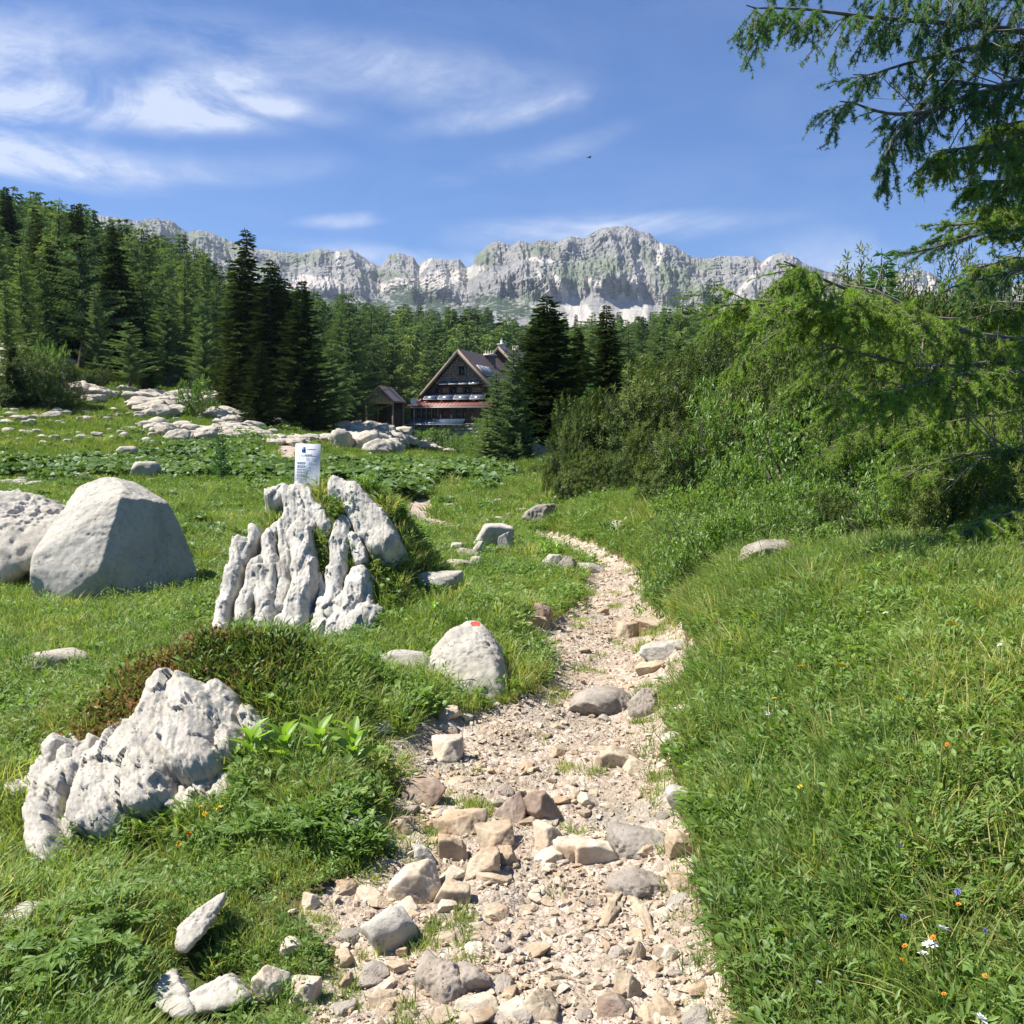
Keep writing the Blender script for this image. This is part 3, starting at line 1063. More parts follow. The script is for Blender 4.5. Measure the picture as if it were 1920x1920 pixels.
def relief_rock(name, fins, box_, dfun, m, nu, nv, o, deep, seed, parent=None, back=.10, flute=(8.0, 30.0), rough=1.0, narrow=1.0, facet=26, **kw):
    """one body of rock whose face is carved into ribs (polyline, width, height) with deep clefts between"""
    x0, x1, y0, y1 = box_
    PX, PY = np.meshgrid(np.linspace(x0, x1, nu), np.linspace(y0, y1, nv))
    q = v3(PX / 26, PY / 40, PX * 0 + seed)
    wx = PX + (fbm(q, 5).reshape(PX.shape)) * 8
    wy = PY + (fbm(q + 40, 5).reshape(PX.shape)) * 12
    best = np.full(PX.shape, -9.0)
    for fi, f in enumerate(fins):
        pts, w = f[0], f[1] / 2 * narrow
        ht = f[2] if len(f) > 2 else 1.0
        d = np.full(PX.shape, 1e9)
        for (ax, ay), (bx, by) in zip(pts[:-1], pts[1:]):
            ux, uy = bx - ax, by - ay
            t = np.clip(((wx - ax) * ux + (wy - ay) * uy) / (ux * ux + uy * uy), 0, 1)
            # ribs are longer than wide: squeeze the cap at the ends
            d = np.minimum(d, np.hypot(wx - ax - t * ux, (wy - ay - t * uy)))
        k = d / w
        prof = np.where(k < 1, (1 - np.clip(k, 0, 1) ** 3.2) ** .55, -(k - 1) * 2.2)
        best = np.maximum(best, np.where(k < 1, prof * ht * (.55 + .45 * w / 28), prof))
    dm = dfun(PY)
    unit = 1 / FOC * dm                                    # metres per photo pixel
    h = np.where(best > 0, best * 25, np.maximum(best * 40, -deep)) * unit
    fl = fbm(v3(PX / flute[0], PY / flute[1], PX * 0 + seed * 2), 4, .6).reshape(PX.shape)
    iso = fbm(v3(PX / 34, PY / 38, PX * 0 + seed * 3), 6, .50).reshape(PX.shape)
    # broken facets: every cell of a warped mosaic is a slightly differently tilted plane
    rf = np.random.default_rng(seed + 50)
    nc = int((x1 - x0) * (y1 - y0) / facet ** 2)
    cxs, cys = rf.uniform(x0, x1, nc), rf.uniform(y0, y1, nc)
    off, gx, gy = rf.uniform(-3, 3, nc), rf.uniform(-.30, .30, nc), rf.uniform(-.22, .22, nc)
    aw = fbm(q * 1.7 + 80, 3).reshape(PX.shape) * 10
    fac = np.zeros(PX.shape)
    bestd = np.full(PX.shape, 1e9)
    for c_ in range(nc):
        dd_ = ((wx + aw - cxs[c_]) / .75) ** 2 + ((wy - aw - cys[c_]) / 1.35) ** 2
        mm = dd_ < bestd
        bestd = np.where(mm, dd_, bestd)
        fac = np.where(mm, off[c_] + gx[c_] * (wx - cxs[c_]) + gy[c_] * (wy - cys[c_]), fac)
    crack = np.abs(perlin(v3(wx / 15, wy / 80, PX * 0 + seed * 5))).reshape(PX.shape)
    crack2 = np.abs(perlin(v3(wx / 45, wy / 28, PX * 0 + seed * 7))).reshape(PX.shape)
    h = h + (fl * 1.6 + iso * 10.0 + fac * 1.5 - np.clip(.04 - crack, 0, 1) * 90 - np.clip(.02 - crack2, 0, 1) * 60) * rough * unit * np.where(best > 0, 1, .35)
    c, s = math.cos(PITCH), math.sin(PITCH)
    rx, ry = (PX - 960) / FOC, (960 - PY) / FOC
    vy = c + ry * s
    d = dm + back
    X, Y, Z = rx / vy * d, d, EYE + (-s + ry * c) / vy * d
    V = np.stack([X + o[0] * h, Y + o[1] * h, Z + o[2] * h], -1).reshape(-1, 3)
    keepv = (best > -1.6)
    idx = np.arange(nu * nv).reshape(nv, nu)
    fm = keepv[:-1, :-1] | keepv[1:, 1:]
    F = np.stack([idx[1:, :-1], idx[1:, 1:], idx[:-1, 1:], idx[:-1, :-1]], -1)[fm]
    u, inv = np.unique(F.ravel(), return_inverse=True)
    V = V[u]
    F = inv.reshape(-1, 4)
    # close the body at the back so that it is solid
    n = len(V)
    ring = {}
    for e in np.stack([F, np.roll(F, -1, 1)], -1).reshape(-1, 2):
        k = (int(e[0]), int(e[1]))
        if (k[1], k[0]) in ring:
            del ring[(k[1], k[0])]
        else:
            ring[k] = 1
    be = np.array(list(ring.keys()))
    bu, binv = np.unique(be.ravel(), return_inverse=True)
    VB = V[bu] - np.array(o) * .35
    bi = binv.reshape(-1, 2) + n
    F = np.concatenate([F, np.stack([be[:, 1], be[:, 0], bi[:, 0], bi[:, 1]], -1)])
    V = np.concatenate([V, VB])
    loc = V.mean(0)
    return obj(name, mesh_np(name, V - loc, F, [M[m]], True), parent, loc=loc, **kw)


FINS = [
    ([(410, 1215), (425, 1120), (452, 1024)], 38), ([(458, 1045), (478, 996)], 26, .8), ([(448, 1212), (458, 1140), (486, 1055)], 36),
    ([(488, 1215), (500, 1150), (491, 1085)], 50, 1.2), ([(505, 1120), (508, 1060), (504, 1016)], 38, 1.1), ([(524, 1140), (536, 1100), (530, 1068)], 30, .9),
    ([(552, 1170), (572, 1100), (572, 1035), (566, 1010)], 62, 1.5), ([(536, 1085), (538, 1020), (534, 985)], 32), ([(545, 1008), (578, 985), (562, 962)], 50, .7),
    ([(541, 980), (550, 955), (538, 924)], 36, .9), ([(607, 985), (588, 955), (563, 925)], 44, 1.1), ([(522, 935), (506, 922)], 32, .6), ([(515, 922), (548, 914)], 22, .6),
    ([(726, 1022), (705, 975), (672, 938), (634, 922)], 54, 1.3), ([(700, 1026), (680, 990), (655, 950)], 38, 1), ([(618, 1150), (629, 1080), (638, 1020), (643, 990)], 44, 1),
    ([(676, 1050), (662, 1008)], 26, .8), ([(645, 1146), (664, 1115), (674, 1085)], 56, 1.1), ([(580, 1222), (625, 1185), (690, 1158)], 70, 1),
    ([(584, 1196), (602, 1160), (610, 1130)], 34, .9), ([(518, 1210), (524, 1168)], 32, .8), ([(702, 1195), (726, 1184)], 28, .6), ([(548, 1195), (556, 1150)], 24, .5),
    ([(690, 1130), (690, 1100)], 26, .6), ([(432, 1100), (446, 1060)], 20, .7), ([(512, 998), (524, 985)], 20, .6), ([(600, 1075), (604, 1130)], 16, .35)]
M['limestone_karst'] = rockmat('limestone_karst', (0.60, 0.575, 0.51), (0.30, 0.285, 0.255), warmth=0.22, scale=2.2, bumpd=0.02)
outc = relief_rock('karst_outcrop', FINS, (385, 765, 895, 1235), dof, 'limestone_karst', 240, 240, (-.04, -.80, .60), 55, 4, back=.02, rough=.55, narrow=.80, facet=26,
                   label='tall fluted limestone outcrop of upright grey ribs below the white notice', cat='rock outcrop')


def fin(pts, w, seed, thick=1.1, dd=0.0, m='limestone_fluted', amp=0.035, parent=None, name='rock_fin', dfun=dof, taper=(0.45, 1, 0.55)):
    """rounded elongated blade of rock along image points pts (px,py); w is its width in pixels"""
    P = [np.array(at(px, py, dfun(py) + dd)) for px, py in pts]
    P = np.array(P)
    nseg, nr = 56, 36
    tt = np.linspace(0, 1, nseg)
    seg = np.concatenate([[0], np.cumsum(np.linalg.norm(np.diff(P, axis=0), axis=1))])
    L = seg[-1]
    seg /= L
    Pc = np.stack([np.interp(tt, seg, P[:, i]) for i in range(3)], 1)
    for _ in range(4):
        Pc[1:-1] = (Pc[:-2] + 2 * Pc[1:-1] + Pc[2:]) / 4
    T = np.gradient(Pc, axis=0)
    T /= np.linalg.norm(T, axis=1)[:, None]
    side = np.cross(T, np.array([[0.05, -1.0, 0.55]]))
    side /= np.linalg.norm(side, axis=1)[:, None]
    outn = np.cross(side, T)
    outn *= np.sign((outn @ np.array([0, -1.0, .6])))[:, None]
    dmid = dfun(np.mean([p[1] for p in pts]))
    hw = w / FOC * dmid / 2
    prof = np.interp(tt, [0, .45, 1], taper) * np.sqrt(np.clip(1 - np.abs(2 * tt - 1) ** 7, 0, 1))
    wob = 1 + 0.38 * fbm(v3(tt * 3 + seed * 3.1, tt * 0, tt * 0 + seed), 3)
    a = np.linspace(0, 2 * np.pi, nr, endpoint=False)
    ca, sa = np.cos(a), np.sin(a)
    # superellipse cross-section, flat front
    ce = np.sign(ca) * np.abs(ca) ** 0.8
    se = np.sign(sa) * np.abs(sa) ** 0.9
    rad = (prof * wob)[:, None]
    V = Pc[:, None, :] + side[:, None, :] * (ce[None] * hw * rad)[..., None] + outn[:, None, :] * (se[None] * hw * thick * 1.8 * rad)[..., None]
    V = V.reshape(-1, 3)
    loc = np.stack([np.repeat(tt, nr) * L / (hw + .02) * .35, np.tile(ca, nseg), np.tile(sa, nseg)], 1)
    nrm = (side[:, None, :] * ca[None, :, None] + outn[:, None, :] * sa[None, :, None]).reshape(-1, 3)
    n = fbm(loc * np.array([0.9, 2.2, 2.2]) + seed * 7.7, 6, 0.62)
    cut = -(.28 - np.minimum(.28, np.abs(perlin(loc * np.array([.45, 1.7, 1.7]) + seed * 3.3 + 9)) * 2.2)) - .5 * (.2 - np.minimum(.2, np.abs(perlin(loc * np.array([1.5, 1.6, 1.6]) + seed * 1.3 + 9)) * 2.5))
    V = V + nrm * ((n * 0.60 + cut * 1.1 + .22) * hw * np.repeat(np.clip(prof, 0, 1), nr))[:, None]
    idx = np.arange(nseg * nr).reshape(nseg, nr)
    F = np.stack([idx[:-1], np.roll(idx, -1, 1)[:-1], np.roll(idx, -1, 1)[1:], idx[1:]], -1).reshape(-1, 4)
    me = mesh_np(name, V - np.array(parent.location), F, [M[m]], True)
    return obj(name, me, parent)



# --- pale jagged rock in the left foreground
def dlow(py):
    return 3.95 + (1560 - py) / 300.0 * 1.05


FGR = [
    ([(185, 1525), (215, 1450), (262, 1408)], 105, 1.70), ([(275, 1480), (300, 1400), (335, 1330)], 120, 1.95), ([(370, 1420), (365, 1340)], 120, 2.12), ([(425, 1400), (415, 1325)], 80, 1.70),
    ([(490, 1378), (455, 1345)], 44, 1.19), ([(90, 1598), (88, 1520), (110, 1475), (148, 1442)], 66, 1.87), ([(135, 1560), (150, 1480)], 30, 1.02), ([(72, 1488), (92, 1430), (112, 1396)], 34, 1.53), ([(118, 1470), (130, 1430)], 22, 0.85),
    ([(150, 1440), (165, 1408), (178, 1392)], 28, 1.36), ([(22, 1482), (58, 1474)], 22, 0.85), ([(315, 1300), (352, 1296)], 30, 1.36), ([(330, 1510), (420, 1475)], 60, 0.85), ([(230, 1520), (300, 1500)], 50, 1.36)]
fg = relief_rock('rock_outcrop', FGR, (0, 540, 1265, 1640), dlow, 'limestone', 250, 180, (-.10, -.76, .64), 34, 9, back=.0, flute=(22.0, 34.0), rough=1.0, narrow=1.0, facet=36,
                 label='long pale jagged rock running down to the left in the foreground grass', cat='rock outcrop')

# --- rocks at the bottom left
def dbot(py):
    return 2.75 + (1900 - py) / 200.0 * 0.38


bl = empty('rock_outcrop', at(380, 1900, 2.75), 'two lobed pale rock among leaves at the bottom left of the path', 'rock outcrop')


def blblock(pl, seed, back=.16, parent=None, m='limestone', name='rock_block', **kw):
    pts = []
    for (px, py) in pl:
        d = dbot(py)
        pts.append(PT(px, py, d))
        pts.append(PT(px + 5, py - 5, d + back))
    return hull_rock(name, pts, M[m], parent, seed=seed, **kw)


blblock([(281, 1858), (325, 1814), (345, 1850), (372, 1905), (330, 1915), (290, 1890)], 21, parent=bl, level=5, amp=0.012, freq=2)
blblock([(345, 1868), (400, 1840), (431, 1826), (480, 1876), (440, 1890), (370, 1906)], 22, parent=bl, level=5, amp=0.012, freq=2)
blblock([(326, 1775), (334, 1738), (378, 1700), (426, 1669), (422, 1690), (388, 1742), (348, 1790), (328, 1787)], 23, name='stone', level=5, amp=0.012, freq=2, cuts=50, grow=1.03, back=.10,
        label='white pointed stone slab leaning up between grass tufts left of the path', cat='stone')

# --- named single stones: kind, shape, px, py, w, h, label
SINGLES = [
    ('stone', 'grey', 1, 1242, 1208, 82, 40, 'grey domed stone on the right edge of the path opposite the marked boulder'),
    ('stone', 'path', 2, 1222, 1248, 60, 18, 'flat slab just below the grey domed stone on the right path edge'),
    ('stone', 'ridged', 3, 1214, 1306, 62, 52, 'fractured grey rock at the right end of the low ledge across the path'),
    ('stone', 'ridged', 4, 1125, 1310, 116, 42, 'low grey ledge of bedrock crossing the middle of the path'),
    ('stone', 'pale', 1, 1283, 1331, 42, 16, 'small white flat stone in the grass right of the ledge'),
    ('stone', 'path', 5, 1163, 1410, 66, 40, 'angular tan stone casting a dark shadow at the right side of the path'),
    ('stone', 'path', 6, 1196, 1434, 62, 22, 'flat pale slab touching the angular tan stone on the path'),
    ('stone', 'pale', 3, 838, 1403, 58, 40, 'white angular stone standing in grass at the left edge of the path'),
    ('stone', 'pale', 4, 839, 1339, 36, 20, 'white block stone below the marked boulder'),
    ('stone', 'pale', 5, 872, 1344, 24, 14, 'little pale stone right of the white block stone below the marked boulder'),
    ('stone', 'grey', 5, 718, 1361, 38, 24, 'grey white stone in the grass far left of the marked boulder foot'),
    ('stone', 'brown', 1, 795, 1479, 70, 38, 'dark reddish brown stone with a deep shadow at the left path edge'),
    ('stone', 'path', 1, 862, 1533, 84, 54, 'rounded tan stone at the left of the path below the reddish brown stone'),
    ('stone', 'brown', 2, 960, 1505, 60, 62, 'left half of the weathered brown hump in the middle of the path'),
    ('stone', 'brown', 3, 1018, 1508, 70, 60, 'right half of the weathered brown hump in the middle of the path'),
    ('stone', 'pale', 6, 1034, 1562, 62, 46, 'peach coloured rounded stone behind the split white stones'),
    ('stone', 'pale', 7, 1070, 1588, 50, 40, 'left piece of the split white stone in the centre of the path'),
    ('stone', 'pale', 8, 1114, 1588, 72, 46, 'right larger piece of the split white stone in the centre of the path'),
    ('stone', 'pale', 2, 1026, 1602, 46, 28, 'small white stone in front of the peach coloured stone'),
    ('stone', 'path', 3, 928, 1575, 74, 34, 'flat topped grey tan stone left of the peach coloured stone'),
    ('stone', 'path', 4, 906, 1613, 58, 44, 'angular block stone below the flat topped stone'),
    ('stone', 'path', 7, 955, 1610, 44, 32, 'thin tilted slab right of the angular block stone'),
    ('stone', 'path', 8, 849, 1583, 46, 44, 'knobbly tan stone in grass left of the flat topped stone'),
    ('stone', 'grey', 6, 791, 1597, 46, 36, 'greyish stone half sunk in moss at the left path side'),
    ('stone', 'path', 9, 752, 1552, 46, 26, 'brownish low stone near the moss at the left path border'),
    ('stone', 'pale', 9, 779, 1646, 88, 62, 'broad cracked cream slab on the left side of the path'),
    ('stone', 'path', 10, 848, 1674, 58, 40, 'dark sided wedge stone right of the cracked cream slab'),
    ('stone', 'pale', 10, 836, 1706, 32, 18, 'small pale chip below the dark sided wedge stone'),
    ('stone', 'grey', 7, 735, 1732, 104, 76, 'largest flat light grey slab on the left of the path'),
    ('stone', 'pale', 11, 760, 1768, 22, 17, 'tiny cream stone at the foot of the largest flat slab'),
    ('stone', 'pale', 12, 582, 1694, 32, 24, 'bright white rounded stone on bare earth at the far left of the path'),
    ('stone', 'pale', 13, 547, 1778, 32, 24, 'peach stone at the grass border left of the bright white stone\'s earth patch'),
    ('stone', 'ridged', 6, 832, 1812, 112, 76, 'grey ridged pyramid rock with shadowed flutes at the bottom of the path'),
    ('stone', 'ridged', 7, 885, 1826, 70, 42, 'lower brown ridge on the right of the grey pyramid rock'),
    ('stone', 'path', 11, 1010, 1884, 66, 62, 'rounded tan stone at the bottom centre of the picture'),
    ('stone', 'path', 12, 1178, 1843, 48, 50, 'cream angular stone with dark shadow at the bottom right of the path'),
    ('stone', 'brown', 4, 1154, 1886, 58, 32, 'pinkish flat sided stone below the cream angular stone'),
    ('stone', 'pale', 14, 1255, 1787, 42, 28, 'white egg shaped stone near the right end of the forked stone'),
    ('stone', 'path', 13, 1228, 1812, 34, 24, 'small beige stone left below the white egg shaped stone'),
    ('stone', 'path', 14, 1197, 1772, 32, 46, 'narrow upright stone under the fork of the V shaped rock'),
    ('stone', 'ridged', 8, 1192, 1655, 132, 42, 'long low grey bedrock hump on the right of the path above the V shaped rock'),
    ('stone', 'path', 15, 1286, 1656, 42, 26, 'pale stone at the right end of the long low bedrock hump'),
    ('stone', 'ridged', 9, 1215, 1572, 130, 46, 'broad flat bedrock plate at the right side of the path'),
    ('stone', 'path', 16, 1283, 1570, 56, 42, 'pale stone plate touching the grass at the right path side'),
    ('stone', 'grey', 8, 1282, 1484, 56, 36, 'light grey stone half hidden in the right hand grass'),
    ('stone', 'grey', 9, 1268, 1380, 44, 20, 'small grey stone at the right path edge above the half hidden grey stone'),
    ('stone', 'path', 1, 716, 1866, 46, 38, 'rounded beige stone at the lower left of the path'),
    ('stone', 'path', 4, 726, 1889, 26, 20, 'small reddish stone below the rounded beige stone at the lower left'),
    ('stone', 'path', 7, 650, 1808, 38, 20, 'grey cobble between grass tufts at the lower left of the path'),
    ('stone', 'path', 9, 652, 1842, 26, 28, 'upright little cobble under the grey cobble at the lower left'),
    ('stone', 'pale', 3, 565, 1861, 52, 42, 'round cream stone beside the grass right of the two lobed rock'),
    ('stone', 'pale', 5, 505, 1856, 54, 46, 'cream stone touching the right tip of the two lobed rock'),
    ('stone', 'grey', 2, 35, 1726, 78, 34, 'white stone in the grass at the lower left edge of the picture'),
    ('stone', 'grey', 3, 18, 1668, 62, 16, 'thin white stone in the grass above the other one at the left edge'),
    ('stone', 'meadow', 1, 108, 1240, 112, 30, 'long low white rock in the grass below the huge smooth boulder'),
    ('stone', 'meadow', 2, 204, 1254, 24, 12, 'tiny white stone right of the long low white rock'),
    ('stone', 'meadow', 3, 14, 1250, 30, 16, 'small white stone at the left edge beside a leafy shrub'),
    ('stone', 'grey', 4, 742, 1240, 108, 36, 'long humped white rock in the grass left of the marked boulder'),
    ('stone', 'grey', 5, 10, 1372, 36, 14, 'small grey stone at the left edge level with the jagged rock'),
    ('stone', 'grey', 10, 920, 1010, 62, 36, 'slanting grey rock rib above the path bend'),
    ('stone', 'grey', 1, 945, 1018, 20, 30, 'upright pitted stone right of the slanting rib'),
    ('stone', 'grey', 2, 896, 1034, 18, 26, 'small upright stone at the lower end of the slanting rib'),
    ('stone', 'meadow', 4, 859, 1029, 24, 14, 'round pale cobble left of the slanting rib'),
    ('stone', 'meadow', 5, 876, 1041, 34, 16, 'pale domed cobble under the slanting rib'),
    ('stone', 'meadow', 6, 892, 1053, 26, 16, 'pale cobble beneath the domed cobble'),
    ('stone', 'meadow', 7, 862, 1062, 48, 16, 'long pale rock at the foot of the cobble group'),
    ('stone', 'grey', 3, 812, 1096, 78, 24, 'long flat white rock in the grass right of the fluted outcrop'),
    ('stone', 'meadow', 8, 934, 978, 24, 11, 'little white stone above the slanting rib'),
    ('stone', 'ridged', 1, 1013, 964, 50, 26, 'striped grey rock in the grass above the path bend'),
    ('stone', 'meadow', 1, 932, 943, 16, 10, 'tiny white stone on the grassy mound'),
    ('stone', 'meadow', 2, 917, 950, 10, 10, 'second tiny stone on the grassy mound left of the other'),
    ('stone', 'meadow', 3, 1162, 989, 26, 17, 'white stone in the grass between the path bend and the shrubs'),
    ('stone', 'brown', 5, 1052, 922, 26, 18, 'pinkish brown rock peeping out under the dark dwarf pine'),
    ('stone', 'ridged', 2, 1068, 922, 34, 34, 'grey rock peeping out under the dark dwarf pine'),
    ('stone', 'brown', 6, 1045, 936, 20, 12, 'low brown stone below the rocks under the dwarf pine'),
    ('stone', 'grey', 4, 1038, 1058, 34, 22, 'grey pitted stone on the inner side of the path bend'),
    ('stone', 'ridged', 3, 1066, 1062, 32, 26, 'dark holed stone on the inner side of the path bend'),
    ('stone', 'grey', 6, 1100, 1064, 46, 14, 'low pale stone stretching to the path on the inner bend'),
    ('stone', 'path', 2, 1127, 1143, 22, 14, 'greenish cobble standing in the narrow part of the path'),
    ('stone', 'path', 3, 1172, 1178, 40, 34, 'stone plate in the middle of the path where it widens'),
    ('stone', 'path', 5, 1222, 1168, 60, 22, 'flat path stone left of the grass above the grey domed stone'),
    ('stone', 'brown', 7, 1018, 1146, 30, 40, 'dark crumbling stone under the overhanging tuft left of the path'),
    ('stone', 'path', 8, 1010, 1160, 34, 18, 'pale stone at the foot of the overhanging tuft left of the path'),
    ('stone', 'pale', 9, 904, 1150, 26, 9, 'thin white chip on the brown earth behind the marked boulder'),
    ('stone', 'pale', 10, 980, 1172, 28, 10, 'thin pale chip on the earth where the side trail meets the path'),
    ('stone', 'grey', 7, 1302, 1103, 26, 18, 'grey stone below the round leaved bush right of the path'),
    ('stone', 'ridged', 4, 1452, 1036, 96, 30, 'grey rock lying on top of the right bank at the foot of the shrubs'),
    ('stone', 'grey', 8, 571, 1556, 18, 22, 'small white stone in the grass tuft left of the path'),
    ('stone', 'grey', 9, 665, 1556, 34, 38, 'white rock showing through the dry tuft at the left path side'),
    ('stone', 'meadow', 5, 460, 966, 24, 12, 'pale oval stone in the meadow left of the fluted outcrop'),
    ('boulder', 'meadow', 1, 241, 852, 46, 24, 'white domed boulder in the meadow above the leaf patch'),
    ('boulder', 'meadow', 4, 273, 884, 54, 32, 'rounded white boulder behind the huge smooth boulder'),
    ('boulder', 'ridged', 5, 182, 866, 38, 16, 'grey pitted boulder among the big leaves on the left'),
    ('boulder', 'meadow', 6, 273, 826, 26, 12, 'small white boulder in the meadow above the domed one'),
    ('boulder', 'meadow', 2, 77, 819, 18, 8, 'lone small white stone far left in the meadow'),
    ('boulder', 'meadow', 7, 349, 854, 24, 14, 'pale upright stone in the meadow left of the sapling'),
    ('boulder', 'ridged', 6, 385, 861, 16, 12, 'dark grey stone beside the small sapling'),
    ('boulder', 'meadow', 3, 322, 880, 24, 18, 'pointed pale stone right of the rounded white boulder'),
    ('boulder', 'ridged', 7, 372, 879, 28, 18, 'pitted stone group below the dark grey stone near the sapling'),
    ('boulder', 'slab', 1, 168, 892, 38, 14, 'flat pale stone just above the huge smooth boulder'),
    ('boulder', 'slab', 2, 67, 883, 46, 14, 'flat pale stone among leaves above the cracked boulder'),
    ('boulder', 'slab', 3, 104, 888, 22, 10, 'small pale stone right of the flat one above the cracked boulder'),
    ('boulder', 'slab', 4, 96, 779, 36, 12, 'cluster stone in the meadow below the bare stemmed shrub'),
    ('boulder', 'slab', 5, 30, 786, 34, 10, 'flat stone at the left end of the meadow below the shrub'),
    ('boulder', 'slab', 6, 317, 777, 26, 9, 'flat white stone in the meadow under the left slabs'),
    ('boulder', 'meadow', 8, 397, 833, 12, 8, 'tiny white stone above the sapling'),
    ('boulder', 'slab', 7, 484, 854, 28, 9, 'flat pale stone left of the notice'),
    ('boulder', 'slab', 8, 440, 854, 44, 7, 'long thin pale stone right of the sapling'),
    ('boulder', 'meadow', 1, 374, 749, 11, 10, 'round white stone inside the meadow bush'),
    ('boulder', 'ridged', 8, 236, 746, 15, 10, 'dark round stone at the left end of the slabs'),
    ('boulder', 'slab', 1, 15, 905, 60, 14, 'pale flat rock at the left edge behind the cracked boulder'),
    ('boulder', 'slab', 2, 55, 910, 46, 14, 'pale flat rock right of the one at the left edge behind the cracked boulder'),
    ('boulder', 'ridged', 9, 944, 846, 32, 44, 'pointed pale rock at the foot of the big spruce'),
    ('boulder', 'brown', 3, 980, 850, 30, 30, 'pink streaked rock between two grey rocks at the foot of the big spruce'),
    ('boulder', 'ridged', 5, 1008, 848, 34, 34, 'rightmost grey rock at the foot of the big spruce'),
]
for (nm, kind, k, px, py, w, h, lab) in SINGLES:
    onp = 560 < px < 1320 and py > 1140
    offp = not onp and py > 930
    stone(nm, kind, k, px, py, w * (1.18 if onp else (1.3 if offp else 1.05)), h * (1.30 if onp else (1.5 if offp else 1.1)), lab, cat=nm, sink=(.78 if onp else .25) if kind != 'slab' else 0.2)

# V shaped rock on the path: two limbs
vr = empty('forked_rock', ground(1175, 1740), 'V shaped grey rock with grass between its two arms at the right of the path', 'rock')


def dpath(py):
    return EYE * FOC / (py - 800) * 0.985


fin([(1128, 1742), (1150, 1705), (1170, 1674)], 30, 51, .8, 0, 'path_stone', parent=vr, name='rock_arm', dfun=dpath)
fin([(1226, 1768), (1205, 1720), (1172, 1672)], 32, 52, .8, 0, 'path_stone', parent=vr, name='rock_arm', dfun=dpath)


# --- stepped limestone pavements in the middle distance
def inpoly(px, py, poly):
    c = False
    j = len(poly) - 1
    for i in range(len(poly)):
        if (poly[i][1] > py) != (poly[j][1] > py) and px < (poly[j][0] - poly[i][0]) * (py - poly[i][1]) / (poly[j][1] - poly[i][1]) + poly[i][0]:
            c = not c
        j = i
    return c


PAVE = [
    ('curved band of pale slabs below the pavement in the middle of the meadow', [(272, 797), (290, 793), (330, 800), (380, 805), (415, 803), (413, 820), (360, 822), (330, 818), (290, 808)], 13, (16, 34), .5),
    ('fan of pale slabs left above the notice', [(395, 800), (440, 790), (480, 800), (497, 812), (470, 826), (440, 822), (405, 812)], 15, (16, 34), .42),
    ('wide pavement of pale slabs in the left meadow', [(240, 733), (270, 738), (320, 742), (347, 735), (350, 765), (300, 778), (265, 772), (245, 755)], 24, (18, 40), .42),
    ('stepped pavement of pale slabs right of the meadow bush', [(392, 742), (440, 752), (500, 768), (515, 778), (505, 788), (470, 786), (440, 792), (405, 782), (393, 762)], 30, (16, 38), .5),
    ('rounded grey ledge at the right end of the stepped pavement', [(505, 782), (530, 780), (543, 792), (530, 797), (510, 795)], 5, (14, 26), .6),
    ('pale ledges behind the bare stemmed shrub', [(117, 722), (150, 722), (205, 738), (200, 744), (170, 752), (120, 745)], 13, (16, 36), .4),
    ('steep pale bedrock on the slope at the left edge', [(-30, 650), (20, 652), (80, 668), (118, 690), (117, 712), (60, 715), (-30, 710)], 30, (20, 42), .5),
    ('scattered white blocks below the larch wood', [(298, 690), (325, 686), (356, 690), (350, 700), (372, 722), (345, 724), (310, 705)], 9, (9, 24), .7),
    ('grey fissured ledge between the notice and the hut', [(632, 812), (660, 806), (700, 812), (735, 808), (778, 820), (770, 830), (730, 828), (745, 842), (700, 845), (680, 832), (640, 828)], 24, (16, 42), .65),
    ('low stone edge behind the notice', [(508, 820), (560, 820), (640, 816), (640, 828), (600, 830), (520, 832)], 12, (14, 34), .35),
    ('pale stones beside the trail below the hut', [(770, 832), (810, 822), (850, 835), (860, 848), (820, 845)], 10, (8, 20), .5),
    ('bleached rock by the shed path', [(590, 765), (640, 762), (650, 772), (610, 778)], 7, (10, 26), .4),
]
rs = np.random.default_rng(21)
for (lab, poly, n, (w0, w1), hr) in PAVE:
    cx = sum(p[0] for p in poly) / len(poly)
    cy = sum(p[1] for p in poly) / len(poly)
    root = empty('rock_outcrop', ground(cx, cy), lab, 'rock outcrop')
    xs = [p[0] for p in poly]
    ys = [p[1] for p in poly]
    c = 0
    tries = 0
    n = int(n * 3.0)
    while c < n and tries < 3000:
        tries += 1
        px, py = rs.uniform(min(xs), max(xs)), rs.uniform(min(ys), max(ys))
        if not inpoly(px, py, poly):
            continue
        w = rs.uniform(w0, w1) * 1.45
        o = stone('slab', 'slab' if rs.random() < .75 else 'meadow', int(rs.integers(1, 9)), px, py, w, w * hr * rs.uniform(.6, 1.1), None, parent=root, sink=.2, tilt=(rs.uniform(-.15, .1), rs.uniform(-.1, .2)), depth=None)
        c += 1
# little white stones strewn over the meadow
zones = [((0, 560), (765, 832), 120, (7, 24)), ((0, 330), (866, 905), 36, (8, 28)), ((600, 800), (950, 1010), 6, (10, 26)), ((760, 1000), (950, 1100), 14, (10, 30)), ((400, 560), (840, 900), 10, (4, 9)), ((600, 900), (830, 870), 8, (4, 10)), ((380, 600), (690, 740), 10, (5, 12)), ((0, 250), (745, 790), 16, (6, 16))]
for (xa, ya, n, sz) in zones:
    for i in range(n):
        w = rs.uniform(*sz)
        stone('rock', 'meadow', int(rs.integers(1, 9)), rs.uniform(*xa), rs.uniform(*ya), w, w * .5, 'small white limestone lump strewn in the far meadow grass', 'small white stones strewn over the meadow')

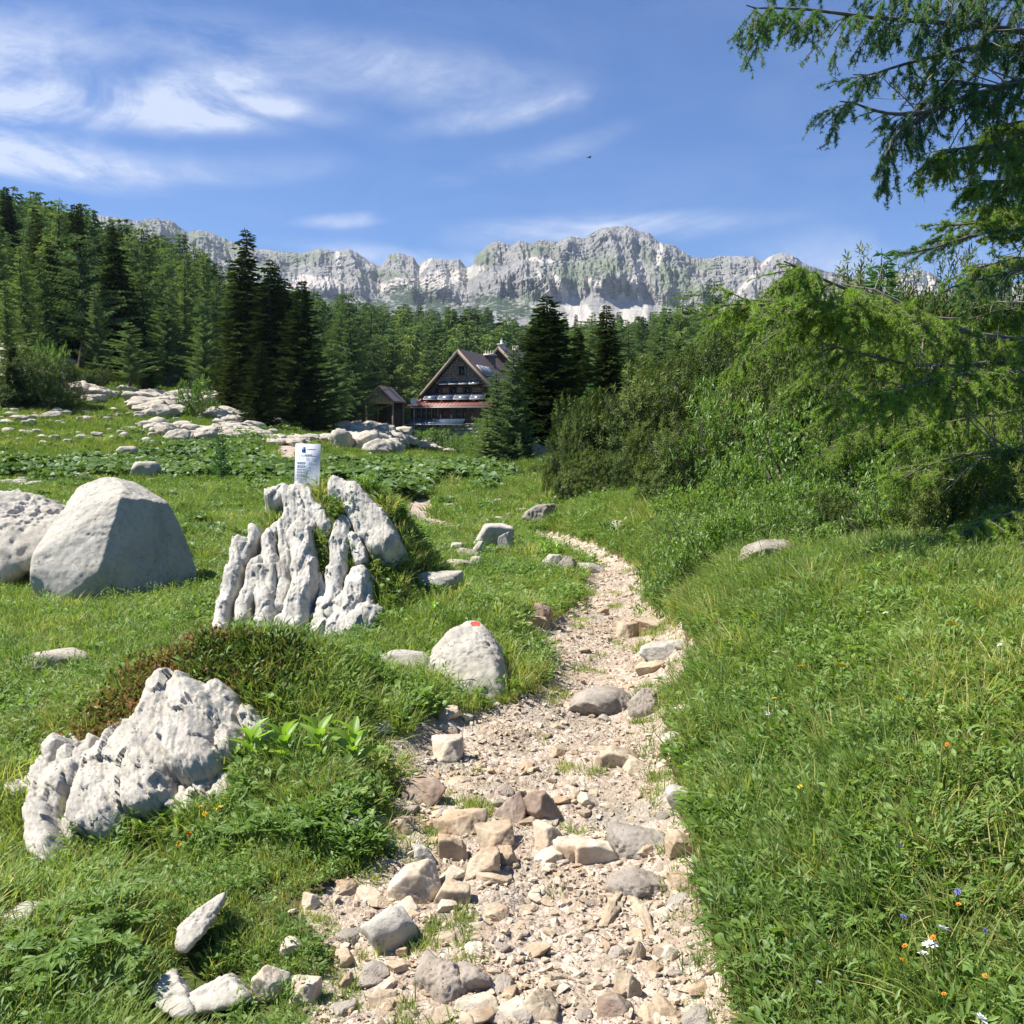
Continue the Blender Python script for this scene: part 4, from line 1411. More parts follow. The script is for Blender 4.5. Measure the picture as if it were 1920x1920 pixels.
# --- loose stones and gravel on the path
cnt = 0
while cnt < 110:
    py = 1150 + 800 * rs.random() ** .8
    px = rs.uniform(560, 1400)
    g = ground(px, py)
    if float(pathmask(np.array([g.x]), np.array([g.y]), np.array([g.z]))[0]) < .06:
        continue
    w = rs.uniform(26, 74) * (0.45 + 0.65 * (py - 1000) / 900)
    kind = ('path', 'pale', 'ridged')[int(rs.integers(0, 3))] if rs.random() < .9 else 'path'
    o = stone('stone', kind, int(rs.integers(1, 9 if kind == 'ridged' else (7 if kind == 'brown' else 16))), px, py, w, w * rs.uniform(.30, .42), 'flat worn stone plate sunk into the trodden path', 'flat stones sunk into the path', rot=rs.uniform(0, 6.28), tilt=(rs.uniform(-.12, .12), rs.uniform(-.12, .12)), onpt=g, sink=.80)
    o.scale.y = o.scale.x * rs.uniform(.7, 1.2)
    if kind == 'ridged':
        o.active_material_index = 0
    cnt += 1
cnt = 0
while cnt < 150:
    py = 1330 + 640 * rs.random() ** 0.6 if rs.random() < .82 else rs.uniform(1010, 1330)
    px = rs.uniform(560, 1400)
    g = ground(px, py)
    if float(pathmask(np.array([g.x]), np.array([g.y]), np.array([g.z]))[0]) < (0.03 if rs.random() < .9 else -.03):
        continue
    w = (rs.uniform(7, 15) + 14 * rs.random() ** 5) * (0.5 + 0.75 * (py - 1000) / 900)
    kind = 'pale' if rs.random() < .45 else ('path' if rs.random() < .85 else 'brown')
    stone('stone', kind, int(rs.integers(1, 16)) if kind != 'brown' else int(rs.integers(1, 7)), px, py, w, w * rs.uniform(.4, .7), 'small angular stone lying loose among the gravel of the path', 'small loose stones on the gravel path', rot=rs.uniform(0, 6.28), tilt=(rs.uniform(-.3, .3), rs.uniform(-.3, .3)), onpt=g)
    cnt += 1

# ------------------------------------------------------------------ scattering with geometry nodes (uncountable cover only)
_libs = {}


def lib_collection(name, meshes):
    c = bpy.data.collections.new(name)
    for i, me in enumerate(meshes):
        o = bpy.data.objects.new(f'{name}_{i:02d}', me)
        c.objects.link(o)
    return c


def scatter(name, P, rot, scl, idx, coll, label, cat, kind='stuff'):
    n = len(P)
    me = bpy.data.meshes.new(name)
    me.vertices.add(n)
    me.vertices.foreach_set('co', np.ascontiguousarray(P, dtype=np.float32).ravel())
    for k, a, ty in (('rot', rot, 'FLOAT_VECTOR'), ('scl', scl, 'FLOAT_VECTOR')):
        at_ = me.attributes.new(k, ty, 'POINT')
        at_.data.foreach_set('vector', np.ascontiguousarray(a, dtype=np.float32).ravel())
    at_ = me.attributes.new('idx', 'INT', 'POINT')
    at_.data.foreach_set('value', np.ascontiguousarray(idx, dtype=np.int32))
    o = obj(name, me, kind=kind, label=label, cat=cat)
    ng = bpy.data.node_groups.new('scatter_' + name, 'GeometryNodeTree')
    ng.interface.new_socket('Geometry', in_out='INPUT', socket_type='NodeSocketGeometry')
    ng.interface.new_socket('Geometry', in_out='OUTPUT', socket_type='NodeSocketGeometry')
    gi = ng.nodes.new('NodeGroupInput')
    go = ng.nodes.new('NodeGroupOutput')
    ip = ng.nodes.new('GeometryNodeInstanceOnPoints')
    ci = ng.nodes.new('GeometryNodeCollectionInfo')
    ci.inputs['Collection'].default_value = coll
    ci.inputs['Separate Children'].default_value = True
    ci.inputs['Reset Children'].default_value = True
    ip.inputs['Pick Instance'].default_value = True
    ng.links.new(gi.outputs[0], ip.inputs['Points'])
    ng.links.new(ci.outputs[0], ip.inputs['Instance'])
    for k, ty, s in (('rot', 'FLOAT_VECTOR', 'Rotation'), ('scl', 'FLOAT_VECTOR', 'Scale'), ('idx', 'INT', 'Instance Index')):
        na = ng.nodes.new('GeometryNodeInputNamedAttribute')
        na.data_type = ty
        na.inputs['Name'].default_value = k
        ng.links.new(na.outputs['Attribute'], ip.inputs[s])
    ng.links.new(ip.outputs[0], go.inputs[0])
    md = o.modifiers.new('scatter', 'NODES')
    md.node_group = ng
    return o


def fan_points(n, d0, d1, rho_exp, seed, umax=0.62):
    """random ground points; density falls as d^-rho_exp"""
    r = np.random.default_rng(seed)
    # pdf over d of d * d^-e
    e = 2 - rho_exp
    t = r.random(n)
    if abs(e) < 1e-3:
        d = d0 * (d1 / d0) ** t
    else:
        d = (d0 ** e + t * (d1 ** e - d0 ** e)) ** (1 / e)
    u = r.uniform(-umax, umax, n)
    x = u * (d + 0.4)
    z = H(x, d)
    return x, d, z


# gravel
def gravel():
    meshes = []
    for k in range(10):
        r = np.random.default_rng(300 + k)
        bm = bmesh.new()
        for q in r.normal(size=(11, 3)):
            q = q / np.linalg.norm(q) * r.uniform(.75, 1.0)
            bm.verts.new(q * (1, .75, .45))
        res = bmesh.ops.convex_hull(bm, input=bm.verts)
        me = bpy.data.meshes.new('pebble')
        bm.to_mesh(me)
        bm.free()
        me.materials.append(M['pale_stone'] if k % 3 else M['path_stone'])
        meshes.append(me)
    coll = lib_collection('pebble', meshes)
    x, d, z = fan_points(150000, 2.3, 17, 1.5, 5, 0.30)
    pm = pathmask(x, d, z)
    r = np.random.default_rng(6)
    clump = fbm(v3(x * 2.3, d * 2.3, 0 * x + 7), 3)
    gpx, gpy = proj(x, d, z)
    thin = moss(x, d, gpx, gpy) & (r.random(len(x)) < .85)
    keep = (pm > -0.02) & (r.random(len(x)) < 0.16 + 1.7 * np.clip(clump + .04, 0, 1)) | ((pm > -0.12) & (r.random(len(x)) < .07))
    keep &= ~thin
    x, d, z = x[keep], d[keep], z[keep]
    n = len(x)
    s = (0.0028 + 0.0060 * r.random(n) ** 2.2 + 0.026 * r.random(n) ** 10) * (0.8 + d * 0.07)
    rot = np.stack([r.normal(0, .25, n), r.normal(0, .25, n), r.uniform(0, 6.28, n)], 1)
    P = np.stack([x, d, z + 0.006], 1)
    scatter('gravel', P, rot, np.repeat(s[:, None], 3, 1), r.integers(0, 10, n), coll, 'pale crushed limestone gravel covering the path', 'gravel')


gravel()

# ------------------------------------------------------------------ grass and ground plants
def blades(n, r, h0, h1, width, lean, rs, segs=3, curve=1.0):
    V, F, A = [], [], []
    c = 0
    for i in range(n):
        a = rs.uniform(0, 6.283)
        rr = r * math.sqrt(rs.random())
        b = np.array([rr * math.cos(a), rr * math.sin(a), -0.01])
        la = a + rs.normal(0, .8)
        ln = rs.uniform(.15, 1) * lean
        h = rs.uniform(h0, h1)
        w = width * rs.uniform(.7, 1.3)
        fa = rs.uniform(0, 6.283)
        side = np.array([math.cos(fa), math.sin(fa), 0]) * w
        pv = rs.random()
        for s in range(segs + 1):
            t = s / segs
            k = t ** (1.6 * curve)
            p = b + np.array([math.cos(la) * ln * h * k, math.sin(la) * ln * h * k, h * (t - 0.35 * ln * ln * t * t)])
            if s < segs:
                V += [p - side * (1 - t * .6), p + side * (1 - t * .6)]
                A += [pv, pv]
            else:
                V.append(p)
                A.append(pv)
        for s in range(segs - 1):
            F.append((c + 2 * s, c + 2 * s + 1, c + 2 * s + 3, c + 2 * s + 2))
        e = c + 2 * (segs - 1)
        F.append((e, e + 1, e + 2, e + 2))
        c += 2 * segs + 1
    return np.array(V), np.array(F), np.array(A)


def fix_tri(F):
    F = np.asarray(F)
    tri = F[F[:, 2] == F[:, 3]][:, :3]
    quad = F[F[:, 2] != F[:, 3]]
    return [f for f in (tri, quad) if len(f)]


def tuft_mesh(name, n, r, h0, h1, w, lean, seed, m, segs=3):
    V, F, A = blades(n, r, h0, h1, w, lean, np.random.default_rng(seed), segs)
    return mesh_np(name, V, fix_tri(F), [m], False, {'v': A})


def leaf_template(kind='oval'):
    """folded leaf along +Y, unit length"""
    if kind == 'oval':
        L = [(0, 0), (.16, .25), (.22, .5), (.15, .78), (0, 1)]
    elif kind == 'lance':
        L = [(0, 0), (.08, .25), (.12, .5), (.08, .78), (0, 1)]
    elif kind == 'round':
        L = [(0, 0), (.42, .12), (.55, .5), (.34, .88), (0, 1)]
    V = []
    for (w, y) in L:
        z = -.25 * (y - .3) ** 2
        V += [(0, y, z)] if w == 0 else [(-w, y, z + w * .35), (0, y, z), (w, y, z + w * .35)]
    F3 = [(0, 2, 1), (0, 3, 2)]
    F4 = [(1, 2, 5, 4), (2, 3, 6, 5), (4, 5, 8, 7), (5, 6, 9, 8)]
    F3 += [(7, 8, 10), (8, 9, 10)]
    return np.array(V, float), [np.array(F3), np.array(F4)]


def leaves_into(acc, P, D, S, kind, rs, v=None, up=True):
    TV, TFs = leaf_template(kind)
    roll = rs.uniform(-.5, .5, len(P)) if up else rs.uniform(0, 6.28, len(P))
    R = frames(np.asarray(D, float), roll)
    V, _ = batch(TV, TFs[0], np.asarray(P, float), R, np.asarray(S, float))
    n, m = len(P), len(TV)
    off = (np.arange(n) * m)[:, None, None]
    a = np.repeat(rs.random(n) if v is None else v, m)
    base = acc.n
    acc.V.append(V)
    acc.A.append(a)
    for TF in TFs:
        F = (TF[None] + off).reshape(-1, TF.shape[1]) + base
        acc.F.setdefault(TF.shape[1], []).append(F)
        acc.M.setdefault(TF.shape[1], []).append(np.zeros(len(F)))
    acc.n += len(V)


def herb_mesh(name, n, r, size, kind, seed, m, h=.05):
    rs = np.random.default_rng(seed)
    acc = Acc()
    a = rs.uniform(0, 6.283, n)
    rr = r * np.sqrt(rs.random(n))
    P = np.stack([rr * np.cos(a) * .6, rr * np.sin(a) * .6, rs.uniform(0, h, n)], 1)
    D = np.stack([np.cos(a + rs.normal(0, .4, n)), np.sin(a + rs.normal(0, .4, n)), rs.uniform(.0, 1.1, n)], 1)
    leaves_into(acc, P, D, size * rs.uniform(.6, 1.25, n), kind, rs)
    return acc.mesh(name, [m])


g_meshes = [tuft_mesh('tuft', 16, .05, .025, .06, .0030, .9, 1, M['grass']), tuft_mesh('tuft', 16, .05, .03, .07, .0030, 1.1, 2, M['grass']),
            tuft_mesh('tuft', 15, .045, .05, .10, .0030, .8, 3, M['grass']), tuft_mesh('tuft', 15, .05, .05, .12, .0030, 1.0, 4, M['grass']),
            tuft_mesh('tuft', 14, .045, .08, .16, .0031, .9, 5, M['grass'], 4), tuft_mesh('tuft', 14, .05, .09, .18, .0031, 1.1, 6, M['grass'], 4),
            tuft_mesh('tuft', 11, .05, .03, .08, .0026, 1.4, 7, M['grass_dry']), tuft_mesh('tuft', 9, .05, .08, .18, .0021, .9, 8, M['grass_dry'], 4)]
far_meshes = [tuft_mesh('tuft', 12, .09, .06, .15, .007, .8, 11 + k, M['grass_far'], 2) for k in range(4)]
herb_meshes = [herb_mesh('herb', 16, .05, .028, 'oval', 1, M['herb']), herb_mesh('herb', 18, .05, .022, 'oval', 2, M['herb'], .07), herb_mesh('herb', 12, .05, .042, 'lance', 3, M['herb'], .05),
               herb_mesh('herb', 16, .055, .020, 'round', 4, M['herb'], .05), herb_mesh('herb', 20, .05, .028, 'lance', 5, M['herb'], .11)]
LIB_G = lib_collection('tuft', g_meshes)
LIB_FG = lib_collection('fartuft', far_meshes)
LIB_H = lib_collection('herb', herb_meshes)

# footprints of the big rocks, kept free of grass (x, y, rx, ry)
ROCKS = []
for o in list(COL.objects):
    if o.type == 'MESH' and o.get('kind') is None and o.name.split('.')[0] in ('boulder', 'rock_block', 'stone', 'slab'):
        bb = [Vector(c) for c in o.bound_box]
        mw = Matrix.LocRotScale(o.location + (o.parent.location if o.parent else Vector()), o.rotation_euler, o.scale)
        w = [mw @ c for c in bb]
        x0, x1 = min(c.x for c in w), max(c.x for c in w)
        y0, y1 = min(c.y for c in w), max(c.y for c in w)
        if x1 - x0 > .10:
            k = .46
            ROCKS.append(((x0 + x1) / 2, (y0 + y1) / 2, (x1 - x0) * k, (y1 - y0) * k))
            if x1 - x0 < 1.0 and y1 < 7:        # trodden short turf in front of the near stones
                ROCKS.append(((x0 + x1) / 2, y0 - .01, (x1 - x0) * .38, .09))


def on_ribs(x, y, z, fins, m=1.0):
    px, py = proj(x, y, z)
    hit = np.zeros(len(x), bool)
    for f in fins:
        for (ax, ay), (bx, by) in zip(f[0][:-1], f[0][1:]):
            ux, uy = bx - ax, by - ay
            t = np.clip(((px - ax) * ux + (py - ay) * uy) / (ux * ux + uy * uy), 0, 1)
            hit |= np.hypot(px - ax - t * ux, py - ay - t * uy) < f[1] / 2 * m
    return hit


def free_of_rocks(x, y):
    ok = np.ones(len(x), bool)
    z = H(x, y)
    ok &= ~((y > 6.9) & (y < 9.2) & on_ribs(x, y, z, FINS, .85))
    ok &= ~((y > 3.5) & (y < 5.3) & on_ribs(x, y, z, FGR, .9))
    for (cx, cy, rx, ry) in ROCKS:
        near = (np.abs(x - cx) < rx) & (np.abs(y - cy) < ry) & ok
        i = np.nonzero(near)[0]
        ok[i[((x[i] - cx) / rx) ** 2 + ((y[i] - cy) / ry) ** 2 < 1]] = False
    return ok


def grass():
    x, d, z = fan_points(290000, 1.7, 24, 1.35, 11, 1.0)
    r = np.random.default_rng(12)
    px, py = proj(x, d, z)
    pm = pathmask(x, d, z)
    zone = fbm(v3(x * .9, d * .9, 0 * x), 3)
    zone2 = fbm(v3(x * .35, d * .35, 0 * x + 50), 3)
    keep = (pm < -0.02) & free_of_rocks(x, d)
    # sparse tufts on the trodden rim, bare earth patches
    rim = (pm > -0.16)
    keep &= ~(rim & (r.random(len(x)) < .55))
    earth = (np.hypot((px - 940) / 90, (py - 1145) / 22) < 1) | (np.hypot((px - 760) / 50, (py - 1375) / 32) < 1) | (np.hypot((px - 770) / 55, (py - 1440) / 45) < 1) | (np.hypot((px - 640) / 70, (py - 1690) / 45) < 1)
    keep &= ~(earth & (r.random(len(x)) < .88))
    keep |= (pm > 0) & moss(x, d, px, py) & (r.random(len(x)) < .8) & free_of_rocks(x, d)
    keep |= (pm > 0) & (pm < .12) & (r.random(len(x)) < .16)
    long_ = sstep(-.1, .15, zone2) * .6 + (px > 1260) * .30 + (np.hypot((px - 930) / 90, (py - 1250) / 70) < 1) * .6 + (np.hypot((px - 640) / 90, (py - 1460) / 80) < 1) * .7
    n0 = r.random(len(x))
    idx = np.where(long_ + n0 * .8 > 1.0, r.integers(4, 6, len(x)), np.where(long_ + n0 * .8 > .55, r.integers(2, 4, len(x)), r.integers(0, 2, len(x))))
    dry = (zone > .16) & (r.random(len(x)) < .45) | (r.random(len(x)) < .05) | ((np.hypot((px - 640) / 60, (py - 1500) / 45) < 1) & (r.random(len(x)) < .5))
    idx = np.where(dry, r.integers(6, 8, len(x)), idx)
    short = (pm > -.25)
    idx = np.where(short & (idx > 1) & (idx < 6) & (r.random(len(x)) < .8) & (px < 1200), r.integers(0, 2, len(x)), idx)
    island = pm > -0.02
    x, d, z, idx, island, pm, px = [a[keep] for a in (x, d, z, idx, island, pm, px)]
    n = len(x)
    s = r.uniform(.65, 1.2, n) * (0.85 + 0.022 * d)
    s = np.where(island, s * .7, s)
    ppx, ppy = proj(x, d, z)
    s = np.where((ppx > 240) & (ppx < 640) & (ppy > 1620), s * .62, s)
    idx = np.where(island & (idx > 3), 0, idx)
    wind = np.where(px > 1200, -.10, 0.0)
    rot = np.stack([r.normal(0, .14, n), r.normal(0, .14, n) + wind, r.uniform(0, 6.28, n)], 1)
    sc = np.stack([s * (1 + .02 * d), s * (1 + .02 * d), s], 1)
    scatter('grass', np.stack([x, d, z], 1), rot, sc, idx, LIB_G, 'long and short green alpine grass on both sides of the path', 'grass')
    # tussocks: dense bowed clumps standing out of the turf
    tm = [tuft_mesh('tussock', 90, .07, .10, .20, .0030, 1.25, 70 + k, M['grass'], 4) for k in range(4)] + [tuft_mesh('tussock', 60, .06, .10, .22, .0026, 1.3, 80, M['grass_dry'], 4)]
    LT = lib_collection('tussock', tm)
    x, d, z = fan_points(7200, 2.0, 22, 1.1, 16, 0.92)
    pm = pathmask(x, d, z)
    px, py = proj(x, d, z)
    zone = fbm(v3(x * .8 + 4, d * .8, 0 * x), 2)
    keep = (pm < -.06) & free_of_rocks(x, d) & ~((px > 200) & (px < 660) & (py > 1600)) & ((zone > -.02) | (px > 1300) & (zone > -.15))
    x, d, z, px = x[keep], d[keep], z[keep], px[keep]
    n = len(x)
    s = r.uniform(.5, 1.15, n) * (1 + .01 * d) * np.where(px > 1280, 1.1, .85)
    scatter('tussock_grass', np.stack([x, d, z], 1), np.stack([r.normal(0, .15, n), r.normal(0, .15, n), r.uniform(0, 6.28, n)], 1), np.repeat(s[:, None], 3, 1), np.where(r.random(n) < .09, 4, r.integers(0, 4, n)), LT, 'bowed grass tussocks rising from the turf beside the path', 'grass')
    # herbs between the blades
    x, d, z = fan_points(130000, 1.7, 26, 1.35, 13, 0.95)
    px, py = proj(x, d, z)
    pm = pathmask(x, d, z)
    zone = fbm(v3(x * 1.1 + 9, d * 1.1, 0 * x), 3)
    dens = .50 + .35 * (px > 1300) + 1.3 * np.clip(zone + .02, 0, 1) * 2.2 + .9 * (np.hypot((px - 200) / 220, (py - 1760) / 160) < 1) + .8 * (np.hypot((px - 1480) / 200, (py - 1560) / 150) < 1) + .9 * (np.hypot((px - 1330) / 120, (py - 990) / 60) < 1) + .7 * (np.hypot((px - 200) / 180, (py - 1150) / 45) < 1)
    keep = (pm < -.02) & (r.random(len(x)) < dens) & free_of_rocks(x, d)
    x, d, z = x[keep], d[keep], z[keep]
    n = len(x)
    s = r.uniform(.7, 1.5, n) * (1 + .03 * d)
    ppx, ppy = proj(x, d, z)
    s = np.where((ppx > 240) & (ppx < 640) & (ppy > 1600), s * .5, s)
    rot = np.stack([r.normal(0, .2, n), r.normal(0, .2, n), r.uniform(0, 6.28, n)], 1)
    scatter('ground_plants', np.stack([x, d, z + .01], 1), rot, np.repeat(s[:, None], 3, 1), r.integers(0, 5, n), LIB_H, 'low broad leaved herbs mixed into the grass', 'ground plants')
    # taller herb clumps that roughen the middle distance
    cl = [herb_mesh('herb_clump', 60, .22, .085, 'lance', 90, M['herb'], .22), herb_mesh('herb_clump', 60, .22, .075, 'oval', 91, M['willow'], .20), herb_mesh('herb_clump', 50, .20, .08, 'round', 92, M['butterbur'], .14), tuft_mesh('herb_clump', 120, .16, .14, .34, .006, 1.0, 93, M['grass'], 3)]
    LC = lib_collection('clump', cl)
    x, d, z = fan_points(9000, 12, 75, 1.3, 18, 0.62)
    pm = pathmask(x, d, z)
    px, py = proj(x, d, z)
    zone = fbm(v3(x * .35 + 30, d * .35, 0 * x), 3)
    keep = (pm < -.1) & free_of_rocks(x, d) & (zone > .03) & (px < 1250)
    x, d, z = x[keep], d[keep], z[keep]
    n = len(x)
    s = r.uniform(.5, 1.1, n) * (1 + .006 * d)
    scatter('meadow_herbs', np.stack([x, d, z], 1), np.stack([r.normal(0, .12, n), r.normal(0, .12, n), r.uniform(0, 6.28, n)], 1), np.repeat(s[:, None], 3, 1), r.integers(0, 4, n), LC, 'taller herb and sedge clumps dotted over the meadow', 'ground plants')
    # meadow far off
    x, d, z = fan_points(105000, 17, 125, 1.6, 15, 0.72)
    pm = pathmask(x, d, z)
    zone = fbm(v3(x * .25, d * .25, 0 * x), 3)
    keep = (pm < 0) & (zone > -.30) & free_of_rocks(x, d)
    x, d, z = x[keep], d[keep], z[keep]
    n = len(x)
    s = r.uniform(.7, 1.3, n) * (1.0 + .022 * d)
    rot = np.stack([r.normal(0, .15, n), r.normal(0, .15, n), r.uniform(0, 6.28, n)], 1)
    scatter('meadow_grass', np.stack([x, d, z], 1), rot, np.stack([s * 1.3, s * 1.3, s * .9], 1), r.integers(0, 4, n), LIB_FG, 'short bright green grass of the far meadow', 'grass')


grass()


def heather():
    """reddish dwarf shrubs along the upper rim of the jagged rock, and a dark cushion"""
    r = np.random.default_rng(31)
    ms = []
    for k in range(4):
        rs = np.random.default_rng(50 + k)
        acc = Acc()
        n = 40
        P = np.stack([rs.normal(0, .03, n), rs.normal(0, .03, n), rs.uniform(0, .07, n)], 1)
        D = np.stack([rs.normal(0, .5, n), rs.normal(0, .5, n), np.ones(n)], 1)
        leaves_into(acc, P, D, rs.uniform(.016, .03, n), 'oval', rs)
        ms.append(acc.mesh('sprigs', [M['heather'] if k < 3 else M['mugo']]))
    coll = lib_collection('heathsprig', ms)
    P = []
    I = []
    line = np.array([(410, 1205), (350, 1225), (310, 1255), (290, 1290), (250, 1335), (200, 1375), (180, 1400)])
    for i in range(430):
        t = r.random() * (len(line) - 1)
        k = int(t)
        p = line[k] * (1 - t + k) + line[min(k + 1, len(line) - 1)] * (t - k)
        q = p + r.normal(0, 1, 2) * np.array([22, 12])
        P.append((q[0], q[1]))
        I.append(int(r.integers(0, 3)))
    for i in range(300):
        a = r.uniform(0, 6.28)
        k = math.sqrt(r.random())
        P.append((470 + math.cos(a) * 115 * k, 1262 + math.sin(a) * 48 * k))
        I.append(3 if r.random() < .75 else int(r.integers(0, 3)))
    W = np.array([ground(*p)[:] for p in P])
    n = len(W)
    rot = np.stack([r.normal(0, .3, n), r.normal(0, .3, n), r.uniform(0, 6.28, n)], 1)
    scatter('heath_plants', W, rot, np.repeat(r.uniform(.8, 1.5, n)[:, None], 3, 1), np.array(I), coll, 'reddish and dark low heath plants on the hummock above the jagged rock', 'heath plants')


heather()


def butterbur():
    r = np.random.default_rng(41)
    ms = []
    for k in range(5):
        rs = np.random.default_rng(60 + k)
        acc = Acc()
        n = 9
        a = rs.uniform(0, 6.28, n)
        rr = rs.uniform(0, .16, n)
        h = rs.uniform(.06, .22, n)
        P = np.stack([rr * np.cos(a), rr * np.sin(a), h], 1)
        D = np.stack([np.cos(a) + rs.normal(0, .3, n), np.sin(a) + rs.normal(0, .3, n), rs.uniform(-.3, .35, n)], 1)
        leaves_into(acc, P, D, rs.uniform(.07, .15, n), 'round', rs)
        for i in range(n):
            V, F = tube([P[i] * (0.3, .3, 0), P[i]], [.004, .003], 3)
            acc.add(V, F, .5)
        ms.append(acc.mesh('leaves', [M['butterbur']]))
    coll = lib_collection('bigleaf', ms)
    zones = [((600, 925), (868, 925), 900), ((0, 520), (862, 905), 620), ((250, 480), (835, 875), 260), ((455, 620), (875, 915), 160), ((620, 800), (895, 940), 250), ((420, 520), (805, 835), 90), ((880, 960), (885, 905), 60), ((540, 620), (790, 815), 60)]
    W = []
    for xa, ya, n in zones:
        for i in range(int(n * 2.2)):
            q = (r.uniform(*xa), r.triangular(ya[0], (ya[0] + ya[1]) / 2, ya[1]))
            g = ground(*q)
            if g.y > 14 and perlin(np.array([[g.x * .45, g.y * .25, 3.0]]))[0] > -.08 and float(pathmask(np.array([g.x]), np.array([g.y]), np.array([g.z]))[0]) < 0:
                W.append(g[:])
    W = np.array(W)
    n = len(W)
    rot = np.stack([r.normal(0, .12, n), r.normal(0, .12, n), r.uniform(0, 6.28, n)], 1)
    scatter('leafy_ground_cover', W, rot, np.repeat(r.uniform(.8, 1.4, n)[:, None] * (1 + W[:, 1:2] * .006), 3, 1), r.integers(0, 5, n), coll, 'carpet of big round leaves across the meadow behind the outcrop', 'ground plants')


butterbur()


# ------------------------------------------------------------------ trees
def sprig_template(n=2, wid=.14):
    V, F = [], []
    for i in range(n):
        a = math.pi * i / n
        c, s = math.cos(a) * wid, math.sin(a) * wid
        b = len(V)
        V += [(0, 0, 0), (c, .45, s), (0, 1, 0), (-c, .45, -s)]
        F.append((b, b + 1, b + 2, b + 3))
    return np.array(V, float), np.array(F)


def conifer(name, seed, m, h=10.0, rbase=1.9, levels=46, per=8, low=.06, droop=.25, upturn=.35, sp_len=.34, sp_step=.20, wid=.13, irregular=.12, gap=0.0, power=.85, stems=None, branch_tubes=True, top=.985, spread=1.0, hang=0.0):
    rs = np.random.default_rng(seed)
    tr = Acc()
    zz = np.linspace(0, h, 14)
    bx = np.cumsum(rs.normal(0, .02 * irregular / .12, 14)) * h / 10
    by = np.cumsum(rs.normal(0, .02 * irregular / .12, 14)) * h / 10
    bx -= bx[0]
    by -= by[0]
    V, F = tube(np.stack([bx, by, zz - .15], 1), .019 * h * (1 - zz / h) ** .8 + .012, 7)
    tr.add(V, F)
    P, D, S, A = [], [], [], []
    for k in range(levels):
        t = low + (top - low) * ((k + rs.uniform(-.3, .3)) / levels)
        z = t * h
        tt = (t - low) / (1 - low)
        R = rbase * (1 - tt) ** power * (0.65 + .35 * min(1, tt * 6 + .35)) + .08
        nb = max(3, int(round(per * (0.55 + .45 * (1 - tt)))))
        a0 = rs.uniform(0, 6.28)
        for j in range(nb):
            if rs.random() < gap:
                continue
            a = a0 + j * 6.283 / nb + rs.normal(0, .18)
            r = R * (1 + rs.normal(0, irregular))
            r = max(r, .06)
            n = max(2, int(r / sp_step))
            s = (np.arange(n) + .5) / n
            cx, cy = np.interp(z, zz, bx), np.interp(z, zz, by)
            zc_ = z - droop * r * s + upturn * r * s * s * s + rs.normal(0, .03)
            pts = np.stack([cx + np.cos(a) * r * s, cy + np.sin(a) * r * s, zc_], 1)
            if branch_tubes and r > .5 and rs.random() < .8:
                V, F = tube(np.concatenate([[[cx, cy, z]], pts[::max(1, n // 3)]]), np.linspace(.022, .006, 1 + len(pts[::max(1, n // 3)])) * h / 10, 3)
                tr.add(V, F)
            sh = rs.random()
            for sd in (-1, 0, 1):
                out = np.array([math.cos(a), math.sin(a), 0])
                side = np.array([-math.sin(a), math.cos(a), 0]) * sd
                w = (.35 + .65 * (1 - s)) * 1.0
                q = pts + side * 0.02 + rs.normal(0, .05, pts.shape) * sp_len
                d = out * (.9 if sd else 1.2) + side * spread
                d = np.repeat(d[None], n, 0) + rs.normal(0, .22, (n, 3))
                d[:, 2] += -.22 + (.4 * s if upturn > .3 else 0) - hang
                P.append(q)
                D.append(d)
                S.append(sp_len * (.65 + .5 * w) * rs.uniform(.75, 1.25, n) * (1.0 if r > .35 else .6))
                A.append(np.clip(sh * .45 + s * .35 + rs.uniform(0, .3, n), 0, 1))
    P, D, S, A = map(np.concatenate, (P, D, S, A))
    TV, TF = sprig_template(2, wid)
    V, F = batch(TV, TF, P, frames(D, rs.uniform(0, 3.14, len(P))), S)
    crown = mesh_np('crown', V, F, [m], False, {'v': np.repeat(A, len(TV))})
    trunk = tr.mesh('trunk', [M['bark']])
    return dict(trunk=trunk, crown=crown, h=h)


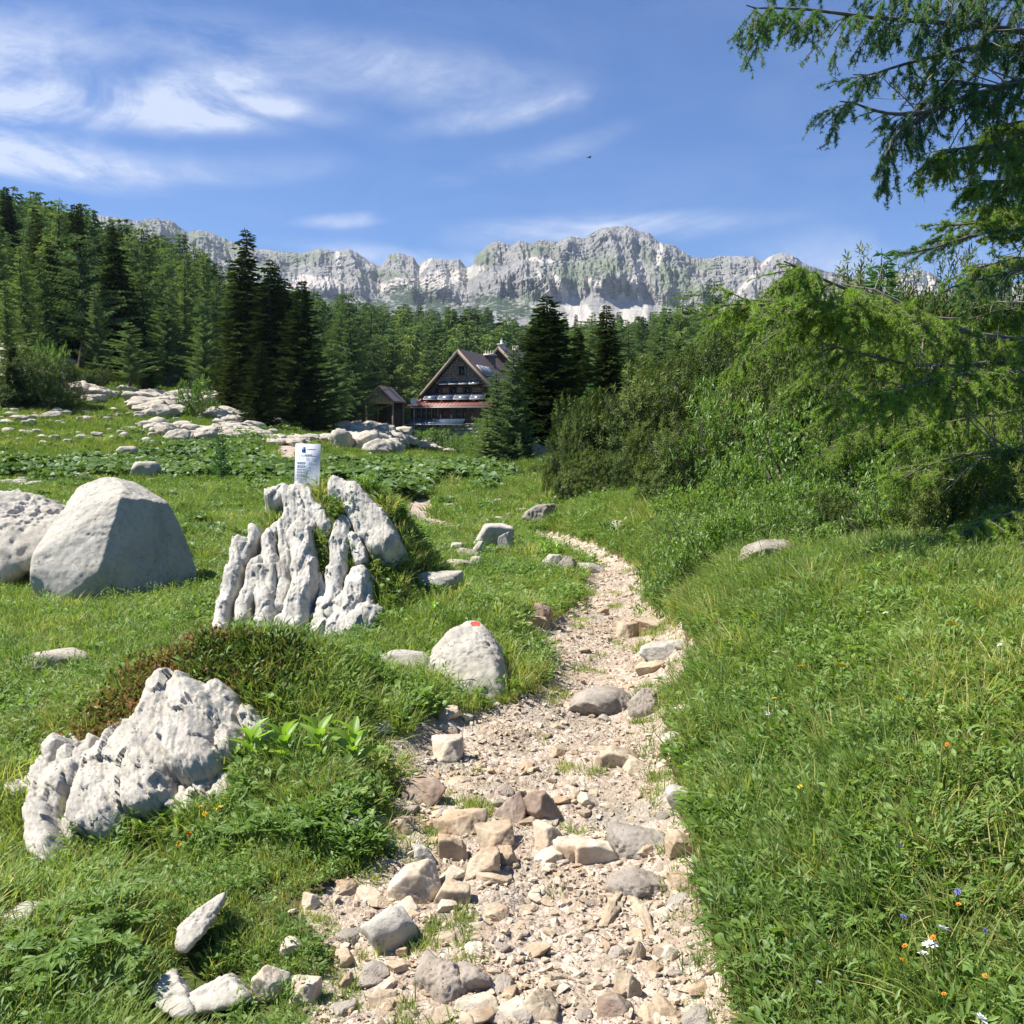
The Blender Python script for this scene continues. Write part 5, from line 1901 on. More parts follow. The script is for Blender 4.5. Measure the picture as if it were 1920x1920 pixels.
TREES = {
    'spruce': [conifer('spruce', 1, M['spruce'], rbase=1.75, levels=64, per=10, sp_len=.30, sp_step=.15, droop=.40, upturn=.30, low=.03, irregular=.26, wid=.17, gap=.08),
               conifer('spruce', 2, M['spruce'], rbase=1.35, levels=64, per=9, sp_len=.27, sp_step=.14, droop=.5, upturn=.28, low=.05, irregular=.30, power=.75, wid=.18, gap=.1),
               conifer('spruce', 3, M['spruce'], rbase=2.3, levels=58, per=11, sp_len=.34, sp_step=.17, droop=.35, upturn=.32, low=.02, irregular=.26, power=.9, wid=.16, gap=.08)],
    'larch': [conifer('larch', 11, M['larch'], rbase=1.7, levels=44, per=8, sp_len=.30, sp_step=.17, droop=-.05, upturn=.1, low=.14, irregular=.35, gap=.2, power=.7, hang=.4, wid=.13),
              conifer('larch', 12, M['larch'], rbase=2.1, levels=38, per=8, sp_len=.32, sp_step=.18, droop=-.1, upturn=.05, low=.2, irregular=.4, gap=.28, power=.6, hang=.5, wid=.13),
              conifer('larch', 13, M['larch'], rbase=1.45, levels=46, per=8, sp_len=.28, sp_step=.16, droop=.1, upturn=.3, low=.08, irregular=.3, gap=.15, power=.75, hang=.35, wid=.14),
              conifer('larch', 14, M['larch'], rbase=2.3, levels=34, per=7, sp_len=.36, sp_step=.2, droop=-.15, upturn=.0, low=.25, irregular=.5, gap=.35, power=.45, hang=.45, wid=.12)],
    'farl': [conifer('larch', 21 + k, M['larch'], rbase=1.7 + .25 * k, levels=24, per=7, sp_len=.62, sp_step=.34, droop=-.05, upturn=.1, low=.1, irregular=.35, gap=.15, power=.6 + .1 * k, hang=.35, wid=.15, branch_tubes=False) for k in range(3)],
    'fars': [conifer('spruce', 31 + k, M['spruce'], rbase=1.3 + .25 * k, levels=30, per=7, sp_len=.55, sp_step=.30, droop=.4, upturn=.3, low=.05, irregular=.2, power=.8, wid=.19, branch_tubes=False) for k in range(2)],
    'young': [conifer('young', 41, M['larch_near'], rbase=2.2, levels=26, per=7, sp_len=.55, sp_step=.26, droop=-.35, upturn=.1, low=.04, irregular=.3, gap=.1, power=.9, hang=-.1, wid=.10, spread=.6),
              conifer('young', 42, M['larch_blue'], rbase=2.6, levels=22, per=7, sp_len=.7, sp_step=.34, droop=-.35, upturn=.2, low=.08, irregular=.25, gap=.08, power=.9, hang=-.15, wid=.09, spread=.6)],
}


def tree(name, kind, k, px, d, top, label, group=None, wide=1.0, base=None, rz=None, simple=False, x=None, z=None):
    """tree whose base stands at image column px, distance d and whose tip reaches image row top"""
    t = TREES[kind][k % len(TREES[kind])]
    if x is None:
        x = (px - 960) / FOC * d
    if z is None:
        z = hz(x, d) - .05
    if top is not None:
        ht = at(px, top, d).z - z
    else:
        ht = wide * 10
    s = ht / t['h']
    rz = rng.uniform(0, 6.28) if rz is None else rz
    sc = (s * wide, s * wide, s)
    if simple:
        return None
    root = obj(name, None, loc=(x, d, z), rot=(0, 0, rz), scale=sc, label=label, cat='tree', group=group)
    obj('trunk', t['trunk'], root)
    c = obj('crown', t['crown'], root)
    return root


# hand placed trees: name, kind, shape, px, distance, tip row, width factor, label
WID = {'spruce': 1.35, 'larch': 1.2, 'young': 1.0}
for a in [
    ('spruce_tree', 'spruce', 1, 466, 68, 421, 1.0, 'tallest dark pointed spruce standing out against the sky left of centre'),
    ('spruce_tree', 'spruce', 1, 510, 66, 478, 1.0, 'dark spruce right beside the tallest spruce'),
    ('spruce_tree', 'spruce', 0, 522, 67, 492, .9, 'second lower tip of the dark spruce group right of the tallest spruce'),
    ('spruce_tree', 'spruce', 0, 566, 64, 520, .9, 'broad dark spruce with a bare trunk foot at the right end of the dark group'),
    ('spruce_tree', 'spruce', 2, 545, 69, 515, .8, 'dark spruce filling the middle of the dark group'),
    ('spruce_tree', 'spruce', 2, 490, 58, 640, .9, 'small green spruce in front of the tallest spruce'),
    ('spruce_tree', 'spruce', 2, 440, 64, 665, 1.1, 'low bushy spruce at the left foot of the tallest spruce'),
    ('spruce_tree', 'spruce', 1, 228, 78, 414, 1.0, 'slim dark spruce rising from the larch wood on the left'),
    ('spruce_tree', 'spruce', 1, 215, 80, 470, .7, 'thin dark spruce behind the slim one in the larch wood'),
    ('larch_tree', 'larch', 3, 158, 75, 432, 1.0, 'big larch with a thick dark trunk near the left edge'),
    ('larch_tree', 'larch', 2, 95, 72, 470, .9, 'tall pale green larch left of the thick trunked larch'),
    ('larch_tree', 'larch', 2, 192, 72, 530, .9, 'bright green young larch right of the thick trunked larch'),
    ('larch_tree', 'larch', 0, 22, 64, 520, .9, 'larch at the left edge above the bare stemmed shrub'),
    ('larch_tree', 'larch', 2, 60, 70, 455, .9, 'narrow larch near the left edge behind the bedrock'),
    ('larch_tree', 'larch', 0, 320, 76, 520, .9, 'light larch in the middle of the left wood edge'),
    ('larch_tree', 'larch', 2, 352, 78, 480, .8, 'narrow larch right of the light larch'),
    ('larch_tree', 'larch', 1, 392, 74, 555, .8, 'grey green thin stemmed larch left of the tallest spruce'),
    ('larch_tree', 'larch', 0, 278, 80, 500, .8, 'larch right of the slim spruce'),
    ('larch_tree', 'larch', 0, 662, 82, 590, 1.0, 'bushy green larch behind the shed'),
    ('larch_tree', 'larch', 1, 745, 100, 610, 1.0, 'bright leaved larch just left of the hut'),
    ('larch_tree', 'larch', 0, 700, 95, 620, .9, 'larch right behind the shed roof'),
    ('larch_tree', 'larch', 2, 795, 112, 650, 1.0, 'small larch behind the hut roof'),
    ('larch_tree', 'larch', 1, 628, 78, 640, 1.0, 'green larch right of the dark spruces'),
    ('spruce_tree', 'spruce', 2, 1036, 40, 548, 1.15, 'big dark spruce right of the hut'),
    ('spruce_tree', 'spruce', 0, 1000, 40.5, 590, .9, 'left shoulder tip of the big dark spruce'),
    ('spruce_tree', 'spruce', 0, 1080, 42, 610, .8, 'dark spruce between the big spruce and the next pointed one'),
    ('spruce_tree', 'spruce', 0, 1140, 40, 566, .95, 'pointed dark spruce in front of the pale scree'),
    ('spruce_tree', 'spruce', 2, 1100, 39, 660, .9, 'low dark spruce between the two pointed spruces'),
    ('larch_tree', 'larch', 0, 935, 38, 690, 1.1, 'yellow green larch hiding the right side of the hut'),
    ('larch_tree', 'larch', 2, 965, 37, 640, 1.1, 'yellow green larch left of the big dark spruce'),
    ('larch_tree', 'larch', 0, 915, 37, 775, 1.4, 'low bushy larch below the hut'),
    ('larch_tree', 'larch', 3, 1280, 48, 540, .9, 'open topped larch on the skyline right of the scree'),
    ('larch_tree', 'larch', 3, 1335, 50, 520, .8, 'dark round topped larch on the skyline'),
    ('larch_tree', 'larch', 0, 1230, 42, 590, .95, 'larch right of the pointed spruce'),
    ('larch_tree', 'larch', 2, 1180, 46, 600, .9, 'narrow larch just right of the pointed spruce'),
    ('larch_tree', 'larch', 1, 1300, 36, 600, .9, 'full green larch below the open topped one'),
    ('spruce_tree', 'spruce', 0, 1352, 40, 590, .8, 'dark green spruce below the round topped larch'),
    ('larch_tree', 'larch', 0, 1400, 44, 575, .9, 'blue green larch left of the bright spray'),
    ('larch_tree', 'larch', 2, 1450, 40, 590, .9, 'larch behind the tip of the bright spray'),
    ('larch_tree', 'larch', 1, 1520, 38, 580, .9, 'larch behind the bright spray'),
    ('larch_tree', 'larch', 0, 1590, 42, 540, 1.0, 'larch behind the pointed sapling'),
    ('larch_tree', 'larch', 0, 1690, 40, 560, 1.0, 'larch deep behind the bare branches at the right'),
    ('larch_tree', 'young', 0, 1192, 24, 700, 1.0, 'small yellow green young larch above the dwarf pines'),
    ('larch_tree', 'young', 0, 1225, 22, 690, .9, 'pale twiggy young larch right of the yellow green one'),
    ('larch_tree', 'young', 1, 1640, 13, 458, .75, 'slender larch sapling pointing into the sky'),
    ('larch_tree', 'young', 1, 1105, 30, 715, .9, 'bright green young tree between the spruces'),
    ('spruce_tree', 'young', 1, 415, 26, 790, .6, 'tiny spruce sapling standing alone in the meadow'),
    ('spruce_tree', 'spruce', 2, 30, 55, 640, .8, 'dark little spruce at the left edge beside the bare stemmed shrub'),
    ('spruce_tree', 'spruce', 2, 282, 68, 660, .9, 'little green spruce under the larch wood'),
    ('larch_tree', 'larch', 3, 245, 66, 600, 1.0, 'yellow topped bushy larch at the edge of the wood'),
]:
    nm, kind, k, px, d, top, wide, lab = a
    tree(nm, kind, k, px, d, top, lab, wide=wide * WID[kind])


# the wood on the slopes
def forest():
    r = np.random.default_rng(77)
    pts = []
    tries = 0
    cell = {}
    while tries < 26000:
        tries += 1
        d = 76 * (360 / 76) ** r.random()
        px = r.uniform(-330, 2250)
        x = (px - 960) / FOC * d
        # front edge of the wood
        edge = np.interp(px, [-330, 0, 100, 300, 420, 600, 700, 800, 960, 1150, 1250, 2250], [70, 76, 78, 80, 74, 84, 98, 118, 118, 80, 60, 60])
        if d < edge or d < 76:
            continue
        if 745 < px < 1010 and d < 122:
            continue
        if px > 1050 and d > 230 and r.random() < .5:
            continue
        sp = 3.3 + d * .006
        key = (int(x / sp), int(d / sp))
        if key in cell:
            continue
        cell[key] = 1
        pts.append((x, d))
    pts.sort(key=lambda p: p[1])
    xs = np.array([p[0] for p in pts])
    ds = np.array([p[1] for p in pts])
    zs = H(xs, ds)
    nl = ns = 0
    rest = []
    GL = [('larch in the front rank of the wood on the left slope', 'larches in the wood on the left slope'), ('larch in the valley wood behind the hut', 'larches in the valley wood behind the hut'), ('larch in the wood on the right beyond the dwarf pines', 'larches in the wood on the right')]
    GS = [('dark spruce among the larches on the left slope', 'spruces in the wood on the left slope'), ('dark spruce among the larches behind the hut', 'spruces in the valley wood behind the hut'), ('dark spruce in the wood on the right beyond the dwarf pines', 'spruces in the wood on the right')]
    for x, d, z in zip(xs, ds, zs):
        px = 960 + FOC * x / d
        vis = -60 < px < 1980
        spruce = perlin(np.array([[x * .03, d * .03, 1.7]]))[0] + r.normal(0, .16) > .30
        ht = r.uniform(7.0, 16.0) * (.82 if spruce and r.random() < .5 else 1)
        if spruce and r.random() < .25:
            ht *= 1.25
        lim = np.interp(px, [-330, 0, 100, 200, 280, 350, 420, 500, 600, 800, 900, 1000, 1200, 1285, 1400, 1500, 1600, 1800, 2250], [330, 352, 372, 398, 424, 452, 498, 536, 550, 553, 565, 590, 598, 572, 592, 585, 560, 560, 560]) + r.uniform(-12, 40)
        allowed = (EYE + d * (800 - lim) / FOC - z)
        if allowed < 4.5:
            continue
        ht = min(ht, allowed)
        zi = 0 if px < 560 else (1 if px < 1040 else 2)
        if vis and ((not spruce and nl < 235) or (spruce and ns < 75)) and d < 250:
            if px > 1450 and r.random() < .6:
                continue
            g = (GS if spruce else GL)[zi]
            far = d > 125
            kind = ('fars' if far else 'spruce') if spruce else ('farl' if far else 'larch')
            k = int(r.integers(0, 4))
            t = TREES[kind][k % len(TREES[kind])]
            s = ht / 10
            w = s * r.uniform(.68, 1.0)
            root = obj('spruce_tree' if spruce else 'larch_tree', None, loc=(x, d, z - .1), rot=(0, 0, r.uniform(0, 6.28)), scale=(w, w, s), label=g[0], cat='tree', group=g[1])
            obj('trunk', t['trunk'], root)
            obj('crown', t['crown'], root)
            if spruce:
                ns += 1
            else:
                nl += 1
        else:
            rest.append((x, d, z - .1, ht / 10, spruce))
    # all farther trees: one wood
    tree_meshes = []
    for kind in ('farl', 'fars'):
        for t in TREES[kind]:
            n0 = len(t['crown'].vertices)
            V = np.empty(n0 * 3)
            t['crown'].vertices.foreach_get('co', V)
            A = np.empty(n0)
            t['crown'].attributes['v'].data.foreach_get('value', A)
            F = np.empty(len(t['crown'].polygons) * 4, dtype=np.int32)
            t['crown'].loops.foreach_get('vertex_index', F)
            acc = Acc()
            acc.add(V.reshape(-1, 3), F.reshape(-1, 4), 0)
            acc.A[-1] = A
            zz = np.linspace(0, 9.5, 6)
            TV, TF = tube(np.stack([zz * 0, zz * 0, zz], 1), .18 * (1 - zz / 10) + .01, 5)
            acc.add(TV, TF, 0, 1)
            tree_meshes.append(acc.mesh('wood_tree', [M['larch'] if kind == 'farl' else M['spruce'], M['bark']]))
    coll = lib_collection('woodtree', tree_meshes)
    R = np.array(rest)
    n = len(R)
    w = R[:, 3] * r.uniform(.8, 1.15, n)
    idx = np.where(R[:, 4] > .5, r.integers(3, 5, n), r.integers(0, 3, n))
    scatter('distant_forest', R[:, :3], np.stack([0 * w, 0 * w, r.uniform(0, 6.28, n)], 1), np.stack([w, w, R[:, 3]], 1), idx, coll, 'far off mixed larch and spruce forest covering the slopes', 'forest')
    print('forest', nl, ns, n)


forest()


# ------------------------------------------------------------------ shrubs
def lump_points(n, rs, rad, seed, nl=30, lr=.30, inner=.18):
    """points on the skins of many small lumps that together make a dome, so that dark gaps stay between them"""
    C = rs.normal(size=(nl, 3))
    C[:, 2] = np.abs(C[:, 2]) * .95 - .05
    C /= np.linalg.norm(C, axis=1)[:, None]
    cr = rs.uniform(.50, .80, nl) + .25 * perlin(C * 1.8 + seed * 3.1)
    j = rs.integers(0, nl, n)
    U = rs.normal(size=(n, 3))
    U /= np.linalg.norm(U, axis=1)[:, None]
    U = U + C[j] * .75
    U /= np.linalg.norm(U, axis=1)[:, None]
    rr = lr * rs.uniform(.7, 1.3, nl)[j]
    P = C[j] * cr[j][:, None] + U * (rr * rs.random(n) ** .30)[:, None]
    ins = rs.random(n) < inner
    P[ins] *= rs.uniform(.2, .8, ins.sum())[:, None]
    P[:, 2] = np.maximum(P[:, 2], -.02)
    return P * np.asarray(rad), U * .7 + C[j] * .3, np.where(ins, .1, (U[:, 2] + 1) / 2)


def add_stems(acc, rs, rad, n=14, r0=.02, mat=1):
    for i in range(n):
        a = rs.uniform(0, 6.28)
        e = np.array([math.cos(a) * rad[0] * .75, math.sin(a) * rad[1] * .75, rad[2] * rs.uniform(.3, .85)])
        m_ = e * .5 + np.array([0, 0, -.1 * rad[2]]) + rs.normal(0, .05, 3)
        V, F = tube([np.array([0, 0, -.1]), m_ * .6, m_ * 1.1, e], [r0, r0 * .8, r0 * .55, r0 * .2], 4)
        acc.add(V, F, .5, mat)


def mugo_shrub(seed, rad=(1.2, 1.0, .9), n=1500):
    """dwarf pine: upward candles of needles"""
    rs = np.random.default_rng(seed)
    P, D, k = lump_points(n, rs, rad, seed, 34, .28)
    acc = Acc()
    nd = 10
    U = D * np.array([1.0, 1.0, .5]) + np.array([0, 0, .5]) + rs.normal(0, .25, D.shape)
    # needles: thin rhombi around the shoot
    TV, TF = [], []
    for j in range(nd):
        a = j * 2.4
        y0 = .02 + .50 * j / nd
        o = np.array([math.cos(a), 0, math.sin(a)])
        tip = o * .46 + np.array([0, y0 + .22, 0])
        b = np.array([0, y0, 0])
        s = np.cross(o, [0, 1, 0]) * .060
        c = len(TV)
        TV += [b, (b + tip) / 2 + s, tip, (b + tip) / 2 - s]
        TF.append((c, c + 1, c + 2, c + 3))
    S = rs.uniform(.09, .15, n)
    V, F = batch(np.array(TV), np.array(TF), P, frames(U, rs.uniform(0, 6.28, n)), S)
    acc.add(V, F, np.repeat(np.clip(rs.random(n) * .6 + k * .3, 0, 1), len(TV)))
    add_stems(acc, rs, rad, 16, .022)
    return acc.mesh('needles', [M['mugo'], M['twig']])


def leafy_shrub(seed, rad=(1.0, .9, .9), n=900, leaf=.06, kind='lance', m='willow', per=7, nl=26):
    rs = np.random.default_rng(seed)
    P, D, k = lump_points(n, rs, rad, seed, nl, .30)
    P = np.repeat(P, per, 0)
    Dd = np.repeat(D, per, 0) * .7 + rs.normal(0, .7, (n * per, 3)) + np.array([0, 0, .35])
    acc = Acc()
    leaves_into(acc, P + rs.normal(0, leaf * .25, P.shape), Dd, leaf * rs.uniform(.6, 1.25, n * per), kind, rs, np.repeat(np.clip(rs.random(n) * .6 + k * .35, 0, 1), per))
    # second material slot for the stems
    add_stems(acc, rs, rad, 18, .014)
    return acc.mesh('leaves', [M[m], M['twig']])


SHR = {
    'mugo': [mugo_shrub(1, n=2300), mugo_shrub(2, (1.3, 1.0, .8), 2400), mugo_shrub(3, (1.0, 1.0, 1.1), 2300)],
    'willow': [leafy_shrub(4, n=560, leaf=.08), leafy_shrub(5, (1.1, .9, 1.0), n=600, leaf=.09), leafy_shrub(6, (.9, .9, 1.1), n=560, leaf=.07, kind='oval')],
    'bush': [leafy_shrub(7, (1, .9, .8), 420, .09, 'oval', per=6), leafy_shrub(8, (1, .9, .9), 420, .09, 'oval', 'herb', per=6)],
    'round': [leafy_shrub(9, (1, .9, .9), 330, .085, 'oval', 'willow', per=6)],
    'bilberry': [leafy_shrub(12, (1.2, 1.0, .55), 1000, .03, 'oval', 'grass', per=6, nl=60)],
}


def shrub(kind, k, px, py, w, h, label, group=None, d=None, name='shrub', cat='shrub', rz=None):
    """shrub with its foot at image (px,py) on the ground, w x h photograph pixels"""
    if d is None:
        g = ground(px, py)
    else:
        x = (px - 960) / FOC * d
        g = Vector((x, d, hz(x, d)))
    if d is not None and py is not None:
        pass
    ml = SHR[kind]
    me = ml[k % len(ml)]
    bb = [v for v in (me['bb'] if 'bb' in me else [])]
    if not bb:
        co = np.empty(len(me.vertices) * 3)
        me.vertices.foreach_get('co', co)
        co = co.reshape(-1, 3)
        bb = [float(np.percentile(np.abs(co[:, 0]), 97)), float(np.percentile(np.abs(co[:, 1]), 97)), float(np.percentile(co[:, 2], 98))]
        me['bb'] = bb
    sx = w / FOC * g.y / 2 / bb[0]
    sz = h / FOC * g.y / bb[2]
    s = (sx, min(sx, sz * 1.6) * .95, sz)
    root = obj(name, None, loc=g - Vector((0, 0, .03)), rot=(0, 0, rng.uniform(-.5, .5) if rz is None else rz), scale=s, label=label, cat=cat, group=group)
    f = obj('foliage', me, root)
    return root


for a in [
    # dwarf pine slope, back to front
    ('mugo', 0, 1400, 25, 230, 150, 'dwarf pine thicket high on the slope below the larches', 'D'),
    ('mugo', 1, 1290, 24, 220, 140, 'dwarf pine left of the highest thicket', 'D'),
    ('mugo', 2, 1500, 22, 240, 190, 'dark dwarf pine thicket behind the willows', 'D'),
    ('mugo', 1, 1170, 23, 220, 110, 'dwarf pine at the foot of the pointed spruce', 'D'),
    ('mugo', 0, 1345, 19, 230, 170, 'bronze tinged dwarf pine in the upper middle of the slope', 'D'),
    ('mugo', 2, 1230, 19, 240, 170, 'dwarf pine in the middle of the slope', 'D'),
    ('mugo', 1, 1130, 19.5, 200, 150, 'dwarf pine right of the big spruce', 'D'),
    ('mugo', 0, 1075, 19, 120, 110, 'dwarf pine standing over the small grey rocks', 'D'),
    ('mugo', 2, 1440, 16, 200, 200, 'dwarf pine between the two willow bushes', 'D'),
    ('mugo', 1, 1560, 14, 260, 240, 'dark dwarf pine in the shade at the right', 'D'),
    ('mugo', 0, 1215, 16.5, 170, 100, 'low front dwarf pine above the grass', 'D'),
    ('mugo', 2, 1110, 17, 130, 80, 'small front dwarf pine beside the rocks', 'D'),
    ('mugo', 1, 1660, 12, 260, 260, 'tall dwarf pine behind the bare branches', 'D'),
    ('mugo', 0, 1010, 27, 110, 26, 'flat creeping dwarf pine in front of the spruce rocks', 'D'),
    ('mugo', 1, 950, 27, 90, 20, 'thin creeping dwarf pine at the left of the spruce rocks', 'D'),
    ('mugo', 2, 1640, 20, 300, 260, 'dwarf pine on the skyline behind the bright spray', 'D'),
    ('mugo', 0, 1800, 14, 320, 330, 'dwarf pine at the right edge behind the larch', 'D'),
    ('willow', 0, 1350, 14, 210, 180, 'glossy green willow bush in the middle of the thicket', 'D'),
    ('willow', 1, 1420, 17, 190, 200, 'willow bush higher up with upright shoots', 'D'),
    ('willow', 2, 1500, 11.5, 220, 210, 'bright willow bush at the centre right', 'D'),
    ('willow', 0, 1570, 9.5, 200, 110, 'low willow with bare twigs at its foot', 'D'),
    ('willow', 1, 1480, 9.5, 210, 120, 'willow bush above the grey rock on the bank', 'D'),
    ('willow', 2, 1640, 10.5, 240, 180, 'willow bush in the shade near the black stem', 'D'),
    ('willow', 0, 1770, 9.5, 260, 190, 'shaded willow under the right hand larch', 'D'),
    ('willow', 1, 1890, 8.5, 260, 200, 'shaded willow at the right edge above the bank', 'D'),
    ('willow', 1, 1440, 8.2, 190, 130, 'broad willow bush just behind the rim of the bank', 'D'),
    ('mugo', 0, 1560, 8.4, 190, 110, 'low dwarf pine behind the rim of the bank', 'D'),
    ('willow', 0, 1690, 7.8, 230, 150, 'dark leaved willow in the shade behind the bank rim', 'D'),
    ('mugo', 1, 1830, 7.2, 280, 170, 'shaded dwarf pine at the right behind the bank rim', 'D'),
    ('mugo', 2, 1930, 6.4, 200, 170, 'shaded dwarf pine cut by the right edge', 'D'),
    ('mugo', 2, 1290, 14.5, 190, 130, 'dwarf pine above the grass slope beside the willow', 'D'),
    ('willow', 2, 1380, 12, 150, 110, 'small willow bush at the lower border of the thicket', 'D'),
    ('bilberry', 0, 1330, 1062, 210, 120, 'bright green cushion of small leaves right of the path bend', None),
    ('bilberry', 0, 1400, 1030, 190, 90, 'second bright green cushion of small leaves higher on the bank', None),
    ('bilberry', 0, 1270, 1010, 150, 60, 'low bright cushion in the grass above the path bend', None),
    ('round', 0, 1262, 1132, 135, 125, 'round leaved bush hanging over the right edge of the path', None),
    ('willow', 2, 1345, 1070, 170, 120, 'bright leafy bush right of the round leaved one at the path bend', None),
    ('willow', 0, 1262, 1040, 110, 80, 'small fresh green bush above the round leaved one', None),
    ('bush', 0, 1400, 1045, 170, 110, 'broad leaved green bush on the rim left of the grey bank rock', None),
    ('bush', 1, 1300, 985, 150, 80, 'low bright bush in the grass slope under the dwarf pines', None),
    ('willow', 2, 1540, 7.0, 150, 90, 'leafy bush right of the grey bank rock', 'D'),
    ('bilberry', 0, 1720, 6.6, 220, 50, 'tufted cushion at the edge of the shade on the bank', 'D'),
    # left and middle distance
    ('mugo', 2, 75, 764, 170, 95, 'dark spreading shrub at the left of the meadow', None),
    ('willow', 0, 90, 760, 90, 110, 'bare stemmed leafy shrub growing out of the dark spreading shrub on the left', None),
    ('bush', 1, 370, 782, 75, 70, 'round bush in the middle of the pale pavement', None),
    ('bush', 1, 690, 806, 62, 62, 'dense round green bush in front of the shed', None),
    ('bush', 0, 585, 785, 110, 34, 'yellowish low bush right of the stepped pavement', None),
    ('bush', 0, 620, 780, 70, 34, 'low green bush right of the yellowish bush', None),
    ('mugo', 1, 185, 728, 80, 34, 'dwarf pine patch under the larch wood', None),
    ('bush', 0, 225, 742, 60, 24, 'low yellow green bush above the left pavement', None),
    ('bush', 1, 430, 736, 60, 22, 'low bush left of the small green spruce', None),
    ('bush', 0, 300, 738, 28, 14, 'tiny bush at the top of the left pavement', None),
    ('bush', 1, 800, 836, 60, 30, 'dark bush under the hut terrace on the left', None),
    ('bush', 0, 835, 844, 60, 36, 'flowering bush under the middle of the hut terrace', None),
    ('bush', 1, 868, 856, 50, 40, 'dark bush at the right end of the hut terrace', None),
    ('willow', 1, 900, 862, 60, 70, 'grey twiggy bush left of the low bushy larch', None),
    ('bush', 0, 770, 768, 30, 40, 'pale leaved bush left of the hut wall', None),
    ('bush', 1, 520, 823, 10, 5, 'tiny plant on the low stone edge', None),
    ('willow', 0, 30, 1290, 130, 90, 'bright leafy willow sprouts at the left edge below the cracked boulder', None),
    ('willow', 2, 160, 1300, 100, 60, 'leafy sprouts right of those at the left edge', None),
    ('willow', 1, 330, 1235, 100, 70, 'bright leafy sprouts left of the fluted outcrop foot', None),
    ('round', 0, 215, 1128, 170, 60, 'broad green leaves at the foot of the huge smooth boulder', None),
]:
    kind, k, px, pd, w, h, lab, mode = a
    if mode == 'D':
        shrub(kind, k, px, None, w, h, lab, d=pd)
    else:
        shrub(kind, k, px, pd, w, h, lab)


# ------------------------------------------------------------------ overhanging larch at the right
def needle_tuft():
    V, F = [], []
    rs = np.random.default_rng(5)
    for i in range(10):
        a = rs.uniform(0, 6.28)
        e = rs.uniform(-.1, 1.0)
        d = np.array([math.cos(a) * math.cos(e), math.sin(e) * .8 + .1, math.sin(a) * math.cos(e)])
        s = np.cross(d, rs.normal(size=3))
        s = s / np.linalg.norm(s) * .075
        c = len(V)
        V += [-s, s, d]
        F.append((c, c + 1, c + 2))
    return np.array(V), np.array(F)


NT = needle_tuft()
NEEDLE_LIB = {k: lib_collection('needle_tuft_' + k, [mesh_np('needle_tuft', NT[0], NT[1], [M[k]], False, {'v': np.full(len(NT[0]), a)}) for a in (.25, .6, .95)]) for k in ('larch_near', 'larch_blue')}


def smooth_path(P, n=40):
    P = np.asarray(P, float)
    seg = np.concatenate([[0], np.cumsum(np.linalg.norm(np.diff(P, axis=0), axis=1))])
    t = np.linspace(0, seg[-1], n)
    Q = np.stack([np.interp(t, seg, P[:, i]) for i in range(3)], 1)
    for _ in range(6):
        Q[1:-1] = (Q[:-2] + 2 * Q[1:-1] + Q[2:]) / 4
    return Q, seg[-1]


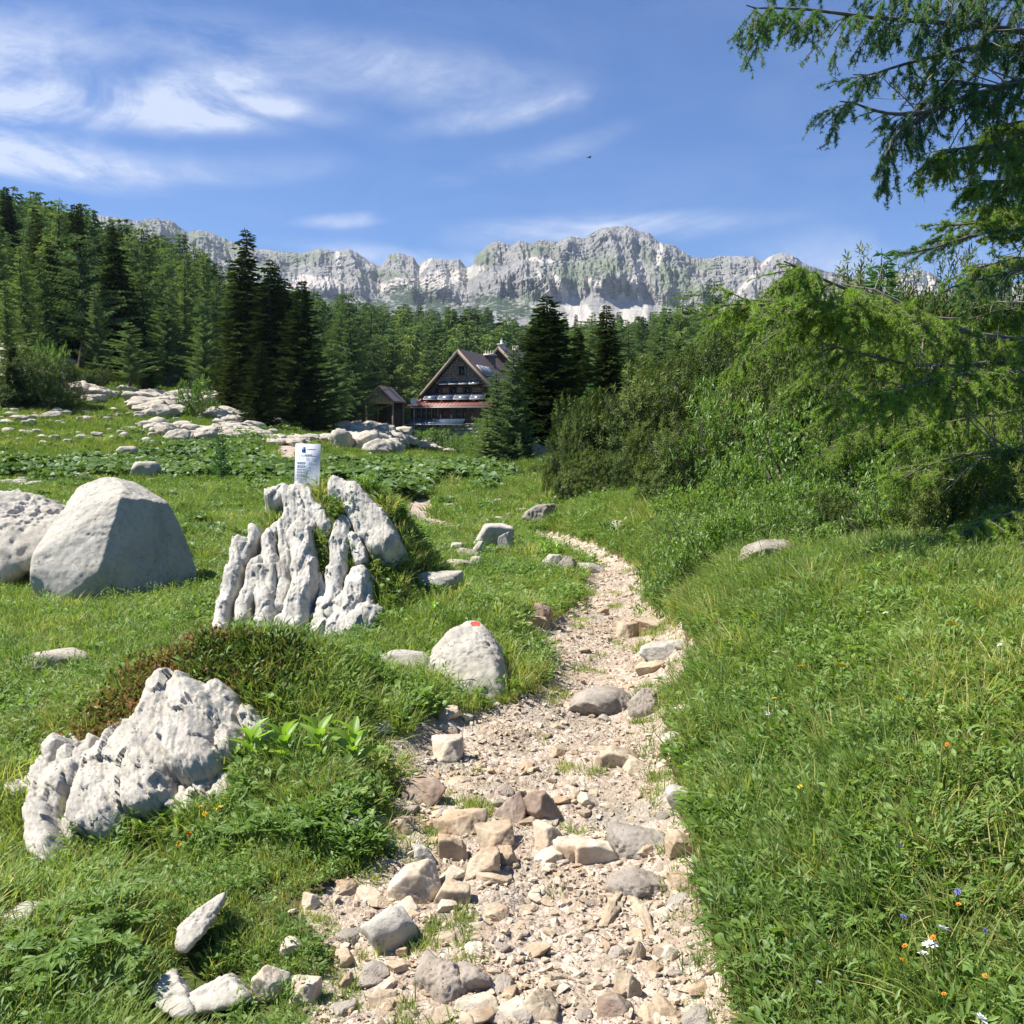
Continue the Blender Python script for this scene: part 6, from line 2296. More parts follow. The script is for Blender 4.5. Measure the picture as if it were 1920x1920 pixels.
def larch_branch(root, ctrl, r0, seed, m='larch_blue', twigs=70, tl=(.25, .6), hang=.8, spread=.7, start=.1, bare=0.0, dead=0, label=None, tuft=.024, sub=.5):
    tuft = tuft * 1.2
    rs = np.random.default_rng(seed)
    P = [at(*c) for c in ctrl]
    if ctrl[0][0] > 2000 or ctrl[0][2] > 9.1:            # grows out of the trunk
        far = (Vector((root.location.x, root.location.y, P[0].z)) - P[0]).length
        base = Vector((root.location.x, root.location.y, max(P[0].z - .12 * far, root.location.z + .5)))
        tot = sum((P[i + 1] - P[i]).length for i in range(len(P) - 1))
        start = (far + start * tot) / (far + tot)
        P = [base] + P
    P, L = smooth_path(P)
    n = len(P)
    t = np.linspace(0, 1, n)
    P[1:-1] += np.cumsum(rs.normal(0, .006, (n - 2, 3)), 0) * .6
    wood = Acc()
    V, F = tube(P, r0 * (1 - t) ** .8 + .004, 7)
    wood.add(V, F, 0)
    T = np.gradient(P, axis=0)
    T /= np.linalg.norm(T, axis=1)[:, None]
    TP, TD, TS, TA = [], [], [], []

    def twig(p, d, length, g, lvl):
        k = max(4, int(length / .045))
        q = [p]
        dd = d / np.linalg.norm(d)
        for i in range(k):
            dd = dd + np.array([0, 0, -g * .10]) + rs.normal(0, .045, 3)
            dd /= np.linalg.norm(dd)
            q.append(q[-1] + dd * length / k)
        q = np.array(q)
        V, F = tube(q, np.linspace(.0045, .0018, len(q)) * (1.25 if lvl == 0 else .8), 3)
        wood.add(V, F, 0)
        if rs.random() >= bare:
            m_ = max(4, int(length / .019))
            tt = np.sort(rs.uniform(.02, 1, m_))
            s = np.linspace(0, 1, len(q))
            pp = np.stack([np.interp(tt, s, q[:, i]) for i in range(3)], 1) + rs.normal(0, .003, (m_, 3))
            TP.append(pp)
            gd = np.gradient(q, axis=0)
            gg = np.stack([np.interp(tt, s, gd[:, i]) for i in range(3)], 1)
            gg /= np.linalg.norm(gg, axis=1)[:, None]
            TD.append(gg * .5 + rs.normal(0, .6, (m_, 3)))
            TS.append(tuft * rs.uniform(.7, 1.2, m_))
            TA.append(np.clip(.15 + .5 * rs.random() + rs.uniform(0, .35, m_), 0, 1))
        if lvl < 2 and rs.random() < sub * 1.6:
            for j in range(rs.integers(2, 5)):
                i = rs.integers(1, len(q) - 1)
                sd = rs.normal(0, 1, 3)
                sd[2] = -abs(sd[2]) * g
                nd = (q[i] - q[i - 1]) / np.linalg.norm(q[i] - q[i - 1]) + sd * .5
                twig(q[i], nd, length * rs.uniform(.35, .7), g, lvl + 1)

    for i in range(int(twigs * (1.25 if m == 'larch_near' else .72))):
        s = start + (1 - start) * rs.random() ** .85
        k = min(n - 1, int(s * (n - 1)))
        side = np.cross(T[k], [0, 0, 1])
        side /= np.linalg.norm(side) + 1e-9
        sg = rs.choice([-1, 1])
        d = T[k] * rs.uniform(.3, 1.0) + side * sg * spread * rs.uniform(.3, 1.2) + np.array([0, 0, rs.normal(0, .25) - hang * .55])
        twig(P[k], d, rs.uniform(*tl) * (1 - .35 * s), hang, 0)
    TPc, TDc, TSc, TAc = map(np.concatenate, (TP, TD, TS, TA))
    b = obj('branch', wood.mesh('branch', [M['twig'], M['dead_twig']]), root)
    b.location = -Vector(root.location)
    nn_ = len(TPc)
    Rm = frames(TDc, rs.uniform(0, 6.28, nn_))
    eul = np.stack([np.arctan2(Rm[:, 2, 1], Rm[:, 2, 2]), -np.arcsin(np.clip(Rm[:, 2, 0], -1, 1)), np.arctan2(Rm[:, 1, 0], Rm[:, 0, 0])], 1)
    nd = scatter('needles', TPc, eul, np.repeat(TSc[:, None], 3, 1), rs.integers(0, 3, nn_), NEEDLE_LIB[m], None, None)
    nd.parent = b
    if dead:
        dw = Acc()
        for i in range(dead):
            s = .05 + .8 * rs.random()
            k = min(n - 2, int(s * (n - 1)))
            p = P[k]
            dd = T[k] + rs.normal(0, .55, 3)
            q = [p]
            length = rs.uniform(.4, 1.1)
            for j in range(9):
                dd = dd / np.linalg.norm(dd) + rs.normal(0, .16, 3)
                dd /= np.linalg.norm(dd)
                q.append(q[-1] + dd * length / 9)
            q = np.array(q)
            V, F = tube(q, np.linspace(.008, .002, len(q)), 4)
            dw.add(V, F, 0)
            for j in range(3):
                i2 = rs.integers(2, 8)
                e = dd + rs.normal(0, .9, 3)
                e /= np.linalg.norm(e)
                q2 = np.array([q[i2] + e * length * .35 * u + np.array([0, 0, .03 * u * u]) for u in np.linspace(0, 1, 5)])
                V, F = tube(q2, np.linspace(.004, .0015, 5), 3)
                dw.add(V, F, 0)
        obj('dead_twigs', dw.mesh('dead_twigs', [M['dead_twig']]), b, kind='stuff')
    return b


def big_larch():
    bx, by = 6.3, 9.4
    root = obj('larch_tree', None, loc=(bx, by, hz(bx, by)), label='big overhanging larch whose drooping branches enter from the upper right', cat='tree')
    V, F = tube([(0, 0, -.3), (-.05, 0, 2), (.05, .1, 5), (0, .1, 9), (.05, 0, 13)], [.26, .22, .17, .11, .03], 12)
    obj('trunk', mesh_np('trunk', V, F, [M['bark']], True, {'v': np.zeros(len(V))}), root)
    Bs = [
        ([(2110, 340, 9.4), (2000, 350, 9.0), (1920, 390, 8.7), (1860, 380, 8.5)], .02, dict(twigs=80, tl=(.25, .5), hang=.6, m='larch_near')),
        ([(2110, 470, 9.6), (2000, 470, 9.2), (1900, 480, 8.9), (1820, 500, 8.7)], .02, dict(twigs=80, tl=(.25, .5), hang=.6, m='larch_near')),
        ([(2110, 560, 9.6), (1980, 560, 9.2), (1880, 570, 8.9), (1800, 590, 8.7)], .02, dict(twigs=70, tl=(.25, .5), hang=.6, m='larch_near', dead=3)),
        ([(2110, 190, 9.6), (2000, 260, 9.2), (1930, 300, 8.9)], .02, dict(twigs=60, tl=(.25, .5), hang=.6, m='larch_near')),
        ([(2080, 940, 6.7), (1960, 950, 6.3), (1870, 975, 6.0), (1800, 1010, 5.8)], .018, dict(twigs=70, tl=(.2, .42), hang=.5, m='larch_near')),
        ([(2080, 1010, 6.2), (1980, 1010, 5.9), (1900, 1030, 5.7), (1840, 1050, 5.6)], .016, dict(twigs=55, tl=(.2, .4), hang=.5, m='larch_near')),
        ([(2060, 870, 7.6), (1900, 840, 7.2), (1780, 860, 7.0), (1690, 900, 6.8)], .018, dict(twigs=75, tl=(.22, .45), hang=.5, m='larch_near', dead=4)),
        ([(2100, 130, 8.6), (1980, 130, 8.2), (1880, 170, 7.9), (1800, 150, 7.8), (1740, 160, 7.7)], .03, dict(twigs=95, tl=(.25, .55), hang=.9, dead=6)),
        ([(2120, 20, 8.3), (1930, 0, 8.0), (1780, -10, 7.8), (1620, -20, 7.6)], .03, dict(twigs=95, tl=(.3, .6), hang=1.0)),
        ([(2100, 200, 9.0), (2000, 215, 8.6), (1900, 230, 8.4), (1840, 240, 8.3)], .03, dict(twigs=80, tl=(.25, .5), hang=.7, m='larch_near')),
        ([(2120, 90, 9.0), (1950, 60, 8.2), (1800, 40, 7.8), (1640, 24, 7.5), (1490, 4, 7.2), (1400, 10, 7.0)], .035, dict(twigs=100, tl=(.25, .55), hang=.9)),
        ([(2140, -60, 9.2), (1980, -50, 8.5), (1800, -50, 8.0), (1600, -60, 7.8), (1450, -70, 7.6)], .03, dict(twigs=55, tl=(.3, .6), hang=.9)),
        ([(2130, 20, 9.2), (1960, 80, 8.4), (1830, 75, 8.1), (1700, 110, 7.8), (1600, 140, 7.6)], .04, dict(twigs=100, tl=(.25, .55), hang=.7, dead=12)),
        ([(2100, 160, 9.2), (1925, 152, 8.3), (1817, 186, 7.9), (1720, 222, 7.6), (1655, 224, 7.4), (1574, 190, 7.2)], .05, dict(twigs=95, tl=(.2, .48), hang=.9, dead=10, bare=.15)),
        ([(1740, 215, 7.7), (1690, 240, 7.5), (1660, 275, 7.4), (1645, 320, 7.35)], .014, dict(twigs=26, tl=(.2, .42), hang=1.6, start=.2)),
        ([(2100, 260, 9.0), (1960, 240, 8.4), (1880, 270, 8.0), (1800, 275, 7.7), (1760, 290, 7.6)], .03, dict(twigs=85, tl=(.25, .5), hang=.7, m='larch_near', dead=4)),
        ([(2090, 330, 8.8), (1980, 330, 8.2), (1900, 345, 7.9), (1830, 340, 7.7)], .026, dict(twigs=75, tl=(.25, .45), hang=.7, m='larch_near')),
        ([(2110, 400, 9.2), (1930, 416, 8.4), (1817, 440, 8.0), (1750, 462, 7.8), (1690, 474, 7.6)], .028, dict(twigs=70, tl=(.2, .42), hang=.15, spread=.9, m='larch_blue', bare=.15, dead=5)),
        ([(2110, 430, 9.3), (1960, 440, 8.5), (1850, 420, 8.2), (1780, 420, 8.0)], .022, dict(twigs=60, tl=(.2, .4), hang=.2, m='larch_near')),
        ([(2110, 500, 9.3), (1960, 500, 8.5), (1860, 520, 8.2), (1780, 540, 8.0)], .022, dict(twigs=60, tl=(.2, .4), hang=.5, m='larch_blue', dead=4)),
        ([(2110, 640, 9.0), (1930, 640, 8.0), (1790, 618, 7.2), (1720, 580, 6.8), (1625, 556, 6.4), (1542, 527, 6.1), (1470, 490, 5.9)], .040, dict(twigs=125, tl=(.25, .55), hang=.75, m='larch_near', dead=6, start=.2)),
        ([(1715, 580, 6.8), (1600, 575, 6.3), (1500, 550, 6.0), (1400, 560, 5.8)], .016, dict(twigs=80, tl=(.22, .5), hang=.5, m='larch_near', start=.05)),
        ([(2110, 660, 8.9), (1850, 676, 7.5), (1720, 682, 6.7), (1590, 648, 6.2), (1520, 626, 6.0)], .03, dict(twigs=55, tl=(.25, .5), hang=.6, m='larch_near', dead=12, bare=.3)),
        ([(2100, 700, 8.7), (1900, 690, 7.4), (1780, 700, 6.6), (1650, 740, 6.2), (1560, 745, 6.0)], .025, dict(twigs=110, tl=(.25, .5), hang=.5, m='larch_near', dead=7)),
        ([(2090, 760, 8.8), (1920, 760, 8.2), (1800, 780, 7.9), (1700, 800, 7.7)], .025, dict(twigs=95, tl=(.25, .5), hang=.5, m='larch_near')),
        ([(2090, 820, 8.8), (1920, 850, 8.2), (1820, 880, 7.8), (1740, 880, 7.6)], .022, dict(twigs=85, tl=(.25, .5), hang=.5, m='larch_near', dead=4)),
        ([(2080, 900, 8.3), (1950, 905, 7.9), (1860, 930, 7.5), (1800, 950, 7.3)], .02, dict(twigs=70, tl=(.2, .4), hang=.4, m='larch_near')),
        ([(2080, 980, 8.0), (1950, 960, 7.6), (1860, 980, 7.3), (1790, 1000, 7.1)], .018, dict(twigs=50, tl=(.2, .4), hang=.4, m='larch_blue')),
        ([(1560, 580, 10.5), (1480, 610, 10.2), (1420, 640, 10.0), (1360, 690, 9.8)], .014, dict(twigs=70, tl=(.25, .5), hang=.5, m='larch_near', start=0)),
        ([(1700, 640, 9.8), (1600, 650, 9.6), (1530, 690, 9.4), (1470, 740, 9.2)], .014, dict(twigs=80, tl=(.25, .5), hang=.5, m='larch_near', start=0)),
        ([(1780, 740, 9.2), (1700, 760, 9.0), (1600, 810, 8.8), (1540, 850, 8.6)], .014, dict(twigs=75, tl=(.25, .5), hang=.5, m='larch_near', start=0)),
    ]
    for i, (c, r, kw) in enumerate(Bs):
        larch_branch(root, c, r, 500 + i, **kw)


big_larch()


# ------------------------------------------------------------------ gentian plant, divided leaves, flowers
def leaf_mesh(L=1.0, w=.21, name='leaf', m='gentian', n=7, arch=.35):
    V, F = [], []
    for i in range(n + 1):
        t = i / n
        ww = w * math.sin(math.pi * min(1, t * .93 + .05)) ** .8
        z = -arch * t * t
        for k, s in enumerate((-1, -.5, 0, .5, 1)):
            V.append((s * ww, t, z + abs(s) * ww * .55))
    for i in range(n):
        for k in range(4):
            a = i * 5 + k
            F.append((a, a + 1, a + 6, a + 5))
    return mesh_np(name, np.array(V) * L, F, [M[m]], True, {'v': np.linspace(.3, .8, len(V))})


def gentian(px, py, size, label, nst, seed):
    rs = np.random.default_rng(seed)
    g = ground(px, py)
    root = empty('gentian_plant', g, label, 'plant')
    lm = leaf_mesh()
    for s in range(nst):
        a0 = rs.uniform(0, 6.28)
        bx, by = (s - (nst - 1) / 2) * size * .9, rs.uniform(-.04, .04)
        hh = size * rs.uniform(.7, 1.1)
        V, F = tube([(bx, by, 0), (bx + rs.normal(0, .01), by, hh)], [.006, .004], 5)
        obj('stem', mesh_np('stem', V, F, [M['gentian']], True, {'v': np.full(len(V), .5)}), root)
        for i in range(8):
            a = a0 + i * 2.3
            t = (i + 1) / 8
            L = size * rs.uniform(.75, 1.05) * (1 - .3 * t)
            o = obj('leaf', lm, root, loc=(bx, by, hh * t * .95), scale=(L, L, L))
            D = Vector((math.cos(a), math.sin(a), .75 + 1.3 * t))
            o.rotation_euler = D.to_track_quat('Y', 'Z').to_euler()


gentian(565, 1440, .17, 'yellow green plant with big upright oval leaves right of the jagged rock', 4, 1)
gentian(812, 1168, .12, 'pair of broad pointed leaves in the grass above the marked boulder', 1, 2)
gentian(1030, 1048, .16, 'tall narrow leaved plant beside the path bend', 2, 3)


def divided_leaf():
    acc = Acc()
    rs = np.random.default_rng(9)
    P, D, S = [], [], []
    for i in range(7):
        a = (i - 3) * .52
        d = np.array([math.sin(a), math.cos(a), 0.05])
        P.append((0, 0, 0))
        D.append(d)
        S.append(.55 - .03 * abs(i - 3))
        for sd in (-1, 1):
            for t in (.3, .42):
                b = a + sd * .5
                P.append(tuple(d * t))
                D.append((math.sin(b), math.cos(b), .02))
                S.append(.36 if t < .4 else .26)
    leaves_into(acc, np.array(P), np.array(D), np.array(S) * 1.0, 'lance', rs, np.full(len(P), .5))
    return acc.mesh('leaf', [M['herb']])


DL = divided_leaf()


def divided_plant(px, py, size, n, label, seed):
    rs = np.random.default_rng(seed)
    g = ground(px, py)
    root = empty('leafy_plant', g, label, 'plant')
    for i in range(n):
        a = i * 2.4 + rs.normal(0, .2)
        h = size * rs.uniform(.5, 1.2)
        r = size * rs.uniform(.25, .7)
        e = np.array([math.cos(a) * r, math.sin(a) * r, h])
        V, F = tube([(0, 0, 0), e * (.4, .4, .6), e], [.003, .0025, .002], 4)
        obj('stem', mesh_np('stem', V, F, [M['herb']], True, {'v': np.full(len(V), .6)}), root)
        o = obj('leaf', DL, root, loc=e, scale=size * rs.uniform(.55, .85))
        o.rotation_euler = Vector((math.cos(a), math.sin(a), rs.uniform(-.2, .4))).to_track_quat('Y', 'Z').to_euler()


for (px, py, s, n, lab, sd) in [
    (95, 1880, .16, 11, 'plant with large fingered leaves in the bottom left corner', 1), (185, 1890, .14, 9, 'fingered leaf plant right of the corner one beside the pale rock', 2),
    (20, 1915, .15, 8, 'fingered leaf plant cut by the left bottom corner', 3), (250, 1760, .12, 8, 'fingered leaf plant above the two lobed rock', 4),
    (520, 1590, .12, 9, 'dark fingered leaf plant under the grassy tuft left of the path', 5), (590, 1600, .11, 8, 'small fingered leaf plant at the path border under the tuft', 6),
    (445, 1585, .11, 8, 'fingered leaf plant left of the dark one under the tuft', 7), (430, 1925, .06, 7, 'leafy plant covering the front of the two lobed rock', 8), (160, 1790, .12, 8, 'fingered leaf plant in the lower left grass', 9)]:
    divided_plant(px, py, s, n, lab, sd)

M['yellow_petal'] = plainmat('yellow_petal', (0.72, 0.50, 0.02), 0.5, .15, 60)
M['orange_petal'] = plainmat('orange_petal', (0.72, 0.27, 0.02), 0.5, .15, 60)
M['white_petal'] = plainmat('white_petal', (0.80, 0.80, 0.76), 0.6, .05, 60)
M['blue_petal'] = plainmat('blue_petal', (0.16, 0.17, 0.42), 0.6, .2, 60)


def bloom_mesh(m):
    acc = Acc()
    rs = np.random.default_rng(3)
    for ring, (n, e, s) in enumerate(((9, .25, 1.0), (7, .75, .8), (4, 1.3, .55))):
        a = np.arange(n) * 6.283 / n + ring * .4
        D = np.stack([np.cos(a), np.sin(a), np.full(n, math.tan(e))], 1)
        leaves_into(acc, np.zeros((n, 3)), D, np.full(n, s), 'oval', rs)
    return acc.mesh('bloom', [M[m]])


BL = {k: bloom_mesh(k + '_petal') for k in ('yellow', 'orange', 'white', 'blue')}
for (c, px, py, s, lab) in [
    ('yellow', 416, 1500, 11, 'yellow flower at the foot of the jagged rock, upper one'), ('yellow', 411, 1516, 11, 'yellow flower just below the upper one at the foot of the jagged rock'),
    ('yellow', 376, 1514, 8, 'small yellow flower left of the pair at the foot of the jagged rock'), ('yellow', 384, 1526, 8, 'small yellow flower below left of the pair under the jagged rock'),
    ('orange', 352, 1564, 15, 'orange flower in the grass below the jagged rock'), ('yellow', 335, 1583, 9, 'yellow flower left below the orange flower'), ('orange', 278, 1550, 7, 'tiny red orange flower under the jagged rock'),
    ('orange', 78, 1670, 13, 'orange yellow flower at the left edge of the lower grass'), ('yellow', 90, 1302, 8, 'yellow flower beside the leafy willow sprouts on the left'), ('yellow', 137, 1291, 8, 'yellow flower right of the one beside the willow sprouts'),
    ('yellow', 1501, 1251, 11, 'yellow flower, left one of the row on the right bank'), ('yellow', 1579, 1250, 16, 'largest yellow flower in the middle of the right bank'), ('yellow', 1685, 1313, 13, 'yellow flower below the others on the right bank'),
    ('yellow', 1782, 1170, 11, 'yellow flower of the upper right pair on the bank'), ('yellow', 1791, 1172, 10, 'second yellow flower of the upper right pair on the bank'), ('yellow', 1652, 1042, 9, 'pale yellow flower at the edge of the shade on the bank'),
    ('yellow', 1519, 1202, 8, 'small yellow flower above the left one of the row on the bank'), ('orange', 1520, 1471, 10, 'small orange flower above the leafy patch on the bank'), ('yellow', 1500, 1475, 7, 'small yellow flower left of the orange one on the bank'), ('orange', 1776, 1396, 9, 'faded orange flower in the right hand grass'),
    ('white', 1768, 1744, 22, 'white flower highest in the lower right corner'), ('white', 1745, 1773, 22, 'white flower in the middle of the three at the lower right'), ('white', 1731, 1789, 15, 'lowest left white flower of the three at the lower right'),
    ('white', 1536, 1844, 11, 'small white flower in the grass left of the three'), ('white', 1838, 1911, 22, 'white flower at the bottom edge in the right corner'), ('orange', 1750, 1758, 12, 'rusty seed head between the white flowers'), ('orange', 1697, 1774, 13, 'rusty seed head left of the white flowers'),
    ('orange', 1690, 1800, 11, 'rusty seed head below the left white flower'), ('orange', 1797, 1696, 11, 'rusty seed head above the white flowers'), ('orange', 1770, 1864, 11, 'rusty seed head under the white flowers'), ('orange', 1848, 1830, 12, 'rusty seed head near the right edge'), ('orange', 1840, 1690, 8, 'rusty seed head at the right in the grass'),
    ('blue', 1694, 1720, 11, 'blue violet flower left above the white flowers'), ('blue', 1796, 1672, 10, 'blue violet flower above the rusty seed heads'), ('blue', 1847, 1746, 9, 'blue violet flower right of the white flowers'), ('blue', 1686, 1585, 8, 'blue violet flower in the middle of the grass'),
    ('yellow', 1452, 1310, 7, 'little cream flower on the left part of the bank'), ('white', 1438, 1338, 10, 'white umbel flower on the left part of the bank'), ('white', 1660, 1150, 8, 'white umbel flower below the shade on the bank'), ('white', 1875, 1210, 8, 'white umbel flower near the right edge of the bank'), ('white', 1625, 1020, 6, 'cream flower at the rim of the bank'),
]:
    g = ground(px, py)
    for _ in range(3):
        g = ground(px, min(py + (.085 if px < 1200 else .17) * FOC / g.y, 2150))
    d = g.y - .01
    top = at(px, py, d)
    root = empty('flower', g, lab, 'flower')
    hh = top - g
    V, F = tube([(0, 0, -.01), (hh.x * .4, hh.y * .4, hh.z * .6), tuple(hh)], [.0022, .0018, .0015], 4)
    obj('stem', mesh_np('stem', V, F, [M['herb']], True, {'v': np.full(len(V), .4)}), root)
    obj('bloom', BL[c], root, loc=hh, rot=(rng.uniform(-.2, .9), rng.uniform(-.4, .4), rng.uniform(0, 6)), scale=s * (1.15 if c == 'orange' else 1.6) / FOC * d / 2)

# ------------------------------------------------------------------ notice on the outcrop
M['paper'] = plainmat('paper', (0.74, 0.76, 0.82), 0.5, .02, 5)
def papermat():
    m, t, out = mat('paper')
    d = N(t, 'ShaderNodeBsdfDiffuse')
    d.inputs[0].default_value = (.80, .82, .88, 1)
    tr = N(t, 'ShaderNodeBsdfTranslucent')
    tr.inputs[0].default_value = (.80, .82, .90, 1)
    mx = N(t, 'ShaderNodeMixShader')
    mx.inputs[0].default_value = .25
    t.links.new(d.outputs[0], mx.inputs[1])
    t.links.new(tr.outputs[0], mx.inputs[2])
    t.links.new(mx.outputs[0], out.inputs[0])
    return m


M['paper'] = papermat()
M['print_blue'] = plainmat('print_blue', (0.035, 0.13, 0.42), 0.5, .1, 50)
M['print_light'] = plainmat('print_light', (0.20, 0.42, 0.70), 0.5, .1, 50)
M['print_grey'] = plainmat('print_grey', (0.42, 0.43, 0.50), 0.6, .1, 80)
M['print_faint'] = plainmat('print_faint', (0.60, 0.61, 0.68), 0.6, .1, 80)
M['wood'] = plainmat('wood', (0.22, 0.16, 0.11), 0.85, .3, 10, streak=(6, 6, 1), bd=.003)


def notice():
    d = 8.28
    bl_, tr = at(549, 908, d), at(600, 832, d)
    w, h = tr.x - bl_.x - .012, tr.z - bl_.z
    root = empty('notice', Vector(((bl_.x + tr.x) / 2, d, bl_.z)), 'white printed notice with a blue logo standing on top of the fluted outcrop', 'sign')
    root.rotation_euler = (math.radians(-5), math.radians(1), math.radians(-11))

    def part(name, boxes, m):
        acc = Acc()
        for (x0, x1, z0, z1, y) in boxes:
            V, F = box(x0, x1, y, y + .0012, z0, z1)
            acc.add(V, F)
        return obj(name, acc.mesh(name, [M[m]]), root)
    V, F = box(-w / 2, w / 2, 0, .006, -.06, h)
    obj('panel', mesh_np('panel', V, F, [M['paper']]), root)
    V, F = box(-.015, .015, .007, .027, -.35, h * .7)
    obj('stake', mesh_np('stake', V, F, [M['wood']]), root)

    def X(u):
        return -w / 2 + u * w

    def Z(v):
        return h - v * h
    y = -.0014
    part('logo', [(X(.25), X(.40), Z(.20), Z(.115), y)], 'print_blue')
    part('logo_crest', [(X(.27), X(.38), Z(.108), Z(.092), y), (X(.30), X(.39), Z(.088), Z(.074), y), (X(.26), X(.40), Z(.215), Z(.203), y)], 'print_light')
    rs = np.random.default_rng(2)

    def line(u0, u1, v, th=.006):
        out = []
        u = u0
        while u < u1 - .01:
            e = min(u1, u + rs.uniform(.03, .085))
            out.append((X(u), X(e), Z(v + th), Z(v), y))
            u = e + .012
        return out
    part('title_text', line(.46, .80, .125, .007) + line(.38, .66, .258, .008) + line(.22, .86, .287, .008), 'print_grey')
    body = []
    for v in (.445, .465, .485, .53, .55, .57, .615, .635, .68, .70, .745, .765, .785, .83, .85):
        body += line(.08, .08 + rs.uniform(.28, .36), v, .007)
        body += line(.55, .55 + rs.uniform(.26, .33), v + .008, .007)
    part('body_text', body, 'print_faint')
    # row of round symbols
    for (u, s, m) in ((.15, .045, 'print_faint'), (.29, .04, 'print_faint'), (.49, .066, 'print_grey'), (.72, .045, 'print_faint')):
        a = np.linspace(0, 2 * np.pi, 25)[:-1]
        R = s * w
        V = []
        for r_ in (R, R * .8):
            V += [(X(u) + math.cos(t) * r_, y, Z(.365) + math.sin(t) * r_) for t in a]
        n = len(a)
        F = [(i, (i + 1) % n, n + (i + 1) % n, n + i) for i in range(n)]
        b0 = len(V)
        V += [(X(u) - R * .6, y, Z(.365) + R * .25), (X(u) - R * .4, y, Z(.365) + R * .4), (X(u) + R * .55, y, Z(.365) - R * .3), (X(u) + R * .35, y, Z(.365) - R * .45)]
        F.append((b0, b0 + 1, b0 + 2, b0 + 3))
        obj('symbol', mesh_np('symbol', V, F, [M[m]]), root)


notice()

# ------------------------------------------------------------------ hut
M['roof_metal'] = plainmat('roof_metal', (0.185, 0.125, 0.105), 0.5, .12, 3, spec=.4)
M['roof_red'] = plainmat('roof_red', (0.27, 0.11, 0.085), 0.55, .25, 4)
M['dark_wood'] = plainmat('dark_wood', (0.115, 0.072, 0.052), 0.85, .35, 5, streak=(6, 6, 1))
M['grey_wood'] = plainmat('grey_wood', (0.27, 0.21, 0.17), 0.85, .3, 8, streak=(1, 1, 5))
M['shingle'] = plainmat('shingle', (0.38, 0.28, 0.225), 0.9, .45, 5)
M['orange_wood'] = plainmat('orange_wood', (0.42, 0.22, 0.12), 0.8, .3, 6)
M['red_door'] = plainmat('red_door', (0.17, 0.055, 0.05), 0.7, .2, 5)
M['glass'] = plainmat('glass', (0.015, 0.017, 0.02), 0.12, .1, 5, spec=.8)
M['solar'] = plainmat('solar', (0.12, 0.14, 0.18), 0.22, .25, 2, spec=.8)
M['solar_blue'] = plainmat('solar_blue', (0.10, 0.135, 0.19), 0.25, .3, 2, spec=.8)
M['frame_metal'] = plainmat('frame_metal', (0.55, 0.55, 0.56), 0.4, .1, 5)
M['cream'] = plainmat('cream', (0.62, 0.57, 0.46), 0.85, .12, 5)
M['white_metal'] = plainmat('white_metal', (0.80, 0.79, 0.76), 0.5, .04, 5)
M['wall_stone'] = rockmat('wall_stone', (0.27, 0.26, 0.24), (0.07, 0.07, 0.065), scale=.5, pits=False)


